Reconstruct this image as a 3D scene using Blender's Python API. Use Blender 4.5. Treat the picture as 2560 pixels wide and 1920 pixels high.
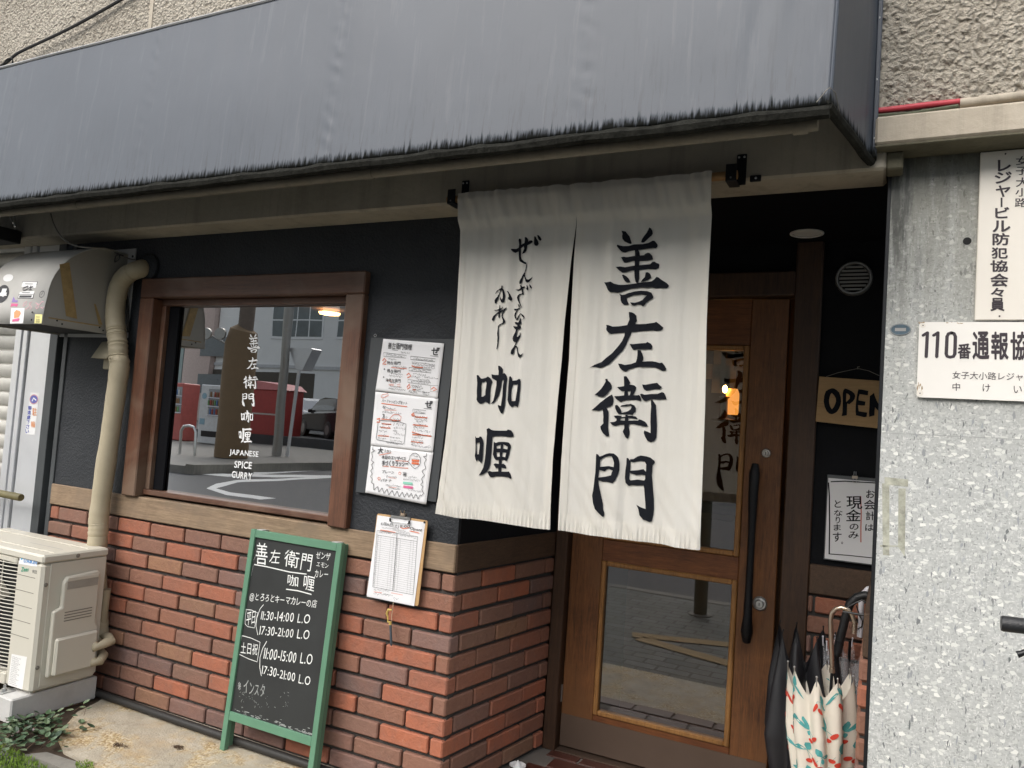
import bpy, bmesh, math, random
from mathutils import Vector as V, Matrix, noise, geometry
R = math.radians
random.seed(7)
sc = bpy.context.scene
for o in list(bpy.data.objects): bpy.data.objects.remove(o)
C = sc.collection

# ---------------------------------------------------------------- camera, sky, sun, exposure
YAW, PITCH, ROLL, FOC, EYE, DIST = -.46571542, .05635972, -.06952982, 1907.0, 1.40, 2.50
cy, sy, cp, sp, cr, sr = math.cos(YAW), math.sin(YAW), math.cos(PITCH), math.sin(PITCH), math.cos(ROLL), math.sin(ROLL)
fwd = V((sy*cp, cy*cp, sp)); rgt = V((cy, -sy, 0)); dwn = fwd.cross(rgt)
rgt, dwn = cr*rgt + sr*dwn, -sr*rgt + cr*dwn
EYEP = V((0, -DIST, EYE))
cd = bpy.data.cameras.new('camera'); cam = bpy.data.objects.new('camera', cd); C.objects.link(cam)
cd.sensor_width = 36; cd.lens = 36*FOC/2560; cd.clip_start = .05; cd.clip_end = 500
cam.matrix_world = Matrix(((rgt.x, -dwn.x, -fwd.x, EYEP.x), (rgt.y, -dwn.y, -fwd.y, EYEP.y), (rgt.z, -dwn.z, -fwd.z, EYEP.z), (0, 0, 0, 1)))
sc.camera = cam
SUN_EL, SUN_AZ = R(42), R(200)          # azimuth clockwise from +Y: high over the street, a little to the left
w = bpy.data.worlds.new('World'); sc.world = w; w.use_nodes = True
wn, wl = w.node_tree.nodes, w.node_tree.links
sky = wn.new('ShaderNodeTexSky'); sky.sky_type = 'NISHITA'; sky.sun_disc = False
sky.sun_elevation = SUN_EL; sky.sun_rotation = SUN_AZ; sky.air_density = 1.6; sky.dust_density = 4.0
hs = wn.new('ShaderNodeHueSaturation'); hs.inputs['Saturation'].default_value = .38
bg = wn['Background']; bg.inputs['Strength'].default_value = .15
wl.new(sky.outputs[0], hs.inputs['Color']); wl.new(hs.outputs[0], bg.inputs['Color'])
sl = bpy.data.lights.new('sun', 'SUN'); sl.energy = .75; sl.angle = R(70); sl.color = (1, .985, .965)
so = bpy.data.objects.new('sun', sl); C.objects.link(so)
sd = V((math.sin(SUN_AZ)*math.cos(SUN_EL), math.cos(SUN_AZ)*math.cos(SUN_EL), math.sin(SUN_EL)))
so.rotation_euler = sd.to_track_quat('Z', 'Y').to_euler(); so.location = (0, -6, 12)
vs = sc.view_settings; vs.view_transform = 'Standard'; vs.look = 'None'; vs.exposure = 0.92; vs.gamma = 1; vs.use_curve_mapping = False
sc.cycles.max_bounces = 9; sc.cycles.transparent_max_bounces = 16; sc.cycles.sample_clamp_indirect = 6
sc.cycles.caustics_reflective = False; sc.cycles.caustics_refractive = False

# ---------------------------------------------------------------- geometry helpers
def ray(px, py): return rgt*((px-1280)/FOC) + dwn*((py-960)/FOC) + fwd
def at(px, py, Y):                       # photo pixel -> point on the vertical plane at depth Y
    r = ray(px, py); return EYEP + r*((Y+DIST)/r.y)
def atz(px, py, Z):                      # photo pixel -> point on the level plane at height Z
    r = ray(px, py); return EYEP + r*((Z-EYE)/r.z)
def hit(px, py, P, n):
    r = ray(px, py); return EYEP + r*((P-EYEP).dot(n)/r.dot(n))
def zp(x, y, x0, y0, s): return (x0+x/s, y0+y/s)
LOC = {}
class MB:
    def __init__(s): s.v=[]; s.f=[]; s.t=[]; s.m=[]; s.pc=[]; s.xf=None; s.tone=0.; s.mi=0; s.gid=0; s.hold=False
    def add(s, vs, fs):
        b = len(s.v)
        if not s.hold: s.gid += 1
        for p in vs:
            p = V(p); s.v.append(s.xf @ p if s.xf else p)
        for f in fs: s.f.append([i+b for i in f]); s.t.append(s.tone); s.m.append(s.mi); s.pc.append(s.gid)
    def box(s, x0, x1, y0, y1, z0, z1, b=0):
        lo, hi = (min(x0,x1), min(y0,y1), min(z0,z1)), (max(x0,x1), max(y0,y1), max(z0,z1))
        if b <= 0:
            vs = [(X, Y, Z) for X in (lo[0], hi[0]) for Y in (lo[1], hi[1]) for Z in (lo[2], hi[2])]
            s.add(vs, [(0,1,3,2), (4,6,7,5), (0,4,5,1), (2,3,7,6), (0,2,6,4), (1,5,7,3)]); return
        b = min(b, *(.49*(hi[i]-lo[i]) for i in range(3)))
        vs, ix = [], {}
        for c in [(i,j,k) for i in (0,1) for j in (0,1) for k in (0,1)]:
            for a in range(3):
                ix[c,a] = len(vs)
                vs.append([(hi[d] if c[d] else lo[d]) + (0 if d == a else (-b if c[d] else b)) for d in range(3)])
        fs = []
        for a in range(3):
            u, v = [d for d in range(3) if d != a]
            for sg in (0,1):
                q = []
                for (p, r) in ((0,0),(1,0),(1,1),(0,1)):
                    c = [0,0,0]; c[a]=sg; c[u]=p; c[v]=r; q.append(ix[tuple(c),a])
                fs.append(q)
            for p in (0,1):
                for r in (0,1):
                    c0=[0,0,0]; c0[u]=p; c0[v]=r; c1=list(c0); c1[a]=1; c0=tuple(c0); c1=tuple(c1)
                    fs.append([ix[c0,u], ix[c1,u], ix[c1,v], ix[c0,v]])
        for c in [(i,j,k) for i in (0,1) for j in (0,1) for k in (0,1)]: fs.append([ix[c,0], ix[c,1], ix[c,2]])
        s.add(vs, fs)
    def tube(s, pts, r, n=8, closed=False, caps=True):
        pts = [V(p) for p in pts]; k = len(pts)
        rs = r if isinstance(r, (list, tuple)) else [r]*k
        tg = []
        for i in range(k):
            a = pts[(i-1) % k] if closed or i else pts[i]; b = pts[(i+1) % k] if closed or i < k-1 else pts[i]
            tg.append((b-a).normalized())
        up = V((0,0,1)) if abs(tg[0].z) < .9 else V((1,0,0))
        x = tg[0].cross(up).normalized(); vs = []
        for i in range(k):
            x = (x - tg[i]*x.dot(tg[i])).normalized(); y = tg[i].cross(x)
            for j in range(n):
                a = 2*math.pi*j/n; vs.append(pts[i] + (x*math.cos(a) + y*math.sin(a))*rs[i])
        fs = []
        for i in range(k if closed else k-1):
            i2 = (i+1) % k
            for j in range(n): fs.append([i*n+j, i*n+(j+1)%n, i2*n+(j+1)%n, i2*n+j])
        if caps and not closed: fs += [list(range(n))[::-1], [(k-1)*n+j for j in range(n)]]
        s.add(vs, fs)
    def lathe(s, prof, o, ax=(0,0,1), n=24, caps=True):
        ax = V(ax).normalized(); u = ax.orthogonal().normalized(); v = ax.cross(u); o = V(o)
        vs = [o + ax*h + (u*math.cos(2*math.pi*j/n) + v*math.sin(2*math.pi*j/n))*r for r, h in prof for j in range(n)]
        fs = [[i*n+j, i*n+(j+1)%n, (i+1)*n+(j+1)%n, (i+1)*n+j] for i in range(len(prof)-1) for j in range(n)]
        if caps: fs += [list(range(n))[::-1], [(len(prof)-1)*n+j for j in range(n)]]
        s.add(vs, fs)
    def ball(s, c, r, n=12, sq=(1,1,1)):
        c = V(c); vs = []; fs = []
        for i in range(n//2+1):
            a = math.pi*i/(n//2)
            for j in range(n):
                b = 2*math.pi*j/n
                vs.append(c + V((r*sq[0]*math.sin(a)*math.cos(b), r*sq[1]*math.sin(a)*math.sin(b), r*sq[2]*math.cos(a))))
        for i in range(n//2):
            for j in range(n): fs.append([i*n+j, i*n+(j+1)%n, (i+1)*n+(j+1)%n, (i+1)*n+j])
        s.add(vs, fs)
    def prism(s, pts, vec):
        k = len(pts); vec = V(vec); pts = [V(p) for p in pts]
        tri = geometry.tessellate_polygon([pts])
        s.add(pts + [p+vec for p in pts], [list(t) for t in tri] + [[i+k for i in t][::-1] for t in tri] + [[i, (i+1)%k, (i+1)%k+k, i+k] for i in range(k)])
    def sheet(s, pts, holes=()):            # flat polygon with holes, in 3D
        al = [V(p) for p in pts]; loops = [al]
        for h in holes: loops.append([V(p) for p in h])
        tri = geometry.tessellate_polygon(loops)
        s.add([p for l in loops for p in l], [list(t) for t in tri])
    def quad(s, a, b, c, d): s.add([a, b, c, d], [(0,1,2,3)])
    def ribbon(s, pts, wd, nrm):            # pen line lying on a surface
        pts = [V(p) for p in pts]; nrm = V(nrm); k = len(pts); vs = []
        ws = wd if isinstance(wd, (list, tuple)) else [wd]*k
        for i in range(k):
            t = (pts[min(i+1, k-1)] - pts[max(i-1, 0)]).normalized(); e = t.cross(nrm).normalized()*(ws[i]/2)
            vs += [pts[i]+e, pts[i]-e]
        s.add(vs, [(2*i, 2*i+1, 2*i+3, 2*i+2) for i in range(k-1)])
    def grid(s, fn, nu, nv, close_u=False):
        vs = [fn(i/nu, j/nv) for j in range(nv+1) for i in range(nu + (0 if close_u else 1))]
        k = nu if close_u else nu+1
        s.add(vs, [(j*k+i, j*k+(i+1)%k, (j+1)*k+(i+1)%k, (j+1)*k+i) for j in range(nv) for i in range(nu)])
    def build(s, name, mat, parent=None, smooth=False, recalc=True, loc=None, each=False):
        if each:                                # every piece becomes a part of its own
            out = []
            for g in dict.fromkeys(s.pc):
                k = MB(); ix = {}
                for f, t, m, p in zip(s.f, s.t, s.m, s.pc):
                    if p != g: continue
                    for i in f:
                        if i not in ix: ix[i] = len(k.v); k.v.append(s.v[i])
                    k.f.append([ix[i] for i in f]); k.t.append(t); k.m.append(m); k.pc.append(0)
                out.append(k.build(name, mat, parent, smooth, recalc, loc))
            return out[0]
        me = bpy.data.meshes.new(name)
        base = LOC.get(parent.as_pointer(), V()) if parent else V(loc or (0,0,0))
        me.from_pydata([p-base for p in s.v], [], s.f)
        for m in (mat if isinstance(mat, (list, tuple)) else [mat]): me.materials.append(m)
        me.polygons.foreach_set('material_index', s.m)
        at_ = me.attributes.new('tone', 'FLOAT', 'FACE'); at_.data.foreach_set('value', s.t)
        if recalc:
            bm = bmesh.new(); bm.from_mesh(me); bmesh.ops.recalc_face_normals(bm, faces=bm.faces); bm.to_mesh(me); bm.free()
        if smooth:
            me.polygons.foreach_set('use_smooth', [True]*len(me.polygons)); me.set_sharp_from_angle(angle=R(38))
        me.update()
        o = bpy.data.objects.new(name, me); C.objects.link(o)
        if parent: o.parent = parent; LOC[o.as_pointer()] = base
        else: o.location = base; LOC[o.as_pointer()] = base
        return o
def tag(o, label=None, cat=None, group=None, kind=None):
    for k, v in (('label', label), ('category', cat), ('group', group), ('kind', kind)):
        if v: o[k] = v
    return o
def thing(name, label, cat, loc=(0,0,0), group=None):
    o = bpy.data.objects.new(name, None); C.objects.link(o); o.location = loc; o.empty_display_size = .1
    LOC[o.as_pointer()] = V(loc); return tag(o, label, cat, group)

# ---------------------------------------------------------------- materials
class Mat:
    def __init__(s, name, col=(.5,.5,.5), rough=.6, metal=0., spec=.5):
        s.m = bpy.data.materials.new(name); s.m.use_nodes = True; s.n = s.m.node_tree.nodes; s.l = s.m.node_tree.links
        s.b = s.n['Principled BSDF']; s.set('Base Color', (*col, 1)); s.set('Roughness', rough); s.set('Metallic', metal); s.set('Specular IOR Level', spec)
    def put(s, sock, v):
        if hasattr(v, 'is_linked'): s.l.new(v, sock)
        else: sock.default_value = v
    def set(s, k, v): s.put(s.b.inputs[k], v); return s
    def node(s, t, inp=None, **kw):
        n = s.n.new('ShaderNode'+t)
        for k, v in kw.items(): setattr(n, k, v)
        for k, v in (inp or {}).items(): s.put(n.inputs[k], v)
        return n
    def co(s, sc_=(1,1,1), rot=(0,0,0)):
        t = s.node('TexCoord'); return s.node('Mapping', {'Vector': t.outputs['Object'], 'Scale': sc_, 'Rotation': rot}).outputs[0]
    def noise(s, vec, scale=5., detail=4., rough=.6, dist=0.): return s.node('TexNoise', {'Vector': vec, 'Scale': scale, 'Detail': detail, 'Roughness': rough, 'Distortion': dist}).outputs['Fac']
    def vor(s, vec, scale, feature='F1', out='Distance', rnd=1.): return s.node('TexVoronoi', {'Vector': vec, 'Scale': scale, 'Randomness': rnd}, feature=feature).outputs[out]
    def ramp(s, fac, stops, interp='LINEAR'):
        n = s.node('ValToRGB', {'Fac': fac}); r = n.color_ramp; r.interpolation = interp
        while len(r.elements) < len(stops): r.elements.new(.5)
        for e, (p, c) in zip(r.elements, stops): e.position = p; e.color = (*c, 1) if len(c) == 3 else c
        return n.outputs['Color']
    def rf(s, fac, a, b): return s.node('MapRange', {'Value': fac, 'From Min': a, 'From Max': b}).outputs[0]
    def mix(s, fac, a, b, blend='MIX'):
        n = s.node('Mix', data_type='RGBA', blend_type=blend); s.put(n.inputs[0], fac)
        for i, v in ((6, a), (7, b)): s.put(n.inputs[i], (*v, 1) if isinstance(v, tuple) and len(v) == 3 else v)
        return n.outputs[2]
    def math(s, op, a, b=0.):
        n = s.node('Math', operation=op); s.put(n.inputs[0], a); s.put(n.inputs[1], b); return n.outputs[0]
    def bump(s, h, st=.5, d=.01, prev=None):
        n = s.node('Bump', {'Height': h, 'Strength': st, 'Distance': d})
        if prev: s.l.new(prev, n.inputs['Normal'])
        s.l.new(n.outputs[0], s.b.inputs['Normal']); return n.outputs[0]
def plain(name, col, rough=.6, metal=0., var=.15, scale=6., bump=0., bscale=60., spec=.5):
    m = Mat(name, col, rough, metal, spec); c = m.co()
    f = m.noise(c, scale, 5, .65)
    m.set('Base Color', m.ramp(f, [(.25, tuple(x*(1-var) for x in col)), (.75, tuple(min(1, x*(1+var)) for x in col))]))
    m.set('Roughness', m.node('MapRange', {'Value': f, 'To Min': max(0, rough-.08), 'To Max': min(1, rough+.08)}).outputs[0])
    if bump: m.bump(m.noise(c, bscale, 3), bump, .004)
    return m.m
def emit(name, col, st):
    m = Mat(name, col); m.set('Emission Color', (*col, 1)); m.set('Emission Strength', st); return m.m
def wood(name, dark, light, axis='x', rough=.55, scale=1., worn=None, wsc=3., bump=.35):
    m = Mat(name, light, rough); sc_ = {'x': (2.6, 46, 46), 'z': (46, 46, 2.6), 'y': (46, 2.6, 46)}[axis]
    c = m.co(tuple(x*scale for x in sc_)); f = m.noise(c, 1.6, 7, .7, .6); f2 = m.noise(m.co(tuple(x*scale*3.2 for x in sc_)), 2., 4, .7); f3 = m.noise(m.co(), 5., 5, .7, .5)
    g = m.mix(.28, m.mix(.5, f, f2), f3); col = m.ramp(g, [(.36, dark), (.5, tuple((a+b)/2 for a, b in zip(dark, light))), (.64, light)])
    if worn:
        q = m.noise(m.co(), wsc, 4, .7, .4); col = m.mix(m.rf(q, .48, .66), col, worn)
    m.set('Base Color', col); m.bump(g, bump, .003); m.set('Roughness', m.node('MapRange', {'Value': g, 'To Min': rough-.1, 'To Max': rough+.15}).outputs[0]); return m.m
def glass_mat(name, refl, tint, rough=0.0):
    m = Mat(name); g = m.node('BsdfGlossy', {'Color': (.94,.95,.96,1), 'Roughness': rough}); t = m.node('BsdfTransparent', {'Color': (*tint, 1)})
    wv = m.noise(m.co((3, 3, 3)), 1., 1); bp = m.node('Bump', {'Height': wv, 'Strength': .012, 'Distance': .02}); m.l.new(bp.outputs[0], g.inputs['Normal'])
    fr = m.node('LayerWeight', {'Blend': .22}).outputs['Fresnel']; fac = m.math('ADD', fr, refl)
    x = m.node('MixShader', {0: fac, 1: t.outputs[0], 2: g.outputs[0]}); m.l.new(x.outputs[0], m.n['Material Output'].inputs['Surface']); return m.m

def m_stucco():
    m = Mat('stucco', (.5,.44,.36), .9); c = m.co()
    w_ = m.node('VectorMath', {0: c, 1: m.node('VectorMath', {0: m.node('TexNoise', {'Vector': c, 'Scale': 55., 'Detail': 2.}).outputs['Color'], 1: (.014,.014,.014)}, operation='MULTIPLY').outputs[0]}, operation='ADD').outputs[0]
    v = m.vor(w_, 78., 'SMOOTH_F1'); n1 = m.noise(w_, 60., 4, .6); h = m.math('SUBTRACT', n1, m.math('MULTIPLY', v, .7)); fine = m.noise(c, 220., 3)
    h2 = m.math('ADD', h, m.math('MULTIPLY', fine, .15)); big = m.noise(c, 2.2, 6, .7)
    col = m.ramp(big, [(.3, (.46,.41,.335)), (.7, (.58,.525,.44))]); col = m.mix(m.math('MULTIPLY', m.rf(h2, .30, .02), .75), col, (.22,.19,.145))
    m.set('Base Color', col); m.bump(h2, 1., .030); return m.m
def m_terrazzo():
    m = Mat('terrazzo', (.6,.6,.58), .32); c = m.co()
    wv = m.node('VectorMath', {0: c, 1: m.node('VectorMath', {0: m.node('TexNoise', {'Vector': c, 'Scale': 60., 'Detail': 2.}).outputs['Color'], 1: (.007,.007,.007)}, operation='MULTIPLY').outputs[0]}, operation='ADD').outputs[0]
    def chips(sc_, rot, scl):
        mp = m.node('Mapping', {'Vector': wv, 'Scale': sc_, 'Rotation': rot}).outputs[0]
        vn = m.node('TexVoronoi', {'Vector': mp, 'Scale': scl}); d = m.vor(mp, scl, 'DISTANCE_TO_EDGE'); sp = m.node('SeparateColor', {0: vn.outputs['Color']})
        return sp.outputs[0], sp.outputs[1], d
    g = m.noise(c, 140., 3, .6); base = m.ramp(g, [(.3, (.42,.43,.42)), (.7, (.54,.55,.535))])
    layers = ((( 1, 1, 2.1), (0, .45, 0), 135., .5, [(0, (.30,.31,.30)), (.35, (.42,.43,.42)), (.6, (.54,.55,.53)), (1, (.68,.68,.66))]),
              ((2.3, 1, 1), (0, -.5, 0), 120., .35, [(0, (.22,.23,.23)), (.18, (.36,.37,.36)), (.5, (.50,.51,.50)), (1, (.70,.70,.68))]),
              ((1, 1, 1.5), (0, .9, 0), 78., .16, [(0, (.36,.37,.36)), (.3, (.62,.63,.60)), (1, (.80,.80,.76))]),
              ((3.2, 1, 1), (0, .75, 0), 46., .075, [(0, (.13,.14,.14)), (.4, (.28,.29,.30)), (.7, (.36,.38,.40)), (1, (.62,.62,.60))]))
    col = base
    for sc_, rot, scl, share, st in layers:
        a, b, d = chips(sc_, rot, scl); on = m.math('MULTIPLY', m.math('LESS_THAN', b, share), m.rf(d, .05, .11)); col = m.mix(on, col, m.ramp(a, st))
    z = m.node('SeparateXYZ', {0: m.node('TexCoord').outputs['Object']}).outputs['Z']
    dirt = m.math('MULTIPLY', m.rf(z, 1.35, 2.25), m.rf(m.noise(m.co((8, 8, .7)), 1.6, 6, .7), .22, .55)); col = m.mix(m.math('MULTIPLY', dirt, .80), col, (.15,.145,.105))
    top = m.math('MULTIPLY', m.rf(m.math('ADD', z, m.math('MULTIPLY', m.noise(m.co((9, 9, 2)), 1.5, 5, .7), .30)), 2.23, 2.42), .8); col = m.mix(top, col, (.06,.06,.042))
    xx = m.node('SeparateXYZ', {0: m.node('TexCoord').outputs['Object']}).outputs['X']
    drip = m.math('MULTIPLY', m.math('MULTIPLY', m.rf(m.noise(m.co((26, 26, 2.2)), 1.2, 5, .7), .46, .60), m.rf(xx, -.86, -1.0)), m.rf(z, 1.75, 2.05)); col = m.mix(m.math('MULTIPLY', drip, .85), col, (.035,.036,.030))
    st = m.rf(m.noise(m.co((1.1, 1, .9)), 2.4, 6, .65), .60, .74); col = m.mix(m.math('MULTIPLY', st, .3), col, (.40,.38,.29))
    m.set('Base Color', col); m.set('Roughness', m.node('MapRange', {'Value': g, 'To Min': .28, 'To Max': .5}).outputs[0]); m.bump(m.noise(c, 90., 3), .08, .002); return m.m
def m_brick():
    m = Mat('brick', (.3,.12,.07), .85, spec=.3); c = m.co(); t = m.node('Attribute', attribute_name='tone').outputs['Fac']
    base = m.ramp(t, [(0, (.400,.140,.080)), (.2, (.335,.128,.080)), (.38, (.275,.130,.086)), (.55, (.225,.122,.088)), (.72, (.215,.132,.113)), (.86, (.150,.100,.090)), (1, (.300,.160,.095))])
    n1 = m.noise(c, 7., 5, .7, .4); n2 = m.noise(c, 55., 4, .65); n3 = m.noise(c, 22., 5, .7); col = m.mix(m.rf(n1, .40, .68), base, m.mix(.62, base, (.23,.115,.085)))
    col = m.mix(m.math('MULTIPLY', m.rf(n3, .56, .72), .45), col, (.19,.125,.10)); col = m.mix(m.math('MULTIPLY', m.rf(n2, .55, .75), .3), col, (.40,.235,.165)); col = m.mix(m.math('MULTIPLY', m.rf(n2, .40, .25), .4), col, (.11,.06,.048))
    m.set('Base Color', col); h = m.math('ADD', m.math('MULTIPLY', m.noise(c, 24., 4, .65, .6), 1.), m.math('MULTIPLY', n2, .45)); m.bump(h, .55, .010); return m.m
def m_rough_black():
    m = Mat('black_wall_paint', (.03,.033,.038), .62, spec=.3); c = m.co(); n = m.noise(c, 95., 3, .6, .4); f = m.noise(c, 3., 6, .7)
    m.set('Base Color', m.ramp(f, [(.3, (.022,.025,.030)), (.75, (.040,.043,.048))])); m.bump(n, .8, .006); return m.m
def m_concrete(name, a, b, bs=40., st=.3, rough=.85, streak=True):
    m = Mat(name, a, rough); c = m.co(); f = m.noise(c, 3.5, 8, .68); col = m.ramp(f, [(.3, a), (.72, b)])
    if streak: q = m.noise(m.co((14, 14, 1.2)), 1.3, 5, .7); col = m.mix(m.math('MULTIPLY', m.rf(q, .5, .75), .45), col, tuple(x*.5 for x in a))
    m.set('Base Color', col); m.bump(m.noise(c, bs, 5, .65), st, .006); return m.m
def m_apron():
    m = Mat('apron_concrete', (.4,.34,.25), .75); c = m.co()
    peb = m.node('TexVoronoi', {'Vector': c, 'Scale': 130.}); pc = m.node('SeparateColor', {0: peb.outputs['Color']}).outputs[0]
    peb_c = m.ramp(pc, [(0, (.25,.16,.07)), (.5, (.46,.35,.19)), (1, (.62,.54,.39))]); f = m.noise(c, 4., 7, .7, .3); g = m.noise(c, 9., 6, .7)
    smooth_ = m.ramp(g, [(.3, (.33,.285,.215)), (.7, (.50,.45,.36))]); rustc = m.ramp(g, [(.3, (.36,.22,.08)), (.7, (.50,.33,.13))])
    col = m.mix(m.rf(f, .52, .40), smooth_, peb_c); col = m.mix(m.math('MULTIPLY', m.rf(m.noise(c, 2.6, 6, .7), .5, .68), .6), col, rustc)
    col = m.mix(m.math('MULTIPLY', m.rf(m.noise(c, 7., 7, .75), .58, .72), .75), col, (.10,.085,.055))
    m.set('Base Color', col); m.bump(m.math('ADD', m.math('MULTIPLY', peb.outputs['Distance'], -.6), m.noise(c, 50., 4)), .35, .006); return m.m
def m_awning():
    m = Mat('awning_vinyl', (.055,.062,.075), .5, spec=.35); s1 = m.noise(m.co((75, 75, .8)), 1.1, 5, .7); s2 = m.noise(m.co((24, 24, .35)), 1.2, 5, .7); f = m.noise(m.co(), 1.6, 6, .6)
    col = m.ramp(f, [(.3, (.066,.077,.097)), (.7, (.079,.091,.113))])
    zz = m.node('SeparateXYZ', {0: m.node('TexCoord').outputs['Object']}).outputs['Z']
    wet = m.math('MULTIPLY', m.rf(s1, .53, .60), m.rf(m.math('ADD', zz, m.math('MULTIPLY', s2, .55)), .60, .28))
    col = m.mix(m.math('MULTIPLY', wet, .55), col, (.050,.055,.066)); col = m.mix(m.math('MULTIPLY', m.rf(s2, .56, .70), .30), col, (.155,.165,.185))
    mould = m.rf(m.math('ADD', zz, m.math('MULTIPLY', s1, -.115)), -.028, -.050); col = m.mix(mould, col, (.012,.013,.012))
    m.set('Base Color', col); m.set('Roughness', m.mix(mould, (.46,.46,.46), (.95,.95,.95))); m.set('Specular IOR Level', m.mix(mould, (.4,.4,.4), (.05,.05,.05)))
    cr_ = m.noise(m.co((5, 5, 2)), 2., 3, .5); m.bump(m.math('ADD', m.math('MULTIPLY', cr_, 1.), m.math('MULTIPLY', m.noise(m.co(), 240., 2), .06)), .10, .02); return m.m
def m_cloth():
    m = Mat('noren_cotton', (.72,.69,.61), .95, spec=.1); c = m.co(); f = m.noise(c, 2., 5, .7)
    wv = m.math('MULTIPLY', m.noise(m.co((700, 700, 40)), 1., 2), m.noise(m.co((40, 40, 700)), 1., 2)); crease = m.noise(m.co((16, 16, 3.5)), 1.8, 5, .65, .5)
    m.set('Base Color', m.ramp(f, [(.3, (.74,.715,.655)), (.7, (.81,.79,.74))])); m.bump(m.math('ADD', m.math('MULTIPLY', wv, .15), crease), .35, .008)
    t = m.node('BsdfTranslucent', {'Color': (.70,.64,.52,1)}); x = m.node('MixShader', {0: .28, 1: m.b.outputs[0], 2: t.outputs[0]}); m.l.new(x.outputs[0], m.n['Material Output'].inputs['Surface']); return m.m
def m_paving():
    m = Mat('paving_blocks', (.12,.12,.11), .7); c = m.co()
    b = m.node('TexBrick', {'Vector': c, 'Color1': (.16,.16,.145,1), 'Color2': (.085,.09,.08,1), 'Mortar': (.018,.018,.015,1), 'Scale': 1., 'Mortar Size': .009, 'Brick Width': .21, 'Row Height': .105, 'Bias': 0.})
    f = m.noise(c, 6., 6, .7); m.set('Base Color', m.mix(m.rf(f, .4, .66), b.outputs['Color'], m.mix(.6, b.outputs['Color'], (.06,.068,.04)))); m.bump(m.math('ADD', m.math('MULTIPLY', b.outputs['Fac'], -1.), m.math('MULTIPLY', m.noise(c, 90., 3), .4)), .5, .008); return m.m
def m_leaf():
    m = Mat('leaf_green', (.05,.10,.04), .5); t = m.node('Attribute', attribute_name='tone').outputs['Fac']
    m.set('Base Color', m.ramp(t, [(0, (.035,.065,.035)), (.4, (.065,.115,.055)), (.75, (.115,.165,.085)), (.93, (.16,.19,.11)), (1, (.28,.06,.03))])); m.bump(m.noise(m.co(), 120., 3), .4, .003)
    m.set('Subsurface Weight', .0); return m.m
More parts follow.
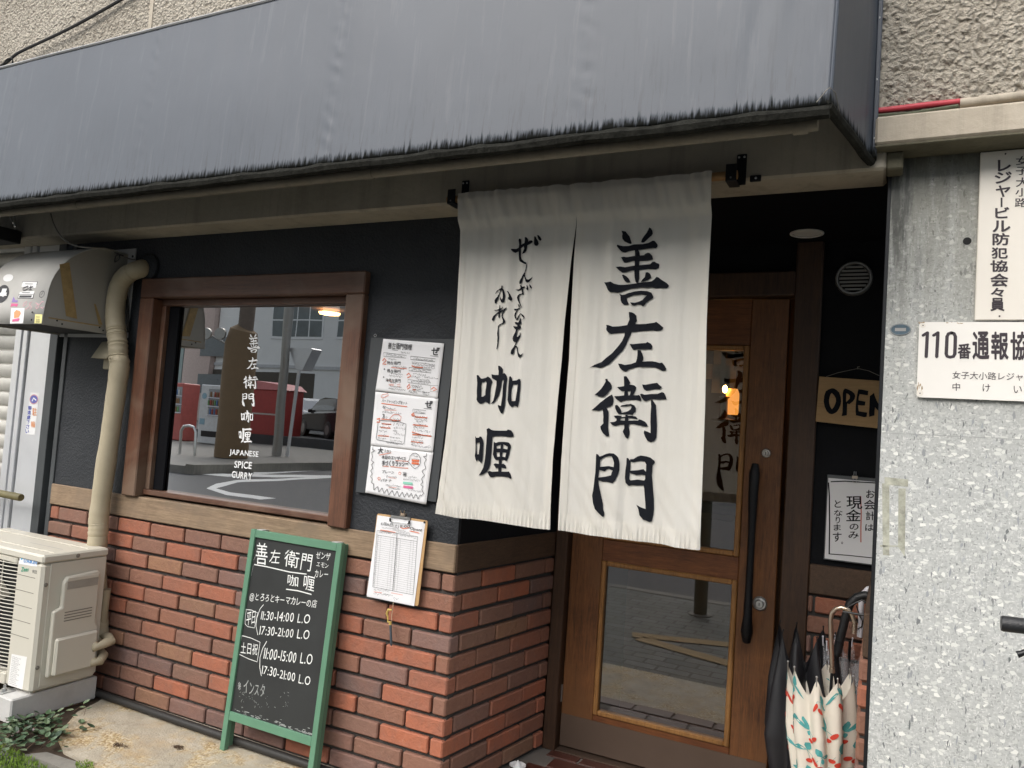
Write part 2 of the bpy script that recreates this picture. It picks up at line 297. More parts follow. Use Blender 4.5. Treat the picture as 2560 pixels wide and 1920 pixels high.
M = dict(
    stucco=m_stucco(), terrazzo=m_terrazzo(), brick=m_brick(), blackwall=m_rough_black(), awning=m_awning(), cloth=m_cloth(), apron=m_apron(), paving=m_paving(), leaf=m_leaf(),
    lintel=m_concrete('painted_lintel', (.36,.325,.26), (.48,.435,.355), 26., .55), piped=m_concrete('dull_pipe_paint', (.17,.15,.115), (.25,.225,.18), 30., .3), ledge=m_concrete('cream_ledge_paint', (.40,.345,.27), (.55,.49,.40), 30., .5), mortar=m_concrete('dark_mortar', (.035,.032,.030), (.075,.068,.062), 60., .5),
    block=m_concrete('grey_concrete_block', (.42,.41,.39), (.58,.57,.55), 60., .25, streak=False), kerb=m_concrete('grey_kerb', (.17,.16,.14), (.27,.255,.22), 60., .4), asphalt=plain('asphalt', (.055,.057,.06), .75, 0, .25, 5., .5, 200.), soil=plain('soil', (.06,.04,.025), .95, 0, .4, 20., .8, 60.),
    beam=wood('weathered_beam', (.13,.085,.052), (.37,.265,.17), 'x', .7, 1., (.20,.145,.10), 2.5), beam_dark=wood('shaded_beam', (.040,.022,.013), (.115,.068,.040), 'y', .6), frame_x=wood('window_board', (.055,.024,.015), (.150,.068,.040), 'x', .5, 1., (.16,.10,.07), 2.2), frame_z=wood('window_post', (.060,.024,.014), (.170,.072,.038), 'z', .5, 1., (.17,.11,.075), 1.8),  # beam_dark: less weathered wood, with the recess shade put into its colour
    door_z=wood('door_stile', (.050,.018,.007), (.26,.105,.034), 'z', .42, 1., (.155,.068,.026), 3.2), door_x=wood('door_rail', (.065,.020,.007), (.27,.098,.030), 'x', .42, 1., (.115,.036,.013), 3.5), bead=wood('door_bead', (.15,.068,.020), (.44,.22,.072), 'z', .4), post=wood('door_post', (.025,.012,.007), (.080,.040,.020), 'z', .5),
    kick=plain('kick_plate', (.135,.095,.072), .42, .4, .12, 3.), ply=wood('pale_board', (.34,.205,.085), (.50,.32,.145), 'x', .5, .6), clipwood=wood('hardboard', (.44,.265,.115), (.56,.36,.175), 'z', .55, 1.5), rod=wood('rod_wood', (.30,.16,.06), (.46,.27,.115), 'x', .45),
    win_glass=glass_mat('window_glass', .40, (.46,.36,.27)), door_glass=glass_mat('door_glass', .17, (.62,.58,.52)), white_vinyl=plain('white_vinyl', (.82,.82,.82), .5, 0, .03), ink=plain('brush_ink', (.011,.012,.016), .9, 0, .3, 30., spec=.1), ink_thin=plain('pen_ink', (.06,.06,.065), .8, 0, .2), black=plain('black_metal', (.014,.015,.017), .38, .3, .2), iron=plain('hammered_iron', (.012,.012,.014), .42, .5, .3, 60., .6, 240.),
    chalkboard=plain('chalkboard', (.020,.022,.022), .72, 0, .35, 4.), chalk=plain('chalk', (.78,.79,.77), .95, 0, .12, 60.), chalk_faint=plain('rubbed_chalk', (.34,.35,.34), .95, 0, .35, 80.), green=plain('green_frame_paint', (.105,.235,.150), .55, 0, .10, 8., .15, 90.), green_dark=plain('green_edge_paint', (.085,.175,.115), .6, 0, .15, 8.), paper=plain('paper', (.80,.80,.82), .8, 0, .03, 4.), paper_w=plain('warm_paper', (.80,.79,.77), .8, 0, .03, 4.), red_ink=plain('orange_marker', (.72,.19,.09), .8, 0, .1), card=plain('black_card', (.045,.05,.055), .6, 0, .1),
    mint=plain('mint_tape', (.26,.62,.48), .7), pink=plain('pink_tape', (.68,.14,.30), .7), steel=plain('steel', (.55,.55,.54), .3, .9, .1), galv=Mat('galvanised').m, enamel=plain('enamel', (.78,.735,.66), .42, 0, .05, 3.), enamel_w=plain('white_enamel', (.84,.81,.76), .35, 0, .04, 3.), sign_ink=plain('sign_ink', (.035,.025,.032), .55, 0, .1), rust=plain('rust_stain', (.42,.30,.17), .8, 0, .3, 40.),
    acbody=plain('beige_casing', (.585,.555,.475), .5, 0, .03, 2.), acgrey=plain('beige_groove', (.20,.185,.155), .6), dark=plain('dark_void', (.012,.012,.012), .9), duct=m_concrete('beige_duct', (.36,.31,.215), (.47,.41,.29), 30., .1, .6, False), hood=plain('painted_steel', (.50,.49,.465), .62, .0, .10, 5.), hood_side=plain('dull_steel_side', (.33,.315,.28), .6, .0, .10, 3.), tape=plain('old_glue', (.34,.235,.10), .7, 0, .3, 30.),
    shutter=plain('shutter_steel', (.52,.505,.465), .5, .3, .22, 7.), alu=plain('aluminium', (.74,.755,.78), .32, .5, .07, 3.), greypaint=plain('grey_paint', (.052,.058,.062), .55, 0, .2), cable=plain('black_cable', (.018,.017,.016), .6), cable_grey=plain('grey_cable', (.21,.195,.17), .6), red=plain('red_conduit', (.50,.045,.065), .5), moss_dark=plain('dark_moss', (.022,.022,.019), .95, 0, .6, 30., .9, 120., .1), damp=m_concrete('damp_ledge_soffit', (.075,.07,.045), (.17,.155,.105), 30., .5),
    bicycle=plain('black_rubber', (.016,.017,.019), .42, 0, .2, 40., .4, 200.), saddle=plain('grey_saddle_cover', (.16,.165,.185), .6, 0, .12, 6.), bamboo=plain('old_bamboo', (.145,.125,.055), .6, 0, .35, 12.), tile=plain('quarry_tile', (.072,.024,.017), .45, 0, .3, 7.), grout=plain('grout', (.15,.135,.12), .9), moss=plain('bright_moss', (.17,.27,.035), .9, 0, .35, 60., .9, 200.), porcelain=plain('porcelain', (.78,.78,.78), .2, 0, .02), salt=plain('salt', (.82,.82,.82), .9, 0, .02, 60., .3, 400.),
    nylon=plain('black_nylon', (.014,.014,.017), .48, 0, .25, 6.), canopy=plain('cream_canopy', (.74,.69,.60), .75, 0, .03), cherry=plain('cherry_print', (.60,.055,.030), .7, 0, .25, 60.), teal=plain('teal_print', (.085,.36,.36), .7, 0, .2, 40.), gold=plain('champagne_metal', (.56,.46,.36), .28, .9, .05), white_plastic=plain('white_plastic', (.78,.77,.83), .4, 0, .03),
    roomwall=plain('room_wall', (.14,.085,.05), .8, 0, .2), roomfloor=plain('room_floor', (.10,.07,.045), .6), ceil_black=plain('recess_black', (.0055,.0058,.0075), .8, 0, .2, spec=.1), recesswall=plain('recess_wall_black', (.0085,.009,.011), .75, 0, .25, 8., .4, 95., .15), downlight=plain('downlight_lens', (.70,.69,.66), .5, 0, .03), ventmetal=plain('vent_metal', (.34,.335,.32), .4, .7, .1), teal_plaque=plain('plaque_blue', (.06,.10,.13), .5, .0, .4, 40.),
    warm=emit('warm_bulb', (1., .55, .18), 26.), amber=emit('amber_jar', (1., .40, .08), .9), warm2=emit('warm_ceiling_lamp', (1., .66, .30), 14.), note=plain('note_paper', (.60,.46,.26), .8))
g_ = Mat('clear_vinyl', (.75,.76,.8), .25); g_.set('Alpha', .30); M['clear'] = g_.m
s_ = Mat('droplet', (.30,.32,.36), .05); s_.set('Specular IOR Level', .8); M['drop'] = s_.m

# ---------------------------------------------------------------- lettering
ALL = ''.join(sorted(set('善左衛門咖喱ぜんざゑもんかれーJAPANESE SPICE CURRYゼンザエモンカレー@とろろとキーマカレーの店平日土日祝11:30-14:00L.O17:30-21:00 15:00※インスタ上門焼海老ハーフトッピングセットなになんと3つ選べる大人気!!本日のエリザベス手づくりラッシープレーン苺バナナ女子大小路レジャービル防犯協会々員110番通報協女子大小路レジャー中けいお会計は現金のみとなります。6月19日(土)Open!ヤDAIKINZeasR32駐輪御遠慮下さい。')))
GL = {}
def load_glyphs():
    obs = []
    for wt, off in (('r', 0.),):
        for ch in ALL:
            if ch == ' ': continue
            c = bpy.data.curves.new('glyph', 'FONT'); c.body = ch; c.fill_mode = 'FRONT'; c.resolution_u = 3; c.offset = off
            o = bpy.data.objects.new('glyph', c); C.objects.link(o); obs.append((wt, ch, o))
    bpy.context.view_layer.update(); dg = bpy.context.evaluated_depsgraph_get()
    for wt, ch, o in obs:
        me = bpy.data.meshes.new_from_object(o.evaluated_get(dg))
        vs = [(v.co.x, v.co.y) for v in me.vertices]; GL[wt, ch] = (vs, [list(p.vertices) for p in me.polygons], min(v[0] for v in vs), max(v[0] for v in vs)); bpy.data.meshes.remove(me)
    for wt, ch, o in obs: c = o.data; bpy.data.objects.remove(o); bpy.data.curves.remove(c)
load_glyphs()
def is_w(ch): return ord(ch) > 0x2000
STRIKE = {'r': ((0, 0),), 'b': ((-.012, 0), (.012, .006), (0, -.010)), 'h': ((-.026, 0), (.026, 0), (0, .026), (0, -.026), (-.018, -.018), (.018, .018), (-.018, .018), (.018, -.018), (0, 0))}
def text(mb, s, A, U, W, size, fit=None, sx=1., jit=0., wt='r', tilt=0., nrm=None):
    A, U, W = V(A), V(U).normalized(), V(W).normalized(); nrm = nrm or W.cross(U)
    def adv(ch): return 1. if is_w(ch) else (.4 if ch == ' ' else GL['r', ch][3]-GL['r', ch][2]+.13)
    tot = sum(adv(c) for c in s)*size
    if fit: sx = fit/tot
    pen = 0
    for ch in s:
        if ch != ' ':
            vs, fs, x0, x1 = GL['r', ch]; dx = 0 if is_w(ch) else -x0+.06
            k = 1+random.uniform(-jit, jit); a = random.uniform(-jit, jit)*.7+tilt; oy = random.uniform(-jit, jit)*.3*size
            for n_, (ox_, oz_) in enumerate(STRIKE[wt]):
                out = []
                for x, y in vs:
                    x_, y_ = (x+dx)*k, y*k; x_ += y_*a
                    out.append(A + U*(pen + (x_+ox_)*size*sx) + W*((y_+oz_)*size+oy + x_*a*size*.3) + nrm*(n_*.00006))
                mb.add(out, fs)
        pen += adv(ch)*size*sx
def scribble(mb, A, U, W, length, h, nrm, wd=.0009, dens=1.):
    A, U, W = V(A), V(U).normalized(), V(W).normalized(); x = 0
    while x < length:
        cw = h*random.uniform(.6, 1.)
        for _ in range(max(1, int(dens*random.choice((2, 2, 3))))):
            p = A+U*(x+random.uniform(0, cw*.6))+W*random.uniform(0, h); a = random.choice((0, 0, 1.5, 1.2, -.6)); l = h*random.uniform(.4, .9)
            q = p+U*(math.cos(a)*l*.8)-W*(math.sin(a)*l)
            mb.ribbon([p, q], wd, nrm)
        x += cw*1.15
def ring(c, U, W, a, b, n=20, t0=0, t1=2*math.pi):
    return [V(c)+V(U)*(a*math.cos(t0+(t1-t0)*i/n))+V(W)*(b*math.sin(t0+(t1-t0)*i/n)) for i in range(n+1)]
XX, ZZ, FR = V((1,0,0)), V((0,0,1)), V((0,-1,0))
# ================================================================ the setting
def sheet_obj(name, x0, x1, y0, y1, z, mat, kind='structure'):
    mb = MB(); mb.quad((x0,y0,z), (x1,y0,z), (x1,y1,z), (x0,y1,z)); return tag(mb.build(name, mat, loc=((x0+x1)/2, (y0+y1)/2, z)), kind=kind)
sheet_obj('ground', -160, 160, -160, 60, -.075, M['asphalt'])
sheet_obj('pavement', -60, 60, -2.95, .25, -.030, M['paving'])
mb = MB(); mb.box(-60, 60, -3.10, -2.955, -.07, -.026, .006); tag(mb.build('kerb', M['kerb']), kind='structure')
mb = MB()
E_ = [atz(*zp(x, y, 0, 1580, 4.809), 0) for x, y in ((1175, 840), (930, 960), (800, 1110), (705, 1290), (770, 1440), (1010, 1560))]; mb.prism([V((1.6, .02, 0)), V((-3.30, .02, 0))]+E_+[V((-2.70, -.56, 0)), V((1.6, -.56, 0))], (0, 0, -.12)); tag(mb.build('concrete_pavement', M['apron']), kind='structure')
mb = MB(); mb.box(-9, -2.5, -.545, .015, -.2, -.010); tag(mb.build('soil', M['soil']), kind='structure')
mb = MB()                                            # kerb stones round the bed, lying at an angle as in the photo
P = [atz(*zp(300,1480,0,1580,4.809), .0), atz(*zp(560,1455,0,1580,4.809), .0), atz(*zp(1070,1620,0,1580,4.809), .0), atz(*zp(830,1680,0,1580,4.809), .0)]
mb.prism([p+V((0,0,.004)) for p in P], (0,0,-.08)); tag(mb.build('kerb', M['kerb']), kind='structure')
# recess floor: quarry tiles in grout
mb = MB(); mb.box(-1.46, .05, .02, .78, -.10, -.004); rf_ = mb.build('recess_floor', M['grout']); tag(rf_, kind='structure')
mb = MB(); ang = R(-9)
for i in range(-2, 9):
    for j in range(0, 8):
        x = -1.55+i*.205+(j % 2)*.1; y = .735-j*.105
        if -1.36 < x < -.06 and y-.1 > .0: mb.box(max(x, -1.40+ (.0-y)*-.15), min(x+.195, -.05), y-.095, y, -.02, .0+random.uniform(0, .0015), .003)
mb.build('floor_tiles', M['tile'], rf_)

# ================================================================ the shop building
shop = thing('shop_building', 'curry shop front with black wall, brick base, wooden window and recessed wooden door', 'building')
def bricks(mb, x0, x1, rows, even, odd, ends=None, ztop=.8325, clip_z=0.002, sgn=-1):
    """courses of rough bricks; local x along the wall, y into it. first joints measured from the corner end"""
    for r in range(rows):
        zt = ztop-.0757*r; zb = max(zt-.0625, clip_z)
        if zb > zt-.015: continue
        j = even if r % 2 == 0 else odd; L = abs(x1-x0); cuts = [0.]
        while j < L: cuts.append(j); j += .2295
        cuts.append(L+.005)
        for k in range(len(cuts)-1):
            a, b = cuts[k]+(.0 if k == 0 else .0048), min(cuts[k+1]-.0048, L)
            if b-a < .012: continue
            mb.tone = ends[r] if ends and k == 0 else random.choice((0, .1, .2, .3, .38, .45, .55, .6, .72, .8, .86, .95))+random.uniform(-.05, .05)
            mb.tone = min(1, max(0, mb.tone)); d = random.uniform(-.003, .0025) if k else 0
            xa, xb = (x1-b, x1-a) if sgn < 0 else (x0+a, x0+b)
            mb.box(xa, xb, d, .05, zb+random.uniform(0, .002), zt-random.uniform(0, .002), .0045)
    mb.tone = 0
tones = [random.choice((0, .1, .2, .38, .5, .72)) for _ in range(12)]
mb = MB(); bricks(mb, -3.885, -1.44, 11, .059, .174, tones); mb.build('brick_wall', M['brick'], shop)
e = V((.11, .70, 0)).normalized(); RET = Matrix(((e.x, -e.y, 0, -1.44), (e.y, e.x, 0, 0), (0, 0, 1, 0), (0, 0, 0, 1)))
mb = MB(); mb.xf = RET; bricks(mb, .0025, .700, 11, .172, .057, tones, ztop=.8317, sgn=1); mb.build('brick_wall', M['brick'], shop)
mb = MB(); bricks(mb, -.268, .10, 10, .02, .13, None, sgn=1)
for i, p in enumerate(mb.v): mb.v[i] = p+V((0, .70, 0))
mb.build('brick_wall', M['brick'], shop)
mb = MB()
mb.box(-3.889, -1.4395, .0175, .055, 0, .845); mb.box(-.27, .12, .716, .74, 0, .85)
mb.xf = RET; mb.box(.013, .705, .015, .05, 0, .846); mb.build('mortar', M['mortar'], shop, each=True)
# black rendered wall round the window
mb = MB(); WX0, WX1, WZ0, WZ1 = -3.294, -1.943, .947, 1.995
mb.box(-3.857, WX0+.05, .004, .13, .946, 2.215); mb.box(WX1-.05, -1.4405, .004, .13, .946, 2.215); mb.box(WX0+.05, WX1-.05, .004, .13, WZ1-.05, 2.215); mb.box(-3.857, -1.445, .058, .14, 0, .946)
mb.build('rendered_wall', M['blackwall'], shop); mb = MB(); mb.xf = RET; mb.box(.006, .72, .004, .06, .947, 2.216); mb.xf = None
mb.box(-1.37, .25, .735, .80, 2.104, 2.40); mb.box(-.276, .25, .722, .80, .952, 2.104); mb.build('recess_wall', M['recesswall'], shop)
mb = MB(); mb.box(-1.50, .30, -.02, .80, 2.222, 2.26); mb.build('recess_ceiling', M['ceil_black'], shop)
mb = MB(); mb.box(-3.862, -1.4385, -.008, .06, .8425, .9465, .004); mb.build('wood_beam', M['beam'], shop)
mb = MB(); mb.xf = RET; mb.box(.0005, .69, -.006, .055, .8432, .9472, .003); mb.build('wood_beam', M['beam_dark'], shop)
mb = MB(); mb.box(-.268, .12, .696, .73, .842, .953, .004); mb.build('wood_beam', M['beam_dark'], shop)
# low right jamb seen edge-on beside the terrazzo
mb = MB()
for r in range(11):
    zt = .797-.0757*r; zb = max(.002, zt-.066)
    if zt < .03: continue
    mb.tone = random.choice((0, .2, .45, .72, .8)); mb.box(-.064+random.uniform(-.002, .002), .03, .0+random.uniform(0, .003), .09, zb, zt, .009)
    mb.box(-.064, .03, .10, .32, zb, zt, .008); mb.box(-.064, .03, .33, .55, zb, zt, .008)
mb.build('brick_jamb', M['brick'], shop)
mb = MB(); mb.box(-.054, .03, .012, .70, 0, .80); mb.build('mortar', M['mortar'], shop)
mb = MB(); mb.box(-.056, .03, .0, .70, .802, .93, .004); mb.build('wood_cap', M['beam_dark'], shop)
# lintel, upper stucco wall, ledge
mb = MB(); mb.box(-9, -.045, -.155, .004, 2.2, 2.62, .008); mb.build('lintel', M['lintel'], shop)
mb = MB(); mb.box(-.0445, -.002, -.153, -.0835, 2.2, 2.2495, .004); mb.build('lintel', M['damp'], shop)
mb = MB(); mb.box(-.075, 5, -.20, .0, 2.258, 2.338, .006); lg = mb.build('ledge', M['ledge'], shop)
mb = MB(); mb.box(-.074, 5, -.196, -.086, 2.250, 2.2575, .002); mb.build('ledge_soffit', M['damp'], lg)
mb = MB(); mb.box(-9, 5, -.150, .0, 2.63, 7.5); mb.box(-.20, 5, -.149, -.001, 2.345, 2.629); mb.build('upper_wall', M['stucco'], shop)
# coarse stucco modelled as relief where it is near
def stucco_pt(u, v, x0=-.12, x1=1.1, z0=2.334, z1=2.95):
    x, z = x0+(x1-x0)*u, z0+(z1-z0)*v; q = V((x*62, z*78, 1.7)); q = q+V(noise.noise_vector(q*.5))*.8
    h = noise.noise(q)*.6+noise.noise(q*2.1)*.3; cell = noise.voronoi(q*.75)[0]; h = max(-.35, h*.8+.30-cell[0]*.55)
    return V((x, -.156-.0085*h, z))
mb = MB(); mb.grid(stucco_pt, 260, 140); mb.build('coarse_stucco', M['stucco'], shop, smooth=True)
jx = at(*zp(835,80,0,0,2.212), -.152).x; mb = MB(); mb.box(jx-.012, jx+.012, -.1535, -.1495, 2.7, 7.4); mb.build('wall_joint', M['ledge'], shop)
# window
win = MB(); wb = .094
win.box(WX0, WX1, -.030, .06, WZ1-wb, WZ1, .005); f1 = win.build('window', M['frame_x'], shop)
mb = MB(); mb.box(WX0, WX0+wb, -.0295, .06, .9475, WZ1-wb-.0008, .005); mb.box(WX1-wb, WX1, -.0295, .06, .9475, WZ1-wb-.0008, .005); mb.build('window_post', M['frame_z'], f1, each=True)
mb = MB(); a, b, c_, d = WX0+wb+.001, WX1-wb-.001, .958, WZ1-wb-.001
mb.box(a, b, .022, .085, d-.030, d, .003); mb.box(a, b, .012, .085, c_, c_+.024, .003); mb.build('sash', M['frame_x'], f1, each=True)
mb = MB(); mb.box(a, a+.030, .022, .085, c_+.025, d-.031, .003); mb.box(b-.030, b, .022, .085, c_+.025, d-.031, .003); mb.build('sash', M['frame_z'], f1, each=True)
mb = MB(); mb.box(a+.0305, a+.098, .045, .0575, c_+.0245, d-.0305, .001); mb.build('inner_stop', M['ceil_black'], f1)
mb = MB(); mb.quad((a+.028, .06, c_+.02), (b-.028, .06, c_+.02), (b-.028, .06, d-.028), (a+.028, .06, d-.028)); mb.build('window_pane', M['win_glass'], f1)
# door frame, door
DX0, DX1, DY = -1.272, -.393, .74
mb = MB(); mb.box(-1.334, DX0-.003, .695, .80, -.002, 2.105, .004); mb.box(-.372, -.270, .700, .80, -.002, 2.222, .004); fr = mb.build('door_frame', M['post'], shop)
mb = MB(); mb.box(DX0-.0025, -.3725, .697, .80, 2.004, 2.104, .004); mb.build('transom', M['post'], fr)
mb = MB(); mb.box(DX0+.0, -.372, .70, .80, -.02, .004); mb.build('door_sill', M['kick'], fr)
door = MB(); S0, S1 = -1.112, -.553                # inner edges of the stiles at the glass
door.box(DX0, S0-.012, DY, DY+.04, .012, 1.998, .003); door.box(S1+.012, DX1, DY, DY+.04, .012, 1.998, .003); door = door.build('door', M['door_z'], shop)
mb = MB()
for z0, z1 in ((1.805, 1.998), (.842, .936), (.012, .178)): mb.box(S0-.0115, S1+.0115, DY+.001, DY+.039, z0, z1, .002)
mb.build('rail', M['door_x'], door, each=True)
mb = MB()
for z0, z1 in ((.195, .827), (.953, 1.788)):
    for (x0, x1, za, zb) in ((S0-.011, S0+.010, z0-.016, z1+.016), (S1-.010, S1+.011, z0-.016, z1+.016), (S0+.0105, S1-.0105, z0-.016, z0+.005), (S0+.0105, S1-.0105, z1-.005, z1+.016)): mb.box(x0, x1, DY-.008, DY+.03, za, zb, .004)
mb.build('glazing_bead', M['bead'], door, each=True)
for z0, z1 in ((.198, .824), (.956, 1.785)):
    mb = MB(); mb.quad((S0+.008, DY+.012, z0), (S1-.008, DY+.012, z0), (S1-.008, DY+.012, z1), (S0+.008, DY+.012, z1)); mb.build('door_pane', M['door_glass'], door)
mb = MB(); mb.box(DX0+.004, DX1-.004, DY-.0035, DY-.0005, .016, .152); mb.build('kick_plate', M['kick'], door)
# hammered iron handle
hp = [(-.489, DY-.045, 1.318), (-.488, DY-.06, 1.285), (-.489, DY-.062, 1.2), (-.487, DY-.06, 1.05), (-.487, DY-.06, .85), (-.486, DY-.062, .72), (-.487, DY-.06, .66), (-.488, DY-.045, .618)]
mb = MB(); mb.tube(hp, [.014, .021, .019, .014, .0145, .017, .024, .016], 12)
for z in (1.27, .68): mb.tube([(-.488, DY-.05, z), (-.488, DY+.002, z)], .012, 10)
mb.build('door_handle', M['iron'], door, smooth=True)
for (x, z, r) in ((-.455, 1.366, .0175), (-.451, .765, .027)):
    mb = MB(); mb.lathe([(r*1.05, 0), (r*1.05, .004), (r*.9, .008), (r*.86, .006), (r*.62, .006), (r*.60, .016), (r*.5, .019), (.001, .019)], (x, DY-.0005, z), (0,-1,0), 24); k = mb.build('lock', M['steel'], door, smooth=True)
    mb = MB(); mb.box(x-.0014, x+.0014, DY-.0205, DY-.0185, z-.006, z+.006); mb.build('keyhole', M['dark'], k)
mb = MB(); mb.box(DX0-.006, DX0+.002, DY-.006, DY+.002, .20, .275, .001); mb.build('hinge', M['steel'], door)
# downlight and round vents
mb = MB(); dl = V((-.324, .575, 2.222)); mb.lathe([(.062, 0), (.062, -.004), (.052, -.006), (.050, -.002)], dl, (0,0,1), 32, caps=False); k = mb.build('downlight', M['downlight'], shop, smooth=True)
mb = MB(); mb.lathe([(.0005, -.0012), (.05, -.0012)], dl, (0,0,1), 32, caps=False); mb.build('lens', M['downlight'], k)
def vent(cx, cz, r=.068, y=.722):
    mb = MB(); mb.lathe([(r, 0), (r, .012), (r*.93, .020), (r*.84, .020), (r*.80, .012), (r*.79, .002)], (cx, y, cz), (0,-1,0), 36, caps=False); v = mb.build('round_vent', M['ventmetal'], shop, smooth=True)
    mb = MB(); mb.lathe([(.0005, .003), (r*.8, .003)], (cx, y, cz), (0,-1,0), 30, caps=False); mb.build('vent_back', M['dark'], v)
    mb = MB()
    for i in range(-3, 4):
        z = cz+i*r*.215; h = math.sqrt(max(.0001, (r*.79)**2-(z-cz)**2)); mb.box(cx-h, cx+h, y-.016, y-.006, z-.0030, z+.0042, .001)
    mb.build('louvre', M['ventmetal'], v)
vent(-.158, 2.070); vent(.028, 2.066)
# ---------------------------------------------------------------- the room behind the glass (lit by its own lamps)
room = MB(); room.box(-7.04, -7.0, .16, 6.5, 0, 2.46); room.box(.30, .34, .82, 6.5, 0, 2.46); room.box(-7.0, .34, 6.5, 6.54, 0, 2.46); room.box(-7.0, .34, .16, 6.54, 2.46, 2.50); room.box(-1.30, .34, .802, .86, 2.12, 2.458); room.box(-7.0, -3.29, .145, .16, 0, 2.46); room.box(-1.95, -1.50, .145, .16, 0, 2.46); room.xf = RET; room.box(.12, .84, .066, .10, 0, 2.458); room.xf = None; room.box(-3.29, -1.95, .145, .16, 0, .94)
room.build('room', M['roomwall'], shop)
mb = MB(); mb.box(-7.0, -1.51, .16, 6.54, -.05, .006); mb.box(-1.5095, .34, .87, 6.54, -.05, .006); mb.build('room_floor', M['roomfloor'], shop)
cl = MB(); c0 = atz(*zp(2025, 520, 0, 570, 2.458), 2.43); cl.lathe([(.001, -.02), (.10, -.02), (.11, 0)], c0, (0,0,1), 28); tag(cl.build('ceiling_lamp', M['warm2'], loc=c0), 'warm round lamp glowing on the ceiling inside behind the window', 'ceiling lamp')
p0 = at(*zp(375, 990, 1660, 570, 2.458), 1.55)
pl = thing('table_lamp', 'small glowing orange lamp with a glass jar inside behind the door glass', 'lamp', p0-V((0,0,.17)))
mb = MB(); mb.ball(p0, .013, 14, (1,1,1.6)); mb.build('bulb', M['warm'], pl, smooth=True)
mb = MB(); mb.lathe([(.030, -.10), (.034, -.09), (.034, .01), (.024, .035)], p0+V((.035, .03, -.03)), (0,0,1), 16); mb.build('jar', M['amber'], pl, smooth=True)
mb = MB(); mb.lathe([(.06, -.17), (.065, -.16), (.02, -.15), (.018, -.05), (.03, -.04)], p0, (0,0,1), 16); mb.build('base', M['ply'], pl, smooth=True)
mb = MB(); mb.box(-1.2, .29, 1.3, 1.85, 1.02, 1.05, .003); mb.box(-1.19, .28, 1.34, 1.80, 0.01, 1.0195); tag(mb.build('counter', M['roomwall'], loc=(-.5, 1.5, 0)), 'wooden counter inside the shop behind the door', 'counter')
lampz = p0.z
for i, (x, y, wd, hh, kind) in enumerate(((1660+345/2.458, 570+790/2.458, .035, .11, 0), (1660+398/2.458, 570+830/2.458, .045, .19, 0), (1660+440/2.458, 570+760/2.458, .045, .05, 0), (1660+288/2.458, 570+882/2.458, .055, .055, 1), (1660+478/2.458, 570+790/2.458, .04, .10, 1), (1660+350/2.458, 570+930/2.458, .05, .10, 0))):
    c = at(x, y, 1.95); mb = MB(); mb.box(c.x-wd, c.x+wd, 1.945, 1.949, c.z-hh*.8, c.z+hh*.8); pos = ('long narrow', 'tall centre', 'small top', 'square left', 'dull right', 'low')[i]
    tag(mb.build('paper_note', M['note'] if kind == 0 else M['ply'], loc=(c.x, 1.947, c.z)), pos+' paper note lit by the lamp, pinned up inside behind the door glass', 'note', 'notes inside the shop')
mb = MB(); mb.box(-1.1, .29, 1.95, 1.98, 1.05, 2.4); tag(mb.build('partition', M['roomwall'], loc=(-.4, 1.96, 1.05)), 'dark partition board carrying notes inside the shop', 'partition')
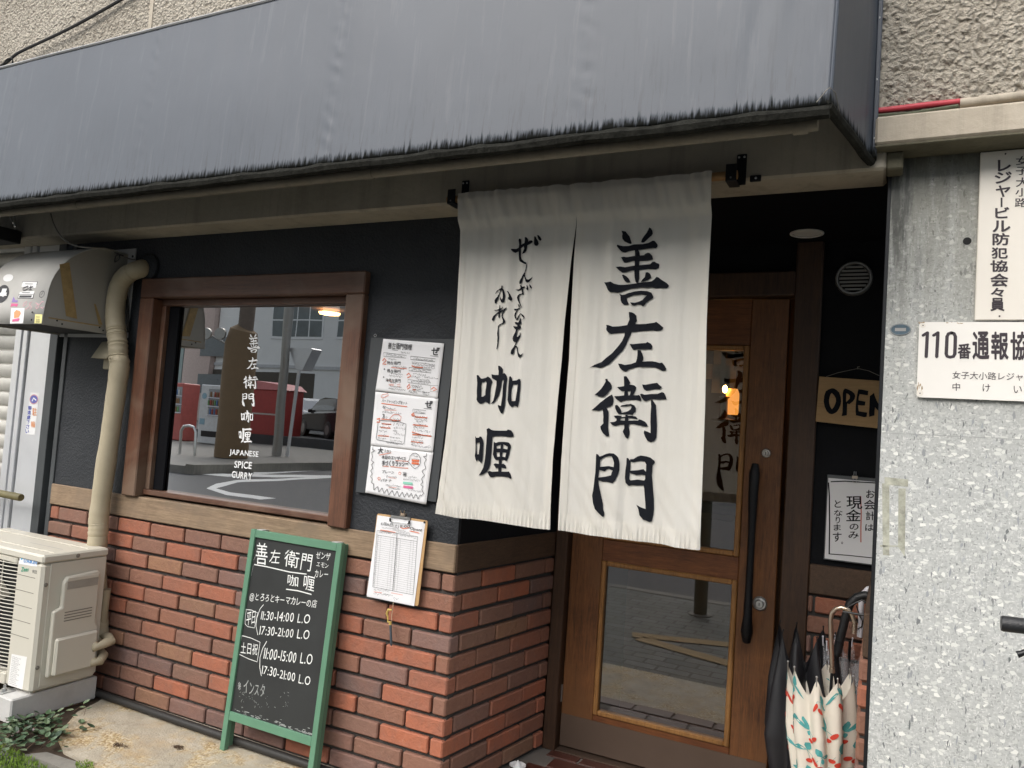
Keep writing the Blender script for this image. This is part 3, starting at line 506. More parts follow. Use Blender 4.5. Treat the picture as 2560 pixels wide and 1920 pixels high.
# warm wall seen through the gap beside the door
# ---------------------------------------------------------------- brush lettering traced from the curtain, as outlines in metres on its plane
TR = {
'zen': (1450,550,7.373, ['763,193 840,210 870,250 918,305 960,430 945,448 900,435 820,395 780,345 772,290 782,260','1275,133 1310,155 1335,200 1343,250 1320,285 1270,325 1220,375 1180,410 1150,415 1122,405 1140,345 1180,290 1225,235 1255,180','690,457 740,470 800,480 900,480 1000,455 1150,440 1260,420 1340,380 1375,385 1410,425 1435,465 1425,500 1395,522 1350,515 1250,525 1150,540 1050,555 900,580 835,600 790,595 750,570 715,530 683,485','1015,545 1070,545 1095,590 1100,650 1090,800 1090,950 1090,1080 1075,1140 1050,1175 1025,1140 1010,1060 1005,940 1015,800 1018,650','755,685 800,675 860,685 1000,668 1180,645 1190,628 1240,600 1275,602 1310,635 1335,665 1345,725 1250,745 1100,752 980,760 850,790 815,785 790,750','660,868 740,855 830,870 1000,845 1200,820 1290,812 1330,770 1370,765 1410,790 1450,805 1468,830 1455,890 1390,910 1250,900 1100,918 960,935 850,965 780,970 720,930','770,1012 800,1005 860,1040 900,1080 935,1145 915,1158 865,1155 830,1130 800,1080','1205,965 1240,957 1280,980 1305,1020 1308,1060 1270,1090 1220,1110 1160,1135 1118,1140 1140,1100 1190,1050','448,1150 500,1155 580,1145 640,1180 720,1195 820,1195 1000,1175 1080,1155 1200,1140 1320,1125 1370,1090 1410,1045 1450,1060 1500,1100 1590,1155 1635,1200 1630,1225 1600,1255 1500,1255 1400,1260 1330,1240 1120,1240 950,1270 800,1310 700,1345 640,1335 570,1340 530,1300 490,1220','720,1355 780,1380 830,1375 900,1350 1000,1320 1120,1300 1230,1305 1310,1335 1325,1370 1350,1415 1335,1440 1260,1480 1205,1525 1195,1555 1155,1592 1120,1560 1060,1555 1000,1582 960,1570 930,1520 1010,1525 1080,1505 1150,1470 1180,1430 1225,1385 1130,1370 1000,1385 920,1420 860,1440 870,1480 910,1560 880,1565 820,1570 770,1530 750,1480 745,1400']),
'za': (1450,760,7.373, ['905,148 960,155 1000,175 1040,215 1040,260 1052,315 1025,340 1020,370 1200,360 1360,340 1400,325 1450,360 1530,430 1520,460 1480,490 1400,497 1340,480 1200,488 1060,508 955,515 940,560 900,640 860,740 790,860 700,950 620,1040 540,1120 450,1160 380,1178 300,1160 250,1165 190,1180 280,1125 400,1070 490,1000 600,910 700,790 780,680 820,590 830,525 720,535 620,550 590,558 540,535 500,490 497,460 505,430 495,388 540,395 610,420 720,412 875,390 890,350 915,290 910,220','915,735 980,740 1100,725 1205,712 1230,692 1290,725 1315,755 1325,785 1300,832 1240,825 1110,830 1050,830 990,850 960,820','1060,845 1115,850 1145,930 1160,985 1155,1025 1138,1060 1230,1050 1320,1050 1400,1065 1460,1085 1505,1075 1550,1130 1585,1195 1570,1225 1510,1230 1450,1195 1380,1165 1260,1155 1100,1155 980,1180 900,1205 850,1250 790,1230 740,1180 705,1098 770,1105 830,1125 940,1105 1030,1075 1050,1010 1060,930']),
'e': (1450,920,7.373, ['475,205 515,200 525,235 570,275 595,330 590,385 555,420 510,480 440,535 400,535 345,525 330,505 280,500 340,440 400,380 450,315 485,250','600,490 625,550 625,620 610,680 570,710 490,730 520,770 535,830 535,920 530,1000 525,1090 535,1170 548,1245 530,1262 490,1255 430,1200 395,1130 385,1080 440,1020 435,960 440,900 435,830 430,760 360,790 290,780 225,785 300,715 380,640 470,570 540,520','810,155 855,150 880,185 905,230 922,268 905,310 960,310 1000,320 1038,360 1025,410 1000,460 975,500 1050,503 1080,495 1105,520 1125,600 1100,605 1050,590 900,585 800,605 760,630 700,595 670,570 640,520 720,518 815,505 820,430 770,425 720,390 690,352 750,345 815,335|880,430 935,420 915,500 885,505','650,690 690,680 730,720 765,790 770,825 870,800 930,760 945,720 930,690 850,705 745,715 770,690 850,670 935,660 1000,690 1030,740 1025,800 990,830 965,865 900,850 800,848 715,850 680,800 655,740','635,880 700,875 780,885 770,905 835,895 835,860 870,855 880,880 960,880 1030,895 1055,930 1045,942 980,930 890,915 885,970 1000,965 1060,970 1085,945 1130,960 1190,990 1220,1030 1240,1070 1190,1080 1120,1060 1090,1055 1000,1035 900,1035 895,1090 910,1170 905,1230 885,1290 865,1305 830,1270 800,1200 790,1170 815,1110 815,1040 750,1045 660,1070 600,1050 560,1000 640,995 680,970 680,935 650,915|760,925 830,920 825,968 745,965','1137,300 1200,305 1240,295 1330,280 1415,270 1440,300 1500,350 1460,390 1400,385 1300,395 1215,415 1170,390 1148,350','1100,480 1130,470 1180,490 1300,475 1420,475 1500,440 1540,455 1560,490 1590,575 1500,575 1400,575 1300,570 1200,610 1170,600 1125,545','1290,580 1320,580 1350,620 1390,680 1395,780 1400,900 1405,1050 1400,1200 1395,1280 1360,1340 1295,1370 1230,1340 1190,1270 1165,1200 1170,1150 1240,1175 1290,1200 1290,1100 1285,1000 1290,850 1300,700']),
'mon': (1430,1100,7.373, ['455,255 490,265 520,305 560,290 620,260 700,242 780,248 830,285 860,320 880,380 885,450 880,560 850,650 810,740 760,795 710,780 650,765 580,765 500,740 505,820 520,920 545,1040 575,1160 585,1280 605,1330 605,1390 585,1418 550,1400 500,1350 430,1270 395,1160 380,1020 400,920 415,800 430,700 445,600 450,450|530,370 600,315 690,295 740,298 770,360 785,420 775,500 690,480 525,495|515,550 610,575 640,545 690,530 760,560 740,600 730,650 620,675 500,690','1000,330 1030,335 1065,380 1065,355 1130,352 1200,305 1260,285 1360,300 1440,325 1510,385 1515,420 1475,470 1470,580 1460,650 1475,780 1485,950 1495,1100 1500,1280 1490,1380 1460,1500 1415,1512 1300,1465 1240,1385 1220,1280 1182,1192 1260,1240 1350,1275 1345,1150 1330,1000 1320,880 1310,830 1200,840 1100,828 1045,848 980,790 970,700 980,560 995,450|1075,395 1130,410 1260,385 1330,395 1360,450 1355,590 1310,535 1220,555 1070,565|1060,600 1100,620 1180,645 1280,635 1340,650 1345,720 1320,745 1200,730 1080,745 1055,720']),
'ze': (1200,570,11.06, ['880,590 1000,575 1060,540 1075,450 1065,380 1055,330 1070,290 1120,295 1150,330 1155,400 1150,470 1260,430 1270,360 1265,275 1300,265 1340,300 1360,345 1360,390 1440,350 1480,380 1470,410 1440,440 1340,495 1330,570 1310,650 1260,705 1190,730 1220,660 1250,590 1240,520 1145,570 1150,700 1155,800 1180,880 1250,940 1310,970 1330,1060 1310,1170 1280,1240 1270,1310 1290,1370 1320,1430 1370,1440 1420,1400 1470,1355 1430,1440 1380,1510 1330,1530 1290,1490 1270,1410 1255,1355 1240,1350 1220,1380 1200,1450 1180,1530 1150,1560 1110,1560 1095,1510 1120,1450 1160,1400 1200,1320 1250,1250 1290,1150 1305,1060 1300,1015 1250,1005 1180,970 1110,930 1075,870 1065,760 1060,650 1020,660 980,690 930,670 890,630','1510,235 1545,240 1570,300 1605,360 1620,430 1600,480 1560,500 1520,480 1505,440','1580,200 1610,190 1660,240 1695,310 1660,355 1610,310']),
'zae': (1200,690,10.055, ['1025,245 1060,235 1080,280 1150,270 1168,305 1100,330 1125,430 1128,485 1080,470 1020,490 995,550 1010,620 1040,700 1080,810 1060,800 1010,700 960,610 937,545 955,500 1000,465 1080,450 1070,350 980,380 890,345 1000,340 1050,310','1200,240 1225,255 1245,330 1235,380 1190,340 1205,300','1260,215 1290,240 1318,290 1310,330 1270,290','970,710 995,720 1025,770 1000,800 985,770','870,825 920,830 1000,810 1060,800 1020,830 970,860 930,930 910,1000 940,1080 980,1010 1040,940 1100,980 1140,1020 1158,1050 1130,1090 1095,1115 1130,1060 1080,1020 1050,965 1020,990 990,1080 970,1115 930,1112 890,1060 870,1000 890,930 940,870 900,880 872,860','1040,1060 1055,1100 1050,1150 1070,1165 1065,1210 1010,1240 1045,1270 1055,1310 1010,1345 970,1355 950,1450 945,1520 965,1550 1020,1480 1030,1410 1050,1460 1040,1540 990,1610 970,1650 870,1655 840,1590 845,1530 890,1440 920,1355 870,1310 850,1260 900,1270 960,1280 960,1245 900,1210 885,1170 920,1155 980,1180 1010,1130','565,255 590,250 605,280 590,320 625,350 655,420 672,510 660,600 640,670 600,685 560,670 530,610 525,560 545,520 545,560 575,600 600,560 600,480 590,400 575,360 530,430 500,500 460,600 425,680 385,690 375,620 400,570 450,520 500,440 540,360 480,370 430,410 410,450 395,440 430,380 500,330 560,315','705,385 740,400 790,480 825,570 825,610 795,635 750,600 735,560 755,540 750,470','510,740 528,740 528,800 550,830 600,780 608,800 550,860 530,880 600,860 660,820 708,800 690,850 640,910 605,970 600,1030 640,1090 670,1150 665,1190 620,1215 540,1230 500,1270 490,1350 490,1450 495,1560 485,1655 445,1655 455,1550 445,1450 460,1350 470,1260 520,1215 590,1190 605,1130 575,1060 565,1010 580,950 600,900 540,930 525,960 520,1030 520,1080 480,1040 475,1020 490,960 440,960 400,1010 370,1080 345,1140 305,1110 310,1070 340,1010 400,960 470,910 500,880 440,870 380,880 365,855 430,855 500,835']),
'mon2': (1160,760,9.217, ['1150,760 1135,800 1150,860 1185,885 1215,882 1190,945 1150,1010 1105,1080 1095,1140 1125,1172 1150,1165 1175,1120 1180,1070 1200,1010 1230,1000 1240,1060 1255,1150 1275,1220 1310,1250 1360,1200 1400,1135 1330,1180 1290,1150 1265,1090 1260,1020 1240,975 1205,970 1240,890 1275,820 1290,790 1240,755','780,690 790,760 790,850 775,950 760,1040 770,1052 785,1030 800,960 815,850 820,760 820,680']),
'ka': (1150,880,8.848, ['375,515 410,510 465,585 500,590 570,570 610,540 660,570 700,620 718,665 690,720 675,800 665,900 660,1000 655,1130 635,1150 600,1120 560,1095 480,1140 440,1145 390,1110 365,1050 375,990 375,850 385,700 380,600|490,665 530,665 570,640 585,680 575,780 560,860 555,950 510,985 470,990 468,900 475,840 470,750','855,310 880,305 930,330 980,390 970,440 970,490 1005,470 1040,500 1065,550 1075,600 1060,680 1050,780 1040,900 1030,1050 1015,1200 990,1300 960,1365 920,1350 880,1290 850,1220 840,1170 920,1195 935,1100 955,980 965,850 975,740 990,660 985,610 950,640 930,760 900,870 860,970 800,1070 740,1130 680,1150 740,1070 770,960 790,850 810,740 815,640 760,610 710,580 695,490 780,510 860,510 865,430 855,370','1115,550 1145,540 1170,580 1185,640 1280,630 1330,598 1360,610 1372,660 1365,800 1350,950 1340,1080 1320,1170 1300,1235 1270,1200 1220,1195 1165,1225 1120,1180 1095,1130 1075,1060 1085,950 1095,800 1105,650|1210,715 1270,725 1300,715 1290,850 1270,970 1250,1085 1165,1090 1160,980 1165,850 1185,760']),
'ri': (1150,1040,8.848, ['330,440 350,480 410,480 430,450 470,460 500,520 517,600 505,700 495,850 490,970 470,1055 430,1010 385,965 360,1010 335,960 320,880 330,800 330,650|365,590 425,585 430,640 415,720 405,845 370,850 358,760 355,640','580,290 630,265 690,305 750,320 900,325 1060,325 1090,300 1160,320 1200,370 1218,430 1200,460 1120,465 1000,450 900,440 780,445 715,455 705,560 695,700 680,900 660,1050 630,1150 580,1240 500,1290 400,1315 450,1250 510,1130 530,1000 550,850 570,650 580,480 590,390','740,565 790,595 850,575 950,570 1060,578 1110,590 1150,650 1155,700 1130,760 1110,850 1085,930 1065,975 1045,1000 1010,975 940,970 940,1065 980,1052 1030,1085 1050,1130 1045,1165 1000,1155 930,1140 930,1230 1060,1230 1110,1225 1150,1280 1175,1360 1150,1390 1090,1350 1000,1340 900,1335 780,1335 720,1355 670,1360 630,1310 595,1235 640,1215 700,1235 850,1225 850,1145 790,1155 760,1110 735,1070 770,1048 860,1062 870,970 790,975 750,930 720,850 725,780 740,680|810,665 910,635 905,720 815,720|975,625 1080,680 1070,740 965,720|805,800 890,805 890,895 820,905|960,800 1045,815 1020,910 948,895']),
}
NY = -.20                                            # the curtain hangs on this plane
def traced(key):
    x0, y0, s, polys = TR[key]; out = []
    for p in polys:
        loops = []
        for l in p.split('|'):
            lp = []
            for q in l.split():
                a, b = q.split(','); w_ = at(x0+float(a)/s, y0+float(b)/s, NY); lp.append((w_.x, w_.z))
            loops.append(lp)
        out.append(loops)
    return out
def tri_box(mb, s, BL, BR, TL, wt='r', jit=0.):
    """whole string, its ink box laid on the parallelogram BL-BR-TL"""
    BL, BR, TL = V(BL), V(BR), V(TL); tmp = MB(); text(tmp, s, (0,0,0), (1,0,0), (0,0,1), 1., wt=wt, jit=jit); nn = (TL-BL).cross(BR-BL).normalized(); nn = -nn if nn.dot(EYEP-BL) < 0 else nn
    x0 = min(p.x for p in tmp.v); x1 = max(p.x for p in tmp.v); z0 = min(p.z for p in tmp.v); z1 = max(p.z for p in tmp.v)
    mb.add([BL + (BR-BL)*((p.x-x0)/(x1-x0)) + (TL-BL)*((p.z-z0)/(z1-z0)) + nn*abs(p.y) for p in tmp.v], tmp.f)
class Plane:                               # a real plane; q(x, y) takes a point of one zoomed photo crop onto it
    def __init__(s, P, n, x0, y0, sc_): s.P, s.n, s.a = V(P), V(n), (x0, y0, sc_)
    def q(s, x, y): return hit(*zp(x, y, *s.a), s.P, s.n)
    def crop(s, x0, y0, sc_): return Plane(s.P, s.n, x0, y0, sc_)
    def line(s, mb, t, bl, br, tl, wt='r', jit=0.): tri_box(mb, t, s.q(*bl), s.q(*br), s.q(*tl), wt, jit)
    def ch(s, mb, c, x0, y0, x1, y1, wt='r', jit=0.): s.line(mb, c, (x0, y1), (x1, y1), (x0, y0), wt, jit)
    def pen(s, mb, pts, wd): mb.ribbon([s.q(*p) for p in pts], wd, s.n)
    def poly(s, mb, loops):
        L = [[s.q(*map(float, q.split(','))) for q in l.split()] for l in loops.split('|')]; mb.sheet(L[0], L[1:])

# ================================================================ noren curtain
def interp(tab, z):
    tab = sorted(tab)
    if z <= tab[0][0]: return tab[0][1]
    for (a, b), (c, d) in zip(tab, tab[1:]):
        if z <= c: return b+(d-b)*(z-a)/(c-a)
    return tab[-1][1]
def edge_tab(pxs): return [(at(x, y, NY).z, at(x, y, NY).x) for x, y in pxs]
E_L = edge_tab([(1155,494),(1153,545),(1151,640),(1141,800),(1124,1000),(1108,1130),(1088,1288)])
E_ML = edge_tab([(1447,470),(1443,537),(1428,650),(1412,800),(1405,900),(1396,993),(1382,1150),(1374,1326)])
E_MR = edge_tab([(1447,470),(1443,537),(1434,650),(1426,800),(1422,900),(1414,1000),(1404,1150),(1396,1323)])
E_R = edge_tab([(1786,432),(1783,490),(1775,640),(1768,800),(1764,1000),(1757,1200),(1752,1362)])
NZ1, NZ0 = 2.212, 1.078
def ripple(x, z):
    t = (NZ1-z)/(NZ1-NZ0); hd = max(0., 1-max(0, t-.085)/.03) if t > .085 else 1.; bt = max(0., (t-.93)/.07)
    a = noise.noise((x*8.5, z*.9, 3.1))*.016*(.35+t) + noise.noise((x*21+z*1.3, z*1.1, 7.7))*.0095*(1.15-.4*t) + noise.noise((x*44, z*1.6, 1.2))*.0050*(1.25-t*.9)
    a += hd*(noise.noise((x*38+z*9, z*7, 9.1))*.010-.012) + bt*(.0020*math.sin(x*2*math.pi/.0135)+.003*noise.noise((x*90, 0, 5)))
    a += noise.noise((x*30+z*22, z*3, 4.4))*.005*max(0, t-.55)*2.
    return NY + a - .018*hd*(1-abs(t-.02)/.10 if t < .10 else 0)
noren = thing('noren_curtain', 'cream cotton door curtain in two hanging panels with large black brush characters', 'curtain', (-.96, NY, NZ0))
def panel(el, er, hem_l, hem_r):
    def fn(u, v):
        z = NZ1+(NZ0-NZ1)*v; zb = z+.004*noise.noise((u*4, 1.3, 2))*v; x = interp(el, z)*(1-u)+interp(er, z)*u; return V((x, ripple(x, z), zb))
    mb = MB(); mb.grid(fn, 96, 150); c = mb.build('cloth_panel', M['cloth'], noren, smooth=True, recalc=False)
    hm = MB()
    for a, b in hem_l: hm.grid(lambda u, v: fn(a+(b-a)*u, v)+V((0, -.0016, 0)), 6, 150)
    hm.grid(lambda u, v: fn(u, .955+.0448*v)+V((0, -.0022, 0)), 96, 10); hm.build('hem', M['cloth'], c, smooth=True, recalc=False)
panel(E_L, E_ML, [(0.001, .055), (.945, .999)], 0); panel(E_MR, E_R, [(.001, .055), (.945, .999)], 0)
def inside(p, lp):
    r = False; k = len(lp)
    for i in range(k):
        (x1, y1), (x2, y2) = lp[i], lp[(i+1) % k]
        if (y1 > p[1]) != (y2 > p[1]) and p[0] < (x2-x1)*(p[1]-y1)/(y2-y1)+x1: r = not r
    return r
def cloth_letters(mb, loops, dy):
    pts, edges = [], []
    for lp in loops:
        b = len(pts); pts += [V(p) for p in lp]; edges += [(b+i, b+(i+1) % len(lp)) for i in range(len(lp))]
    xs = [p[0] for p in loops[0]]; zs = [p[1] for p in loops[0]]; g = .011; x = min(xs)
    while x < max(xs):
        z = min(zs)
        while z < max(zs):
            if inside((x, z), loops[0]) and not any(inside((x, z), h) for h in loops[1:]): pts.append(V((x, z)))
            z += g
        x += g
    r = geometry.delaunay_2d_cdt(pts, edges, [], 0, 1e-6); vs, fs = r[0], r[2]
    keep = []
    for f in fs:
        c = (sum(vs[i].x for i in f)/len(f), sum(vs[i].y for i in f)/len(f))
        if inside(c, loops[0]) and not any(inside(c, h) for h in loops[1:]): keep.append(f)
    mb.add([V((p.x, ripple(p.x, p.y)+dy, p.y)) for p in vs], keep)
for keys in (('zen', 'za', 'e', 'mon'), ('ze', 'zae', 'mon2'), ('ka', 'ri')):
    mb = MB(); k = 0
    for key in keys:
        for loops in traced(key): cloth_letters(mb, loops, -.0030-.00012*(k % 5)); cloth_letters(mb, loops, .0022+.00012*(k % 5)); k += 1
    mb.build('lettering', M['ink'], noren, recalc=False)
rod = thing('curtain_rod', 'round wooden rod on two black brackets under the lintel, carrying the door curtain', 'curtain rod', (-.95, NY, 2.2))
mb = MB(); mb.tube([(-1.465, NY, 2.200), (-.447, NY, 2.204)], .0135, 14); mb.build('pole', M['rod'], rod, smooth=True)
for bx, hook in ((-1.44, 0), (-.462, 1)):
    mb = MB(); mb.box(bx+.003, bx+.033, -.1605, -.1555, 2.185, 2.282, .002); mb.box(bx-.016, bx+.016, NY-.021, NY+.044, 2.180, 2.185, .001); mb.box(bx-.016, bx+.016, NY-.022, NY-.018, 2.18, 2.232, .001); br_ = mb.build('bracket', M['black'], rod)
    mb = MB()
    for sx in (.010, .026): mb.lathe([(.0035, 0), (.0035, .002), (.001, .003)], (bx+sx, -.161, 2.272), (0,-1,0), 10)
    mb.lathe([(.003, 0), (.003, .002)], (bx, NY-.022, 2.19), (0,-1,0), 8); mb.build('screw', M['steel'], br_, each=True)
    if hook:
        mb = MB(); mb.box(bx+.045, bx+.078, -.162, -.1555, 2.192, 2.212, .002); st_ = mb.build('end_stop', M['black'], rod)
        mb = MB(); mb.lathe([(.004, 0), (.004, .002), (.001, .003)], (bx+.063, -.162, 2.203), (0,-1,0), 10); mb.build('screw', M['steel'], st_)

# ================================================================ awning
AY0, AY1 = -.58, -.53; AZ0 = 2.226; AZ1 = at(350, 85, AY1).z; AX0 = -5.4
aw = thing('awning', 'long grey vinyl box awning wet with rain, mildew along its bottom edge', 'awning', (-2.5, AY0, AZ0))
seams = [at(*zp(30, 700, 0, 0, 2.212), -.56).x, at(*zp(800, 700, 0, 0, 2.212), -.56).x, at(*zp(1830, 700, 0, 0, 2.212), -.56).x, at(*zp(1240, 600, 900, 0, 2.212), -.56).x]
def aw_front(u, v):
    z = AZ0+(AZ1-AZ0)*v; x1 = -.165+.012*v; x = AX0+(x1-AX0)*u; y = AY0+(AY1-AY0)*v
    d = .004*noise.noise((x*2.1, z*2.5, 5)) + .0015*noise.noise((x*7, z*3, 8))
    for i, s in enumerate(seams):
        k = math.exp(-((x-s)/.030)**2); kk = math.exp(-((x-s)/.0045)**2); w_ = (.35, .5, .8, 1.)[i]
        d += w_*k*(.0007*math.sin(z*95+x*60+i)+.0016*noise.noise((x*30+z*20, z*38, i)))-.0010*kk
    k = math.exp(-((x+.42-(z-AZ0)*.35)/.06)**2)*(1 if i == 3 else 0)*min(1, (z-AZ0)*3); d += .003*k*math.sin(x*50)
    return V((x, y+d, z))
mb = MB(); mb.grid(aw_front, 620, 60); fa = mb.build('front_panel', M['awning'], aw, smooth=True, recalc=False)
def aw_side(u, v):
    z = AZ0+(AZ1-AZ0)*v; xf = -.1645+.012*v; yf = AY0+(AY1-AY0)*v; xb, yb = -.078, -.158
    return V((xf+(xb-xf)*u+.006*math.sin(u*3.1)*noise.noise((u*2, v*3, 1))-.004*math.exp(-((u-.85)/.08)**2), yf+(yb-yf)*u, z-.0*u))
mb = MB(); mb.grid(aw_side, 30, 30); sd_ = mb.build('side_panel', M['awning'], aw, smooth=True, recalc=False)
for o in (fa, sd_): md = o.modifiers.new('thick', 'SOLIDIFY'); md.thickness = .0025; md.offset = 1
mb = MB(); mb.grid(lambda u, v: V((AX0+(-.16-AX0)*u, AY1+(-.152-AY1)*v, AZ1+.25*v)), 2, 2); mb.build('top_panel', M['awning'], aw)
mb = MB(); mb.tube([aw_front(i/60, 0)+V((0, .012, -.010+.002*math.sin(i*5.))) for i in range(61)], [.0185+.002*math.sin(i*9.) for i in range(61)], 8)
mb.tube([aw_side(i/10, 0)+V((-.006, 0, -.002)) for i in range(11)], .013, 8); mb.build('bottom_roll', M['moss_dark'], aw, smooth=True)
mb = MB(); mb.tube([aw_front(i/40, 1)+V((0, -.002, .004)) for i in range(41)], .0065, 6); mb.build('top_trim', M['steel'], aw, smooth=True)
mb = MB(); mb.tube([aw_front(1, i/20)+V((.001, -.003, 0)) for i in range(21)], .0038, 6); mb.build('corner_piping', M['awning'], aw, smooth=True)
mb = MB(); mb.tube([(-4.7, -.515, 2.203), (-2.3, -.515, 2.202), (-.195, -.515, 2.206)], .0165, 12)
for x in (-3.1, -1.58, -.235): mb.tube([(x-.018, -.515, 2.2035), (x+.018, -.515, 2.2035)], .0190, 12)
mb.build('frame_pipe', M['piped'], aw, smooth=True)
mb = MB()
for z in (2.28, 2.45, 2.63, 2.8): mb.lathe([(.006, 0), (.006, .002), (.003, .005), (.001, .0055)], (-.0775, -.185, z), (1, -.2, 0), 10)
mb.build('press_stud', M['steel'], aw, smooth=True, each=True)
mb = MB(); mb.box(-.082, -.070, -.19, -.152, AZ0-.0, AZ1, .002); mb.build('edge_strip', M['awning'], aw)
mb = MB(); c = V((-.166, -.578, 2.232)); mb.tube([c+V((-.028, -.008, 0)), c+V((-.008, -.008, .026)), c+V((0, -.01, .032)), c+V((.012, .01, .026)), c+V((.02, .05, -.004))], .0012, 5); mb.build('wire_loop', M['cable_grey'], aw)
mb = MB(); rnd = random.Random(3)
for _ in range(1500):
    u, v = rnd.random(), rnd.random()**1.15*.85+.02
    if u < .28 and rnd.random() < .4: continue
    p = aw_front(u, v); r = .0011+.0021*rnd.random()**3; mb.ball(p+V((0, -.0005, 0)), r, 6, (1, .55, 1.25))
tag(mb.build('rain_drops', M['drop'], aw, smooth=True), kind='stuff')

# ================================================================ things high on the left
tag_ = tag
mb = MB(); mb.box(-4.75, -4.06, -.40, -.17, 2.165, 2.232, .004); wbx = V((-4.4, -.3, 2.1)); wb_ = thing('wiring_box', 'dark open wiring tray with tangled cables under the awning above the vent hood', 'wiring', wbx)
mb.build('tray', M['dark'], wb_)
mb = MB(); rnd = random.Random(11)
for k in range(9):
    p = V((-4.35+rnd.random()*.3, -.42, 2.20)); pts = []
    for i in range(7): pts.append(p+V((i*.035*rnd.uniform(.3, 1.2), -.02*rnd.random(), .05*math.sin(i*1.3+k)*rnd.uniform(.4, 1)-.03)))
    mb.tube(pts, .0045, 6)
mb.build('cable', M['cable'], wb_, smooth=True)
mb = MB(); mb.tube([at(*zp(100, 275, 0, 480, 5.53), -.43), at(*zp(180, 430, 0, 480, 5.53), -.43)], .003, 6); mb.tube([at(*zp(190, 290, 0, 480, 5.53), -.44), at(*zp(208, 480, 0, 480, 5.53), -.44)], .0045, 6); mb.tube([at(*zp(140, 280, 0, 480, 5.53), -.44), at(*zp(235, 300, 0, 480, 5.53), -.44)], .004, 6); mb.build('wire_clip', M['steel'], wb_)
def cable(name, pts, r, mat, label, cat='cable'):
    mb = MB(); P_ = [V(p) for p in pts]; out = []
    for i in range(len(P_)-1):                 # Catmull-Rom
        a, b, c, d = P_[max(i-1, 0)], P_[i], P_[i+1], P_[min(i+2, len(P_)-1)]
        for t in [j/8 for j in range(8)]: out.append(.5*((2*b)+(c-a)*t+(2*a-5*b+4*c-d)*t*t+(3*b-a-3*c+d)*t**3))
    out.append(P_[-1]); mb.tube(out, r, 7); return tag(mb.build(name, mat, smooth=True, loc=P_[0]), label, cat)
Zc = lambda x, y, Y: at(*zp(x, y, 0, 480, 5.53), Y)
cable('thin_cable', [Zc(700, 300, -.17), Zc(735, 420, -.18), Zc(800, 550, -.2), Zc(900, 670, -.22), Zc(1050, 745, -.24), Zc(1250, 772, -.26), Zc(1450, 780, -.2), Zc(1560, 815, -.16), Zc(1640, 870, -.12), Zc(1800, 925, -.03), Zc(1870, 930, -.012)], .0032, M['cable_grey'], 'thin grey cable drooping from the lintel to the vent hood')
cable('black_cable', [Zc(1590, 840, -.15), Zc(1650, 870, -.15), Zc(1640, 930, -.15), Zc(1590, 965, -.15), Zc(1590, 920, -.15), Zc(1620, 870, -.15), Zc(1700, 880, -.1)], .0035, M['cable'], 'short black cable end knotted in a loop on the vent hood')
cable('wall_cable', [at(-60, 195, -.17), at(10, 160, -.17), at(35, 140, -.19), at(60, 125, -.19), at(180, 68, -.18), at(305, -2, -.17), at(420, -70, -.17)], .0075, M['cable'], 'black cable running diagonally up the stucco wall above the awning')
cable('cable_loop', [at(-20, 200, -.17), at(5, 165, -.185), at(18, 148, -.19), at(30, 146, -.19), at(30, 160, -.18), at(10, 180, -.17)], .0035, M['cable'], 'small loop of thin black wire on the stucco wall beside the diagonal cable')

# vent hood: curved sheet-steel cowl
HX1, HZ0 = -3.445, 1.712; HX0 = at(0, 714, -.33).x-.01
hood = thing('vent_hood', 'stained grey sheet-steel exhaust hood with rounded front, covered in stickers', 'vent hood', (-3.65, -.2, HZ0))
prof = [(-.004, 2.128), (-.085, 2.132)]
for i in range(13):
    a = math.pi/2*i/12; prof.append((-.085-.300*math.sin(a)**1.05, 1.845+.287*math.cos(a)**1.05))
prof += [(-.392, 1.80), (-.398, HZ0+.004)]
mb = MB(); n_ = len(prof); nx = 24
def hood_pt(x, s):                                    # s: index along the profile
    i = min(int(s), n_-2); f = s-i; return V((x, prof[i][0]*(1-f)+prof[i+1][0]*f, prof[i][1]*(1-f)+prof[i+1][1]*f))
mb.add([(x, y, z) for x in (HX0, HX1) for y, z in prof], [(i, i+1, n_+i+1, n_+i) for i in range(n_-1)]); sh = mb.build('curved_front', M['hood'], hood, smooth=True); md = sh.modifiers.new('thick', 'SOLIDIFY'); md.thickness = .003
for x, d in ((HX1-.004, .002), (HX0+.002, .002)):
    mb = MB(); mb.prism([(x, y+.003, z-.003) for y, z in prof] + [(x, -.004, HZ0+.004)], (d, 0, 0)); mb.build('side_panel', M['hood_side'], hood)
mb = MB(); mb.box(HX0-.03, HX1+.050, -.0035, .0035, HZ0-.004, 2.155, .001); mb.build('wall_flange', M['galv'], hood)
mb = MB(); mb.box(HX0+.01, HX1-.012, -.385, -.006, HZ0+.012, HZ0+.020); mb.build('underside_shade', M['dark'], hood)  # dark slab standing in for the shade inside the open hood
mb = MB(); mb.box(HX1-.0015, HX1+.0015, -.396, -.004, HZ0+.004, HZ0+.034, .0005); mb.build('bottom_rim', M['hood_side'], hood)
mb = MB()
for y in (-.33, -.305, -.12, -.1):
    mb.lathe([(.004, 0), (.004, .002), (.001, .003)], (HX1+.0016, y, HZ0+.018+(.012 if y in (-.33, -.12) else 0)), (1,0,0), 8)
for x in (-3.52, HX0+.06):
    for z in (1.735, 1.77): mb.lathe([(.004, 0), (.004, .002), (.001, .003)], (x, -.3985, z), (0,-1,0), 8)
mb.lathe([(.006, 0), (.006, .003), (.002, .004)], (HX1+.035, -.004, 2.115), (0,-1,0), 10); mb.build('rivet', M['iron'], hood, each=True)
mb = MB(); xs_ = HX1+.0009
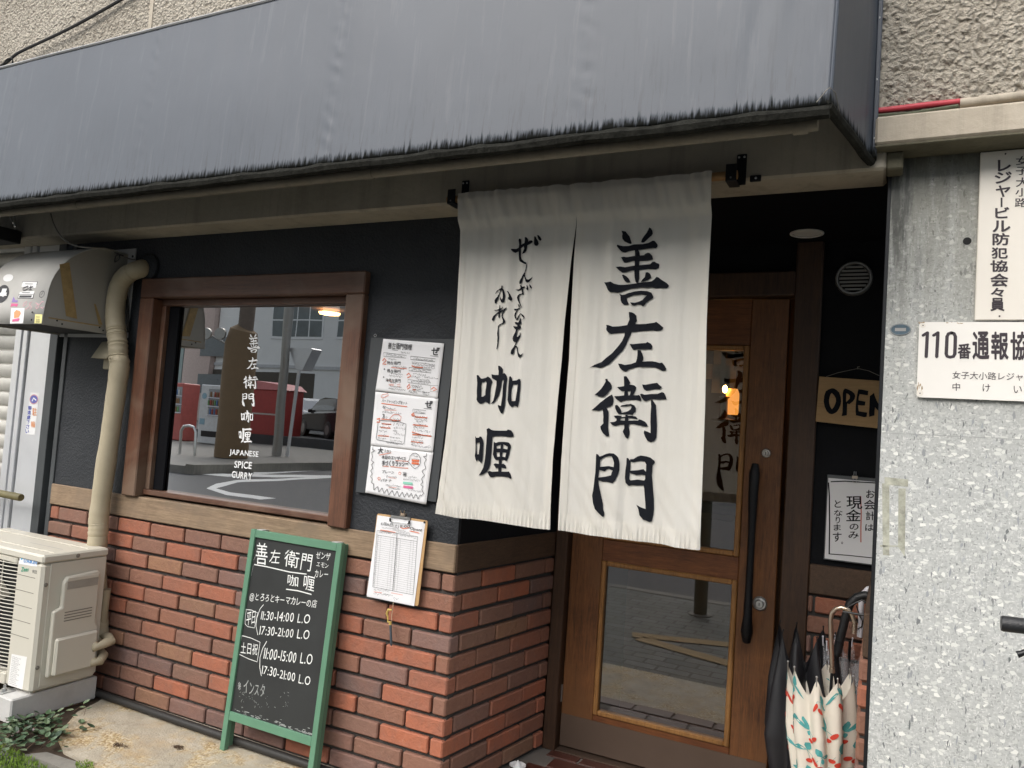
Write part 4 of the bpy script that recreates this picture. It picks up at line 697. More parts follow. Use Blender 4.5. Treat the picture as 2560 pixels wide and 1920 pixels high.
mb.add([(xs_, -.345, 2.0), (xs_, -.30, 2.02), (xs_, -.235, 1.765), (xs_, -.29, 1.77)], [(0,1,2,3)]); mb.add([(xs_, -.37, 1.745), (xs_, -.37, 1.752), (xs_, -.11, 1.752), (xs_, -.11, 1.745)], [(0,1,2,3)]); mb.add([(xs_, -.16, 1.85), (xs_, -.15, 1.85), (xs_, -.105, 1.756), (xs_, -.125, 1.756)], [(0,1,2,3)]); mb.build('tape_residue', M['tape'], hood)
# stickers follow the curved front: x across, s down the profile
def st_pt(fx, fz): # position on the front from photo pixel of crop (0,690,11.85)
    r = ray(*zp(fx, fz, 0, 690, 11.85)); best = None
    for i in range(2, n_-1):
        a, b = V((0, *prof[i])), V((0, *prof[i+1])); n = V((0, -(b.z-a.z), (b.y-a.y))); n = n if n.y < 0 else -n
        den = r.dot(n)
        if abs(den) < 1e-6: continue
        p = EYEP+r*((a-EYEP).dot(n)/den); f = (p-a).dot(b-a)/(b-a).dot(b-a)
        if -.02 <= f <= 1.02: best = p + n.normalized()*.0012
    return best or at(*zp(fx, fz, 0, 690, 11.85), -.4)
def stick(name, pts, mat, off=0):
    mb = MB(); P_ = [st_pt(*p)+V((0, -off, off*.5)) for p in pts]; mb.sheet(P_); return mb.build(name, mat, hood)
def ell(cx, cy, a, b, n=20, sk=.25): return [(cx+a*math.cos(2*math.pi*i/n)-sk*b*math.sin(2*math.pi*i/n), cy+b*math.sin(2*math.pi*i/n)) for i in range(n)]
sq = [(680,160),(1130,170),(985,670),(530,665)]; k = stick('square_sticker', sq, M['sign_ink']); mb = MB(); mb.sheet([st_pt(*p)+V((0,-.0008,0)) for p in [(692,172),(1115,182),(973,655),(548,652)]]); mb.build('sticker_face', M['white_vinyl'], k)
mb = MB()
for l in ([(680,400),(720,350),(850,300)], [(690,420),(760,420),(850,380),(840,330)], [(870,420),(960,410)], [(880,350),(990,320)], [(930,290),(900,420)], [(570,552),(990,552)], [(590,610),(950,610)], [(660,492),(900,492)], [(760,235),(990,240)]):
    mb.ribbon([st_pt(*p)+V((0,-.0014,0)) for p in l], .0045 if l[0][1] in (400, 420, 350, 290) else (.010 if l[0][1] == 610 else .002), (0,-1,.2))
mb.build('sticker_print', M['ink_thin'], k)
k = stick('round_sticker', ell(75, 530, 190, 265), M['ink_thin']); mb = MB()
for pts, wd in (([(65,440),(200,440)], .022), ([(5,540),(205,540)], .016), ([(30,590),(215,575)], .004), ([(80,612),(130,608)], .003)): mb.ribbon([st_pt(*p)+V((0,-.0010,0)) for p in pts], wd, (0,-1,.2))
mb.build('sticker_print', M['white_vinyl'], k)
stick('pale_sticker', ell(250, 60, 150, 110), M['white_vinyl']); stick('purple_sticker', [(350,780),(410,610),(460,720),(540,725),(520,780)], plain('purple_print', (.30,.20,.50), .6)); stick('pink_sticker', [(315,915),(340,810),(545,825),(510,915),(430,890)], M['pink'])
stick('blank_sticker', [(340,950),(740,950),(690,1400),(300,1410)], M['white_vinyl'])
k = bpy.data.objects['blank_sticker']; mb = MB(); mb.sheet([st_pt(*p)+V((0,-.001,0)) for p in [(430,1080),(500,1010),(600,1040),(630,1110),(560,1230),(430,1250)]]); mb.build('sticker_print', plain('orange_print', (.75,.36,.16), .6), k)
mb = MB(); mb.sheet([st_pt(*p)+V((0,-.0012,0)) for p in [(375,1360),(380,1290),(560,1250),(600,1270),(560,1340),(450,1350)]]); mb.build('sticker_print', M['pink'], k)
k = stick('yellow_sticker', [(1050,1135),(1260,1140),(1235,1400),(1025,1400)], plain('yellow_print', (.80,.74,.30), .6)); mb = MB()
for y in (1215, 1280, 1330, 1365): mb.ribbon([st_pt(1075, y)+V((0,-.001,0)), st_pt(1190, y+3)+V((0,-.001,0))], .0022, (0,-1,.2))
mb.build('sticker_print', M['ink_thin'], k)
mb = MB()
for l in ([(680,900),(720,800),(800,750),(790,830),(700,900)], [(760,990),(850,940),(880,860),(960,760),(870,800),(900,870),(950,930),(880,1000)], [(1060,800),(1140,840),(1160,920),(1100,975),(1060,930),(1130,850)], [(1170,860),(1250,760),(1310,770)], [(1210,920),(1270,965),(1310,900)]): mb.ribbon([st_pt(*p) for p in l], .004, (0,-1,.1))
mb.build('pen_scrawl', plain('faded_pink_pen', (.66,.40,.44), .7), hood)
mb = MB(); mb.ribbon([st_pt(*p) for p in ell(1248, 540, 70, 95)+[(1318,540)]], .0022, (0,-1,.2)); mb.ribbon([st_pt(1215,570), st_pt(1280,490)], .002, (0,-1,.2)); mb.build('ring_sticker', M['ink_thin'], hood)

# insulated duct
Zd = lambda x, y, Y=-.07: at(*zp(x, y, 0, 620, 5.027), Y)
dpts = [Zd(1830, 255, .02), Zd(1760, 265, -.045), Zd(1620, 320), Zd(1520, 430), Zd(1465, 620), Zd(1445, 850), Zd(1462, 1050), Zd(1480, 1200), Zd(1488, 1400), Zd(1490, 1600)]
dpts += [at(*zp(x, y, 0, 1240, 4.424), -.07) for x, y in ((1115, 60), (1090, 350), (1075, 545), (1062, 700))] + [V((-3.355, -.045, .40)), V((-3.33, -.04, .25))]
duct = thing('insulated_duct', 'beige tape-wrapped air conditioner duct curving down the wall from a hole', 'duct', (-3.38, -.05, 0)); P_ = dpts; out = []
for i in range(len(P_)-1):
    a, b, c, d = P_[max(i-1, 0)], P_[i], P_[i+1], P_[min(i+2, len(P_)-1)]
    for t in [j/14 for j in range(14)]: out.append(.5*((2*b)+(c-a)*t+(2*a-5*b+4*c-d)*t*t+(3*b-a-3*c+d)*t**3))
rr = []; rnd = random.Random(5)
for i, p in enumerate(out): rr.append(.0435+(.0022*rnd.uniform(-1, 1) if p.z < 1.75 else .0006*rnd.uniform(-1, 1))-(.004 if i in (24, 25) else 0))
mb = MB(); mb.tube(out, rr, 20); mb.build('wrapped_tube', M['duct'], duct, smooth=True)
mb = MB(); c = V((-3.285, -.0015, 2.055)); mb.lathe([(.07, 0), (.068, .012), (.05, .022), (.02, .026)], c, (0,-1,0), 20); mb.build('putty_seal', M['blackwall'], duct, smooth=True)
cable('drain_wire', [Zd(1585, 560, -.03), Zd(1600, 700, -.02), Zd(1612, 900, -.02), Zd(1612, 1060, -.012)], .006, M['cable'], 'short black wire hanging beside the beige duct')
sv = thing('small_vent', 'small beige vent cowl half hidden behind the duct', 'vent', at(*zp(1330, 1400, 0, 620, 5.027), -.03)); c = at(*zp(1345, 1400, 0, 620, 5.027), -.02); mb = MB()
mb.prism([(c.x-.03, 0, c.z+.095), (c.x-.03, -.035, c.z+.085), (c.x-.03, -.085, c.z+.0), (c.x-.03, 0, c.z)], (.12, 0, 0)); mb.build('cowl', M['duct'], sv); mb = MB(); mb.box(c.x+.0, c.x+.05, -.04, .0, c.z-.05, c.z-.001, .004); mb.build('spigot', M['duct'], sv)

# ================================================================ air conditioner unit on its concrete blocks
ACX0, ACX1, ACF, ACB, ACZ0, ACZ1 = -4.05, -3.268, -.388, -.085, .112, .704
ac = thing('air_conditioner_unit', 'beige outdoor air conditioner unit standing on concrete blocks', 'air conditioner', (-3.66, -.24, ACZ0))
gx = at(*zp(178, 800, 0, 1240, 4.424), ACF).x          # right edge of the fan opening
mb = MB(); mb.box(gx, ACX1-.004, ACF, ACB, ACZ0, ACZ1-.0375, .012); mb.box(ACX0, gx-.0015, ACF+.055, ACB, ACZ0, ACZ1-.0375, .006); mb.box(ACX0, gx-.002, ACF+.002, ACF+.055, ACZ0, ACZ0+.05, .004); mb.box(ACX0, gx-.002, ACF+.002, ACF+.055, ACZ1-.062, ACZ1-.0378, .004); mb.box(ACX0, ACX0+.03, ACF+.002, ACF+.055, ACZ0+.0505, ACZ1-.0625, .004)
body = mb.build('casing', M['acbody'], ac)
mb = MB(); mb.box(ACX0-.004, ACX1+.002, ACF-.005, ACB+.004, ACZ1-.037, ACZ1, .008); top = mb.build('top_cover', M['acbody'], ac)
mb = MB(); mb.box(ACX0+.03, ACX1-.03, ACF+.06, ACF+.063, ACZ1-.0005, ACZ1+.003, .001); mb.box(ACX0+.03, ACX1-.03, ACB-.08, ACB-.077, ACZ1-.0005, ACZ1+.003, .001); mb.build('ridge', M['acbody'], top)
a_, b_ = atz(*zp(330, 515, 0, 1240, 4.424), ACZ1+.0006), atz(*zp(700, 590, 0, 1240, 4.424), ACZ1+.0006); mb = MB(); mb.quad((a_.x, a_.y, a_.z), (b_.x, a_.y, a_.z), (b_.x, b_.y, a_.z), (a_.x, b_.y, a_.z)); mb.build('top_label', plain('faded_label', (.40,.385,.37), .7, 0, .12, 30.), top)
mb = MB(); mb.box(ACX0+.03, gx-.004, ACF+.050, ACF+.0545, ACZ0+.05, ACZ1-.06); mb.build('fan_void', M['dark'], body)
mb = MB(); nw = 30
for i in range(nw):
    z = ACZ0+.052+(ACZ1-ACZ0-.118)*i/(nw-1); mb.tube([(ACX0+.03, ACF+.006, z), ((ACX0+gx)/2, ACF-.010, z), (gx-.06, ACF-.004, z+.002), (gx-.004, ACF+.012, z)], .0022, 6)
for x in (gx-.10, gx-.26, gx-.42): mb.tube([(x, ACF+.002, ACZ0+.05), (x, ACF+.002, ACZ1-.062)], .003, 6)
mb.build('fan_guard', M['acbody'], ac, smooth=True)
mb = MB(); fx, fz = (ACX0+gx)/2, (ACZ0+ACZ1)/2-.01
for k in range(3):
    a = k*2.094+.5; mb.add([(fx+.04*math.cos(a+q)*s_, ACF+.045-.02*t, fz+.04*math.sin(a+q)*s_) for q, s_, t in ((-.3, 1, 0), (.3, 1, 1), (.55, 5.5, 1), (-.1, 5.5, 0))], [(0,1,2,3)])
mb.lathe([(.05, 0), (.045, .012), (.001, .015)], (fx, ACF+.045, fz), (0,-1,0), 16); mb.build('fan_blade', M['acgrey'], ac)
# grooves and labels on the front column
mb = MB(); ff = Plane((0, ACF-.0004, 0), (0,-1,0), 0, 1240, 4.424)
for y0, y1 in ((862, 912), (1028, 1090), (1196, 1264), (1364, 1438), (1535, 1608)):
    a, b = ff.q(165, y0), ff.q(415, y1); z = (a.z+b.z)/2; mb.box(gx+.004, min(b.x, ACX1-.05), ACF-.0006, ACF+.002, z-.0013, z+.0013)
mb.build('panel_groove', M['acgrey'], ac)
lb = MB(); lb.sheet([ff.q(*p) for p in ((222,655),(420,690),(408,782),(208,750))]); k = lb.build('maker_label', M['paper'], ac)
f2 = Plane((0, ACF-.0009, 0), (0,-1,0), 0, 1240, 4.424); mb = MB(); f2.line(mb, 'DAIKIN', (262,733), (405,760), (266,688), 'h'); mb.build('lettering', plain('maker_blue', (.06,.27,.62), .5), k)
mb = MB(); f2.poly(mb, '232,672 268,680 232,712'); mb.build('emblem', plain('maker_light_blue', (.10,.45,.72), .5), k)
mb = MB(); f2.line(mb, 'Zeas', (232,836), (312,836), (240,786), 'h'); mb.build('lettering', plain('maker_green', (.04,.36,.22), .5), ac)
mb = MB(); f2.line(mb, 'R32', (360,852), (404,860), (362,816), 'b'); mb.build('lettering', M['ink_thin'], ac)
pl_ = Plane((0, ACF-.0006, 0), (0,-1,0), 0, 1580, 4.809); lb = MB(); lb.sheet([pl_.q(*p) for p in ((140,262),(325,300),(268,690),(92,636))]); k = lb.build('rating_plate', M['paper_w'], ac)
mb = MB(); rnd = random.Random(2); p3_ = Plane((0, ACF-.001, 0), (0,-1,0), 0, 1580, 4.809)
for i in range(16):
    f = i/16; A = p3_.q(150-45*f, 300+340*f); scribble(mb, A, XX, ZZ, .045 if i % 3 else .06, .004, FR, .0007)
mb.build('fine_print', M['ink_thin'], k)
# right end: valve cover with grip, louvres and bulge; its plane faces +X
sx_ = ACX1; mb = MB()
mb.box(sx_-.006, sx_-.0015, ACF+.035, ACB-.003, ACZ0+.02, ACZ1-.039, .002); side = mb.build('side_cover', M['acbody'], ac)
mb = MB(); mb.prism([(sx_-.002, -.300, .575), (sx_-.002, -.300, .468), (sx_-.002, -.335, .455), (sx_-.002, -.335, .17), (sx_-.002, -.125, .19), (sx_-.002, -.112, .26), (sx_-.002, -.112, .345), (sx_-.002, -.128, .37), (sx_-.002, -.128, .598), (sx_-.002, -.14, .61), (sx_-.002, -.285, .60)], (.024, 0, 0))
bb = mb.build('valve_cover', M['acbody'], ac); md = bb.modifiers.new('round', 'BEVEL'); md.width = .008; md.segments = 3
mb = MB(); mb.box(sx_+.018, sx_+.040, -.32, -.122, .175, .338, .008); mb.build('lower_bulge', M['acbody'], bb)
mb = MB(); mb.box(sx_+.0218, sx_+.0232, -.285, -.138, .545, .580, .0005); mb.build('grip_recess', plain('beige_shade', (.33,.31,.27), .6), bb); mb = MB(); mb.box(sx_+.0215, sx_+.0245, -.287, -.136, .580, .596, .002); mb.build('grip_lip', M['acbody'], bb)
mb = MB()
for i in range(4): z = .405+i*.0125; mb.box(sx_+.0217, sx_+.0228, -.285, -.155, z, z+.0042)
mb.build('louvre_slot', M['acgrey'], bb)
mb = MB()
for p in ((sx_+.003, -.235, ACZ1-.018), (sx_-.001, ACF+.02, .575), (sx_-.001, ACF+.02, .22)): mb.lathe([(.009, -.001), (.009, .001), (.0055, .001), (.005, .003), (.001, .0035)], p, (1,0,0), 12)
mb.build('screw', M['acgrey'], ac, each=True)
mb = MB(); mb.box(sx_-.02, sx_+.0, ACF+.03, ACF+.033, .115, ACZ1-.04); 
for blk, (x0, x1) in enumerate(((-3.44, -3.285), (-3.98, -3.84))):
    mb = MB(); mb.box(x0+.02, x1, -.455, -.062, .0, .104, .006); mb.box(x0, x0+.0195, -.445, -.07, 0, .05, .004); o = mb.build('concrete_block', M['block'], loc=((x0+x1)/2, -.25, 0)); tag(o, ('grey concrete block under the right end of the air conditioner', 'grey concrete block under the far left end of the air conditioner')[blk], 'concrete block', 'blocks under the air conditioner')
mb = MB(); mb.box(-3.425, -3.375, -.445, -.385, .1045, .110, .001); mb.tube([(-3.40, -.42, .11), (-3.40, -.42, .135)], .006, 8); mb.lathe([(.011, 0), (.011, .008)], (-3.40, -.42, .112), (0,0,1), 6); mb.build('foot_bolt', M['steel'], ac)
# pipes from the valves into the wall side
mb = MB(); q = lambda x, y, Y: at(*zp(x, y, 0, 1580, 4.809), Y)
mb.tube([V((sx_-.005, -.135, .30)), q(1150, 185, -.13), q(1250, 140, -.10), q(1330, 110, -.07), q(1300, 60, -.045), q(1210, 10, -.04), V((-3.31, -.045, .5))], .0215, 12); mb.tube([V((sx_-.01, -.14, .235)), q(1130, 370, -.13), q(1200, 350, -.11), q(1245, 280, -.08), q(1200, 230, -.05), q(1130, 190, -.05)], .0205, 12); mb.tube([V((sx_-.005, -.135, .295)), V((sx_+.012, -.133, .29))], .0235, 10)
mb.build('refrigerant_pipe', M['duct'], ac, smooth=True)
# ================================================================ chalkboard leaning on the bricks
BB, BT = V((-2.42, -.121, 0)), V((-2.42, -.052, .893)); W_ = (BT-BB).normalized(); NB = XX.cross(W_); NB = -NB if NB.y > 0 else NB; BW, BH = .487, (BT-BB).length
board = thing('chalkboard_sign', 'green framed folding chalkboard with white handwritten opening hours leaning on the brick wall', 'chalkboard', (-2.18, -.09, 0))
XB = Matrix(((1, 0, 0, BB.x), (0, -NB.y, W_.y, BB.y), (0, -NB.z, W_.z, BB.z), (0, 0, 0, 1)))     # local: x right, y back, z up the board
def bmesh_(): m_ = MB(); m_.xf = XB; return m_
rail_z = .122
mb = bmesh_(); fw = .026
mb.box(0, fw, 0, .023, 0, BH, .0015); mb.box(BW-fw, BW, 0, .023, 0, BH, .0015); mb.box(fw+.0003, BW-fw-.0003, .0006, .0225, BH-.032, BH-.0005, .0015); mb.box(fw+.0003, BW-fw-.0003, .0006, .0225, rail_z, rail_z+.034, .0015); fr_ = mb.build('front_frame', M['green'], board)
mb = bmesh_(); mb.box(.002, fw-.002, .0255, .047, .012, BH-.004, .0015); mb.box(BW-fw+.002, BW-.0015, .0255, .047, .012, BH-.004, .0015); mb.box(fw-.0018, BW-fw+.0018, .0262, .0465, BH-.034, BH-.0045); mb.build('back_frame', M['green_dark'], board)
mb = bmesh_(); mb.box(fw-.004, BW-fw+.004, .009, .0135, rail_z+.03, BH-.028); mb.build('board_panel', M['chalkboard'], board)
mb = bmesh_(); mb.box(fw+.0, BW-fw-.0, .030, .0335, .135, BH-.03); mb.build('back_panel', M['chalkboard'], board)
mb = bmesh_()
for x in (.03, BW-.055): mb.box(x, x+.03, .004, .045, BH-.0003, BH+.002)
mb.build('hinge', M['galv'], board, each=True)
CP = BB + (-NB)*.0084; z6 = Plane(CP, NB, 600, 1320, 7.373); z7 = Plane(CP, NB, 570, 1500, 7.373)
lines_ = []
def cl_():
    m_ = MB(); lines_.append(m_); return m_
mb = cl_()
for t_, a, b, c in (('善', (285,660), (500,690), (300,260)), ('左', (535,638), (720,655), (565,395)), ('衛', (805,700), (1075,752), (835,395)), ('門', (1105,770), (1300,810), (1150,460))): z6.line(mb, t_, a, b, c, 'r', .05)
for t_, a, b, c in (('ゼンザ', (1395,560), (1660,605), (1410,425)), ('エモン', (1405,705), (1620,742), (1420,622)), ('カレー', (1370,905), (1615,928), (1388,768)), ('咖', (865,1050), (1065,1092), (885,850)), ('喱', (1160,1130), (1360,1182), (1185,862))): z6.line(mb, t_, a, b, c, 'r', .07)
mb = cl_()
for t_, a, b, c in (('@とろろとキーマカレーの店', (165,1345), (1400,1500), (192,1175)),): z6.line(mb, t_, a, b, c, 'r', .07)
z6.pen(lines_[0], [(262,672), (500,715), (760,775), (920,812), (1225,850)], .0042); z6.pen(lines_[0], [(850,1128), (1060,1155), (1200,1192), (1318,1225)], .0042)
mb = cl_(); z7.pen(mb, [(325,175), (430,185), (545,235), (515,400), (485,515), (360,490), (315,440), (320,300), (340,165)], .0024); z7.pen(mb, [(655,85), (590,165), (530,330), (515,480), (550,645)], .0028)
mb = cl_(); z7.pen(mb, [(250,655), (420,700), (592,778), (565,960), (538,1140), (380,1085), (205,1000), (225,820), (255,655)], .0027); z7.pen(mb, [(715,760), (640,890), (590,1060), (585,1240), (615,1400)], .0028)
for t_, a, b, c in (('平日', (330,478), (492,440), (350,235)), ('11:30-14:00 L.O', (600,365), (1500,440), (625,190)), ('17:30-21:00 L.O', (572,640), (1488,730), (598,470)), ('土日祝', (230,980), (535,1020), (250,775)), ('11:00-15:00 L.O', (648,1085), (1540,1200), (680,880)), ('17:30-21:00 L.O', (618,1360), (1505,1585), (642,1190))): z7.line(lines_[2] if a[1] < 700 else lines_[3], t_, a, b, c, 'r', .06)
for m_ in lines_: m_.build('chalk_writing', M['chalk'], board, recalc=False)
mb = MB(); z8 = Plane(CP, NB, 0, 1245, 2.458); z8.line(mb, '※インスタ', (1460,1190), (1625,1225), (1465,1105), 'r', .12); rnd = random.Random(4)
for _ in range(46): p = z8.q(rnd.uniform(1470, 1790), rnd.uniform(1190, 1300)); a = rnd.uniform(0, 3); l = rnd.uniform(.002, .009); mb.ribbon([p, p+XX*l*math.cos(a)+W_*l*math.sin(a)], rnd.uniform(.0006, .0016), NB)
for _ in range(60): x = rnd.uniform(.03, BW-.03); p = XB @ V((x, .0086, rail_z+.036+abs(rnd.gauss(0, .008)))); mb.ribbon([p, p+XX*rnd.uniform(.004, .02)], rnd.uniform(.001, .003), NB)
for pts in ([(330,350), (300,470), (255,590)], [(245,690), (205,880)], [(820,520), (860,440), (930,400)]): z6.pen(mb, pts, .0014)
mb.build('chalk_smudge', M['chalk_faint'], board, recalc=False)

# ================================================================ hanging menu on black card
m1 = Plane((0, -.012, 0), (0,-1,0), 890, 820, 8.508); m2, m3 = m1.crop(890, 980, 8.508), m1.crop(890, 1110, 8.508)
TLc, TRc, BLc, BRc = m1.q(320, 205), m1.q(2112, 350), m3.q(-8, 1018), m3.q(1690, 1337)
menu = thing('menu_board', 'black card menu board with three handwritten white menu sheets hung by a cord', 'menu board', ((TLc.x+TRc.x)/2, -.01, BLc.z))
mb = MB(); mb.prism([(TLc.x, -.012, TLc.z), (TRc.x, -.012, TLc.z-.002), (BRc.x, -.012, BLc.z), (BLc.x, -.012, BLc.z)], (0, .005, 0)); mb.build('card', M['card'], menu)
mb = MB(); hp_ = at(905*2560/2212, 668*2560/2212, -.010); k1 = m1.q(410, 160); k2 = m1.q(2110, 190)
mb.tube([hp_, hp_*.5+k1*.5+V((0, 0, -.004)), k1], .0012, 5); mb.tube([hp_, hp_*.5+k2*.5, k2], .0012, 5); mb.build('cord', M['cable'], menu)
mb = MB(); mb.tube([k1+V((.006*math.cos(t*.785), -.001, .006*math.sin(t*.785))) for t in range(8)], .0009, 5, closed=True); mb.build('ring', M['steel'], menu)
def page(tl, tr, bl, br, y, seed):
    def fn(u, v):
        x = (tl.x*(1-u)+tr.x*u)*(1-v)+(bl.x*(1-u)+br.x*u)*v; z = (tl.z*(1-u)+tr.z*u)*(1-v)+(bl.z*(1-u)+br.z*u)*v
        return V((x, y-.0012*(noise.noise((x*9, z*9, seed))+.4), z))
    mb = MB(); mb.grid(fn, 16, 16); o = mb.build('menu_sheet', M['paper'], menu, smooth=True, recalc=False); md = o.modifiers.new('thick', 'SOLIDIFY'); md.thickness = .0006; md.offset = 1; return o
PY = -.0165
pg1 = page(m1.q(598,235), m1.q(1890,332), m1.q(428,1333), m1.q(1748,1515), PY-.0005, 1); pg2 = page(m2.q(430,-8), m2.q(1765,142), m2.q(325,1138), m2.q(1650,1290), PY, 2); pg3 = page(m3.q(332,42), m3.q(1658,172), m3.q(212,1032), m3.q(1505,1287), PY, 3)
T1 = Plane((0, PY-.0032, 0), (0,-1,0), 890, 820, 8.508); T2, T3 = T1.crop(890, 980, 8.508), T1.crop(890, 1110, 8.508)
bk, rd, fa_ = MB(), MB(), MB(); random.seed(21)
def scr(P, x, y, lpx, hpx, mb, wd=.0011):
    a, b, c = P.q(x, y), P.q(x+lpx, y+lpx*.115), P.q(x, y-hpx); scribble(mb, a, b-a, ZZ, (b-a).length, (c-a).length, FR, wd)
T1.line(bk, '善左衛門咖喱', (672,440), (1180,478), (690,300), 'b', .05); T1.line(bk, 'ぜ', (1595,575), (1770,590), (1610,400), 'h')
for P, pts, wd in ((T1, [(765,462), (895,475)], .0014), (T1, [(1580,588), (1755,615)], .0014), (T1, [(590,520), (1072,582), (1060,640), (580,598), (590,520)], .0012), (T1, [(1165,598), (1690,655), (1682,716), (1160,668), (1165,598)], .0014), (T1, [(1130,838), (1602,890), (1595,955), (1125,908), (1130,838)], .0014), (T1, [(1108,1095), (1588,1158), (1580,1220), (1100,1160), (1108,1095)], .0012), (T1, [(1590,1225), (1745,1220), (1745,1360), (1580,1350), (1590,1225)], .0009),
    (T2, [(1440,345), (1615,368)], .0014), (T2, [(1212,362), (1482,392), (1475,465), (1205,432), (1212,362)], .0013), (T2, [(480,600), (900,630), (1060,680), (1050,860), (1020,1090), (990,1108), (700,1060), (440,1012), (430,980), (455,780), (470,620)], .0018),
    (T3, [(1130,340), (1150,260), (1200,205), (1260,188), (1330,230), (1372,310), (1372,400), (1330,480), (1250,525), (1190,480), (1145,410), (1085,370), (1130,340)], .002)): P.pen(bk, pts, wd)
T2.line(bk, 'ハーフトッピングセット', (545,215), (1080,275), (560,140), 'b', .06); T2.line(bk, 'ぜ', (1465,330), (1630,345), (1470,175), 'h'); T2.line(bk, 'な', (560,350), (630,355), (570,285), 'b'); T2.line(bk, '3', (555,560), (605,562), (560,465), 'b'); T2.line(bk, 'つ', (620,565), (665,565), (620,525), 'b')
T3.line(bk, '大', (455,208), (572,200), (465,75), 'h'); T3.line(bk, '人気!!', (590,185), (740,195), (595,110), 'r', .06); T3.line(bk, '本日のエリザベス', (540,315), (1058,355), (550,235), 'h', .05); T3.line(bk, '手づくりラッシー', (545,470), (1110,485), (550,345), 'h', .05)
T3.line(bk, 'プレーン', (548,620), (800,640), (560,550), 'b', .06); T3.line(bk, 'バナナ', (525,800), (752,815), (535,730), 'b', .06); T3.line(bk, '苺', (990,690), (1075,695), (995,600), 'b')
for nm, y in (('焼左衛門', 770), ('善左衛門', 940), ('海老左衛門', 1140)): T1.line(bk, nm, (655 if y < 1000 else 630, y), (945, y+22), (660 if y < 1000 else 632, y-75), 'b', .08)
for x, y in ((604, 875), (587, 1045)): bk.ribbon(ring(T1.q(x, y), XX, ZZ, .0022, .0022, 10), .0022, FR)
# scalloped cloud border of the lowest sheet
def scallop(P, pts, amp):
    for (a, b) in zip(pts, pts[1:]):
        A, B = P.q(*a), P.q(*b); d = B-A; n = V((d.z, 0, -d.x)).normalized()*amp*d.length; bk.ribbon([A+d*t+n*math.sin(math.pi*t)+d*.10*math.sin(2*math.pi*t) for t in [i/9 for i in range(10)]], .0020, FR)
scallop(T3, [(360,52), (400,140), (350,270), (380,390), (355,515), (345,635), (345,745), (380,855)], .42); scallop(T3, [(1380,1110), (1395,970), (1375,860), (1390,745), (1400,575), (1450,410), (1435,265), (1500,195)], .42)
scallop(T3, [(370,850), (460,905), (555,935), (660,955), (770,985), (875,1000), (985,1020), (1085,1035), (1175,1045), (1275,1060), (1375,1075)], .85)
for P, L in ((T1, [(640,575,380,30), (1215,655,420,30), (1185,890,380,32), (1165,1150,370,32), (690,660,160,20), (760,820,300,26), (920,880,90,22), (740,975,250,22), (700,1020,280,22), (720,1160,120,24), (720,1245,250,22), (690,1290,350,22), (1190,735,490,22), (1190,775,490,26), (1190,820,480,28), (1210,985,260,30), (1180,1045,180,36), (1445,1055,280,30), (1290,1100,280,26), (1180,1225,200,24), (1190,1265,230,26), (1200,1305,180,26), (1130,1335,420,24), (1115,1365,180,20), (1420,1375,130,26), (1420,1415,130,22), (950,525,180,24)]),
    (T2, [(640,352,180,26), (560,430,380,32), (690,580,260,36), (545,680,180,32), (500,745,210,34), (800,690,210,44), (800,770,230,40), (480,830,170,30), (780,840,80,36), (800,900,210,26), (480,925,200,32), (460,985,170,30), (730,970,200,26), (720,1040,240,34), (640,1080,260,20), (1225,425,220,34), (1240,530,270,36), (1235,590,260,30), (1280,630,140,24), (1220,690,270,32), (1215,750,220,32), (1205,820,370,36), (1200,895,180,34), (1400,920,190,34), (1190,965,240,32), (1175,1030,250,30), (1165,1085,260,34), (1160,1140,420,34)]),
    (T3, [(1215,265,90,26), (1180,320,160,24), (1215,460,40,20), (640,695,220,24), (1110,700,170,24), (1000,750,350,26), (630,880,310,26), (700,945,240,22), (1110,985,290,22)])):
    for x, y, l, h in L: scr(P, x, y, l, h, bk)
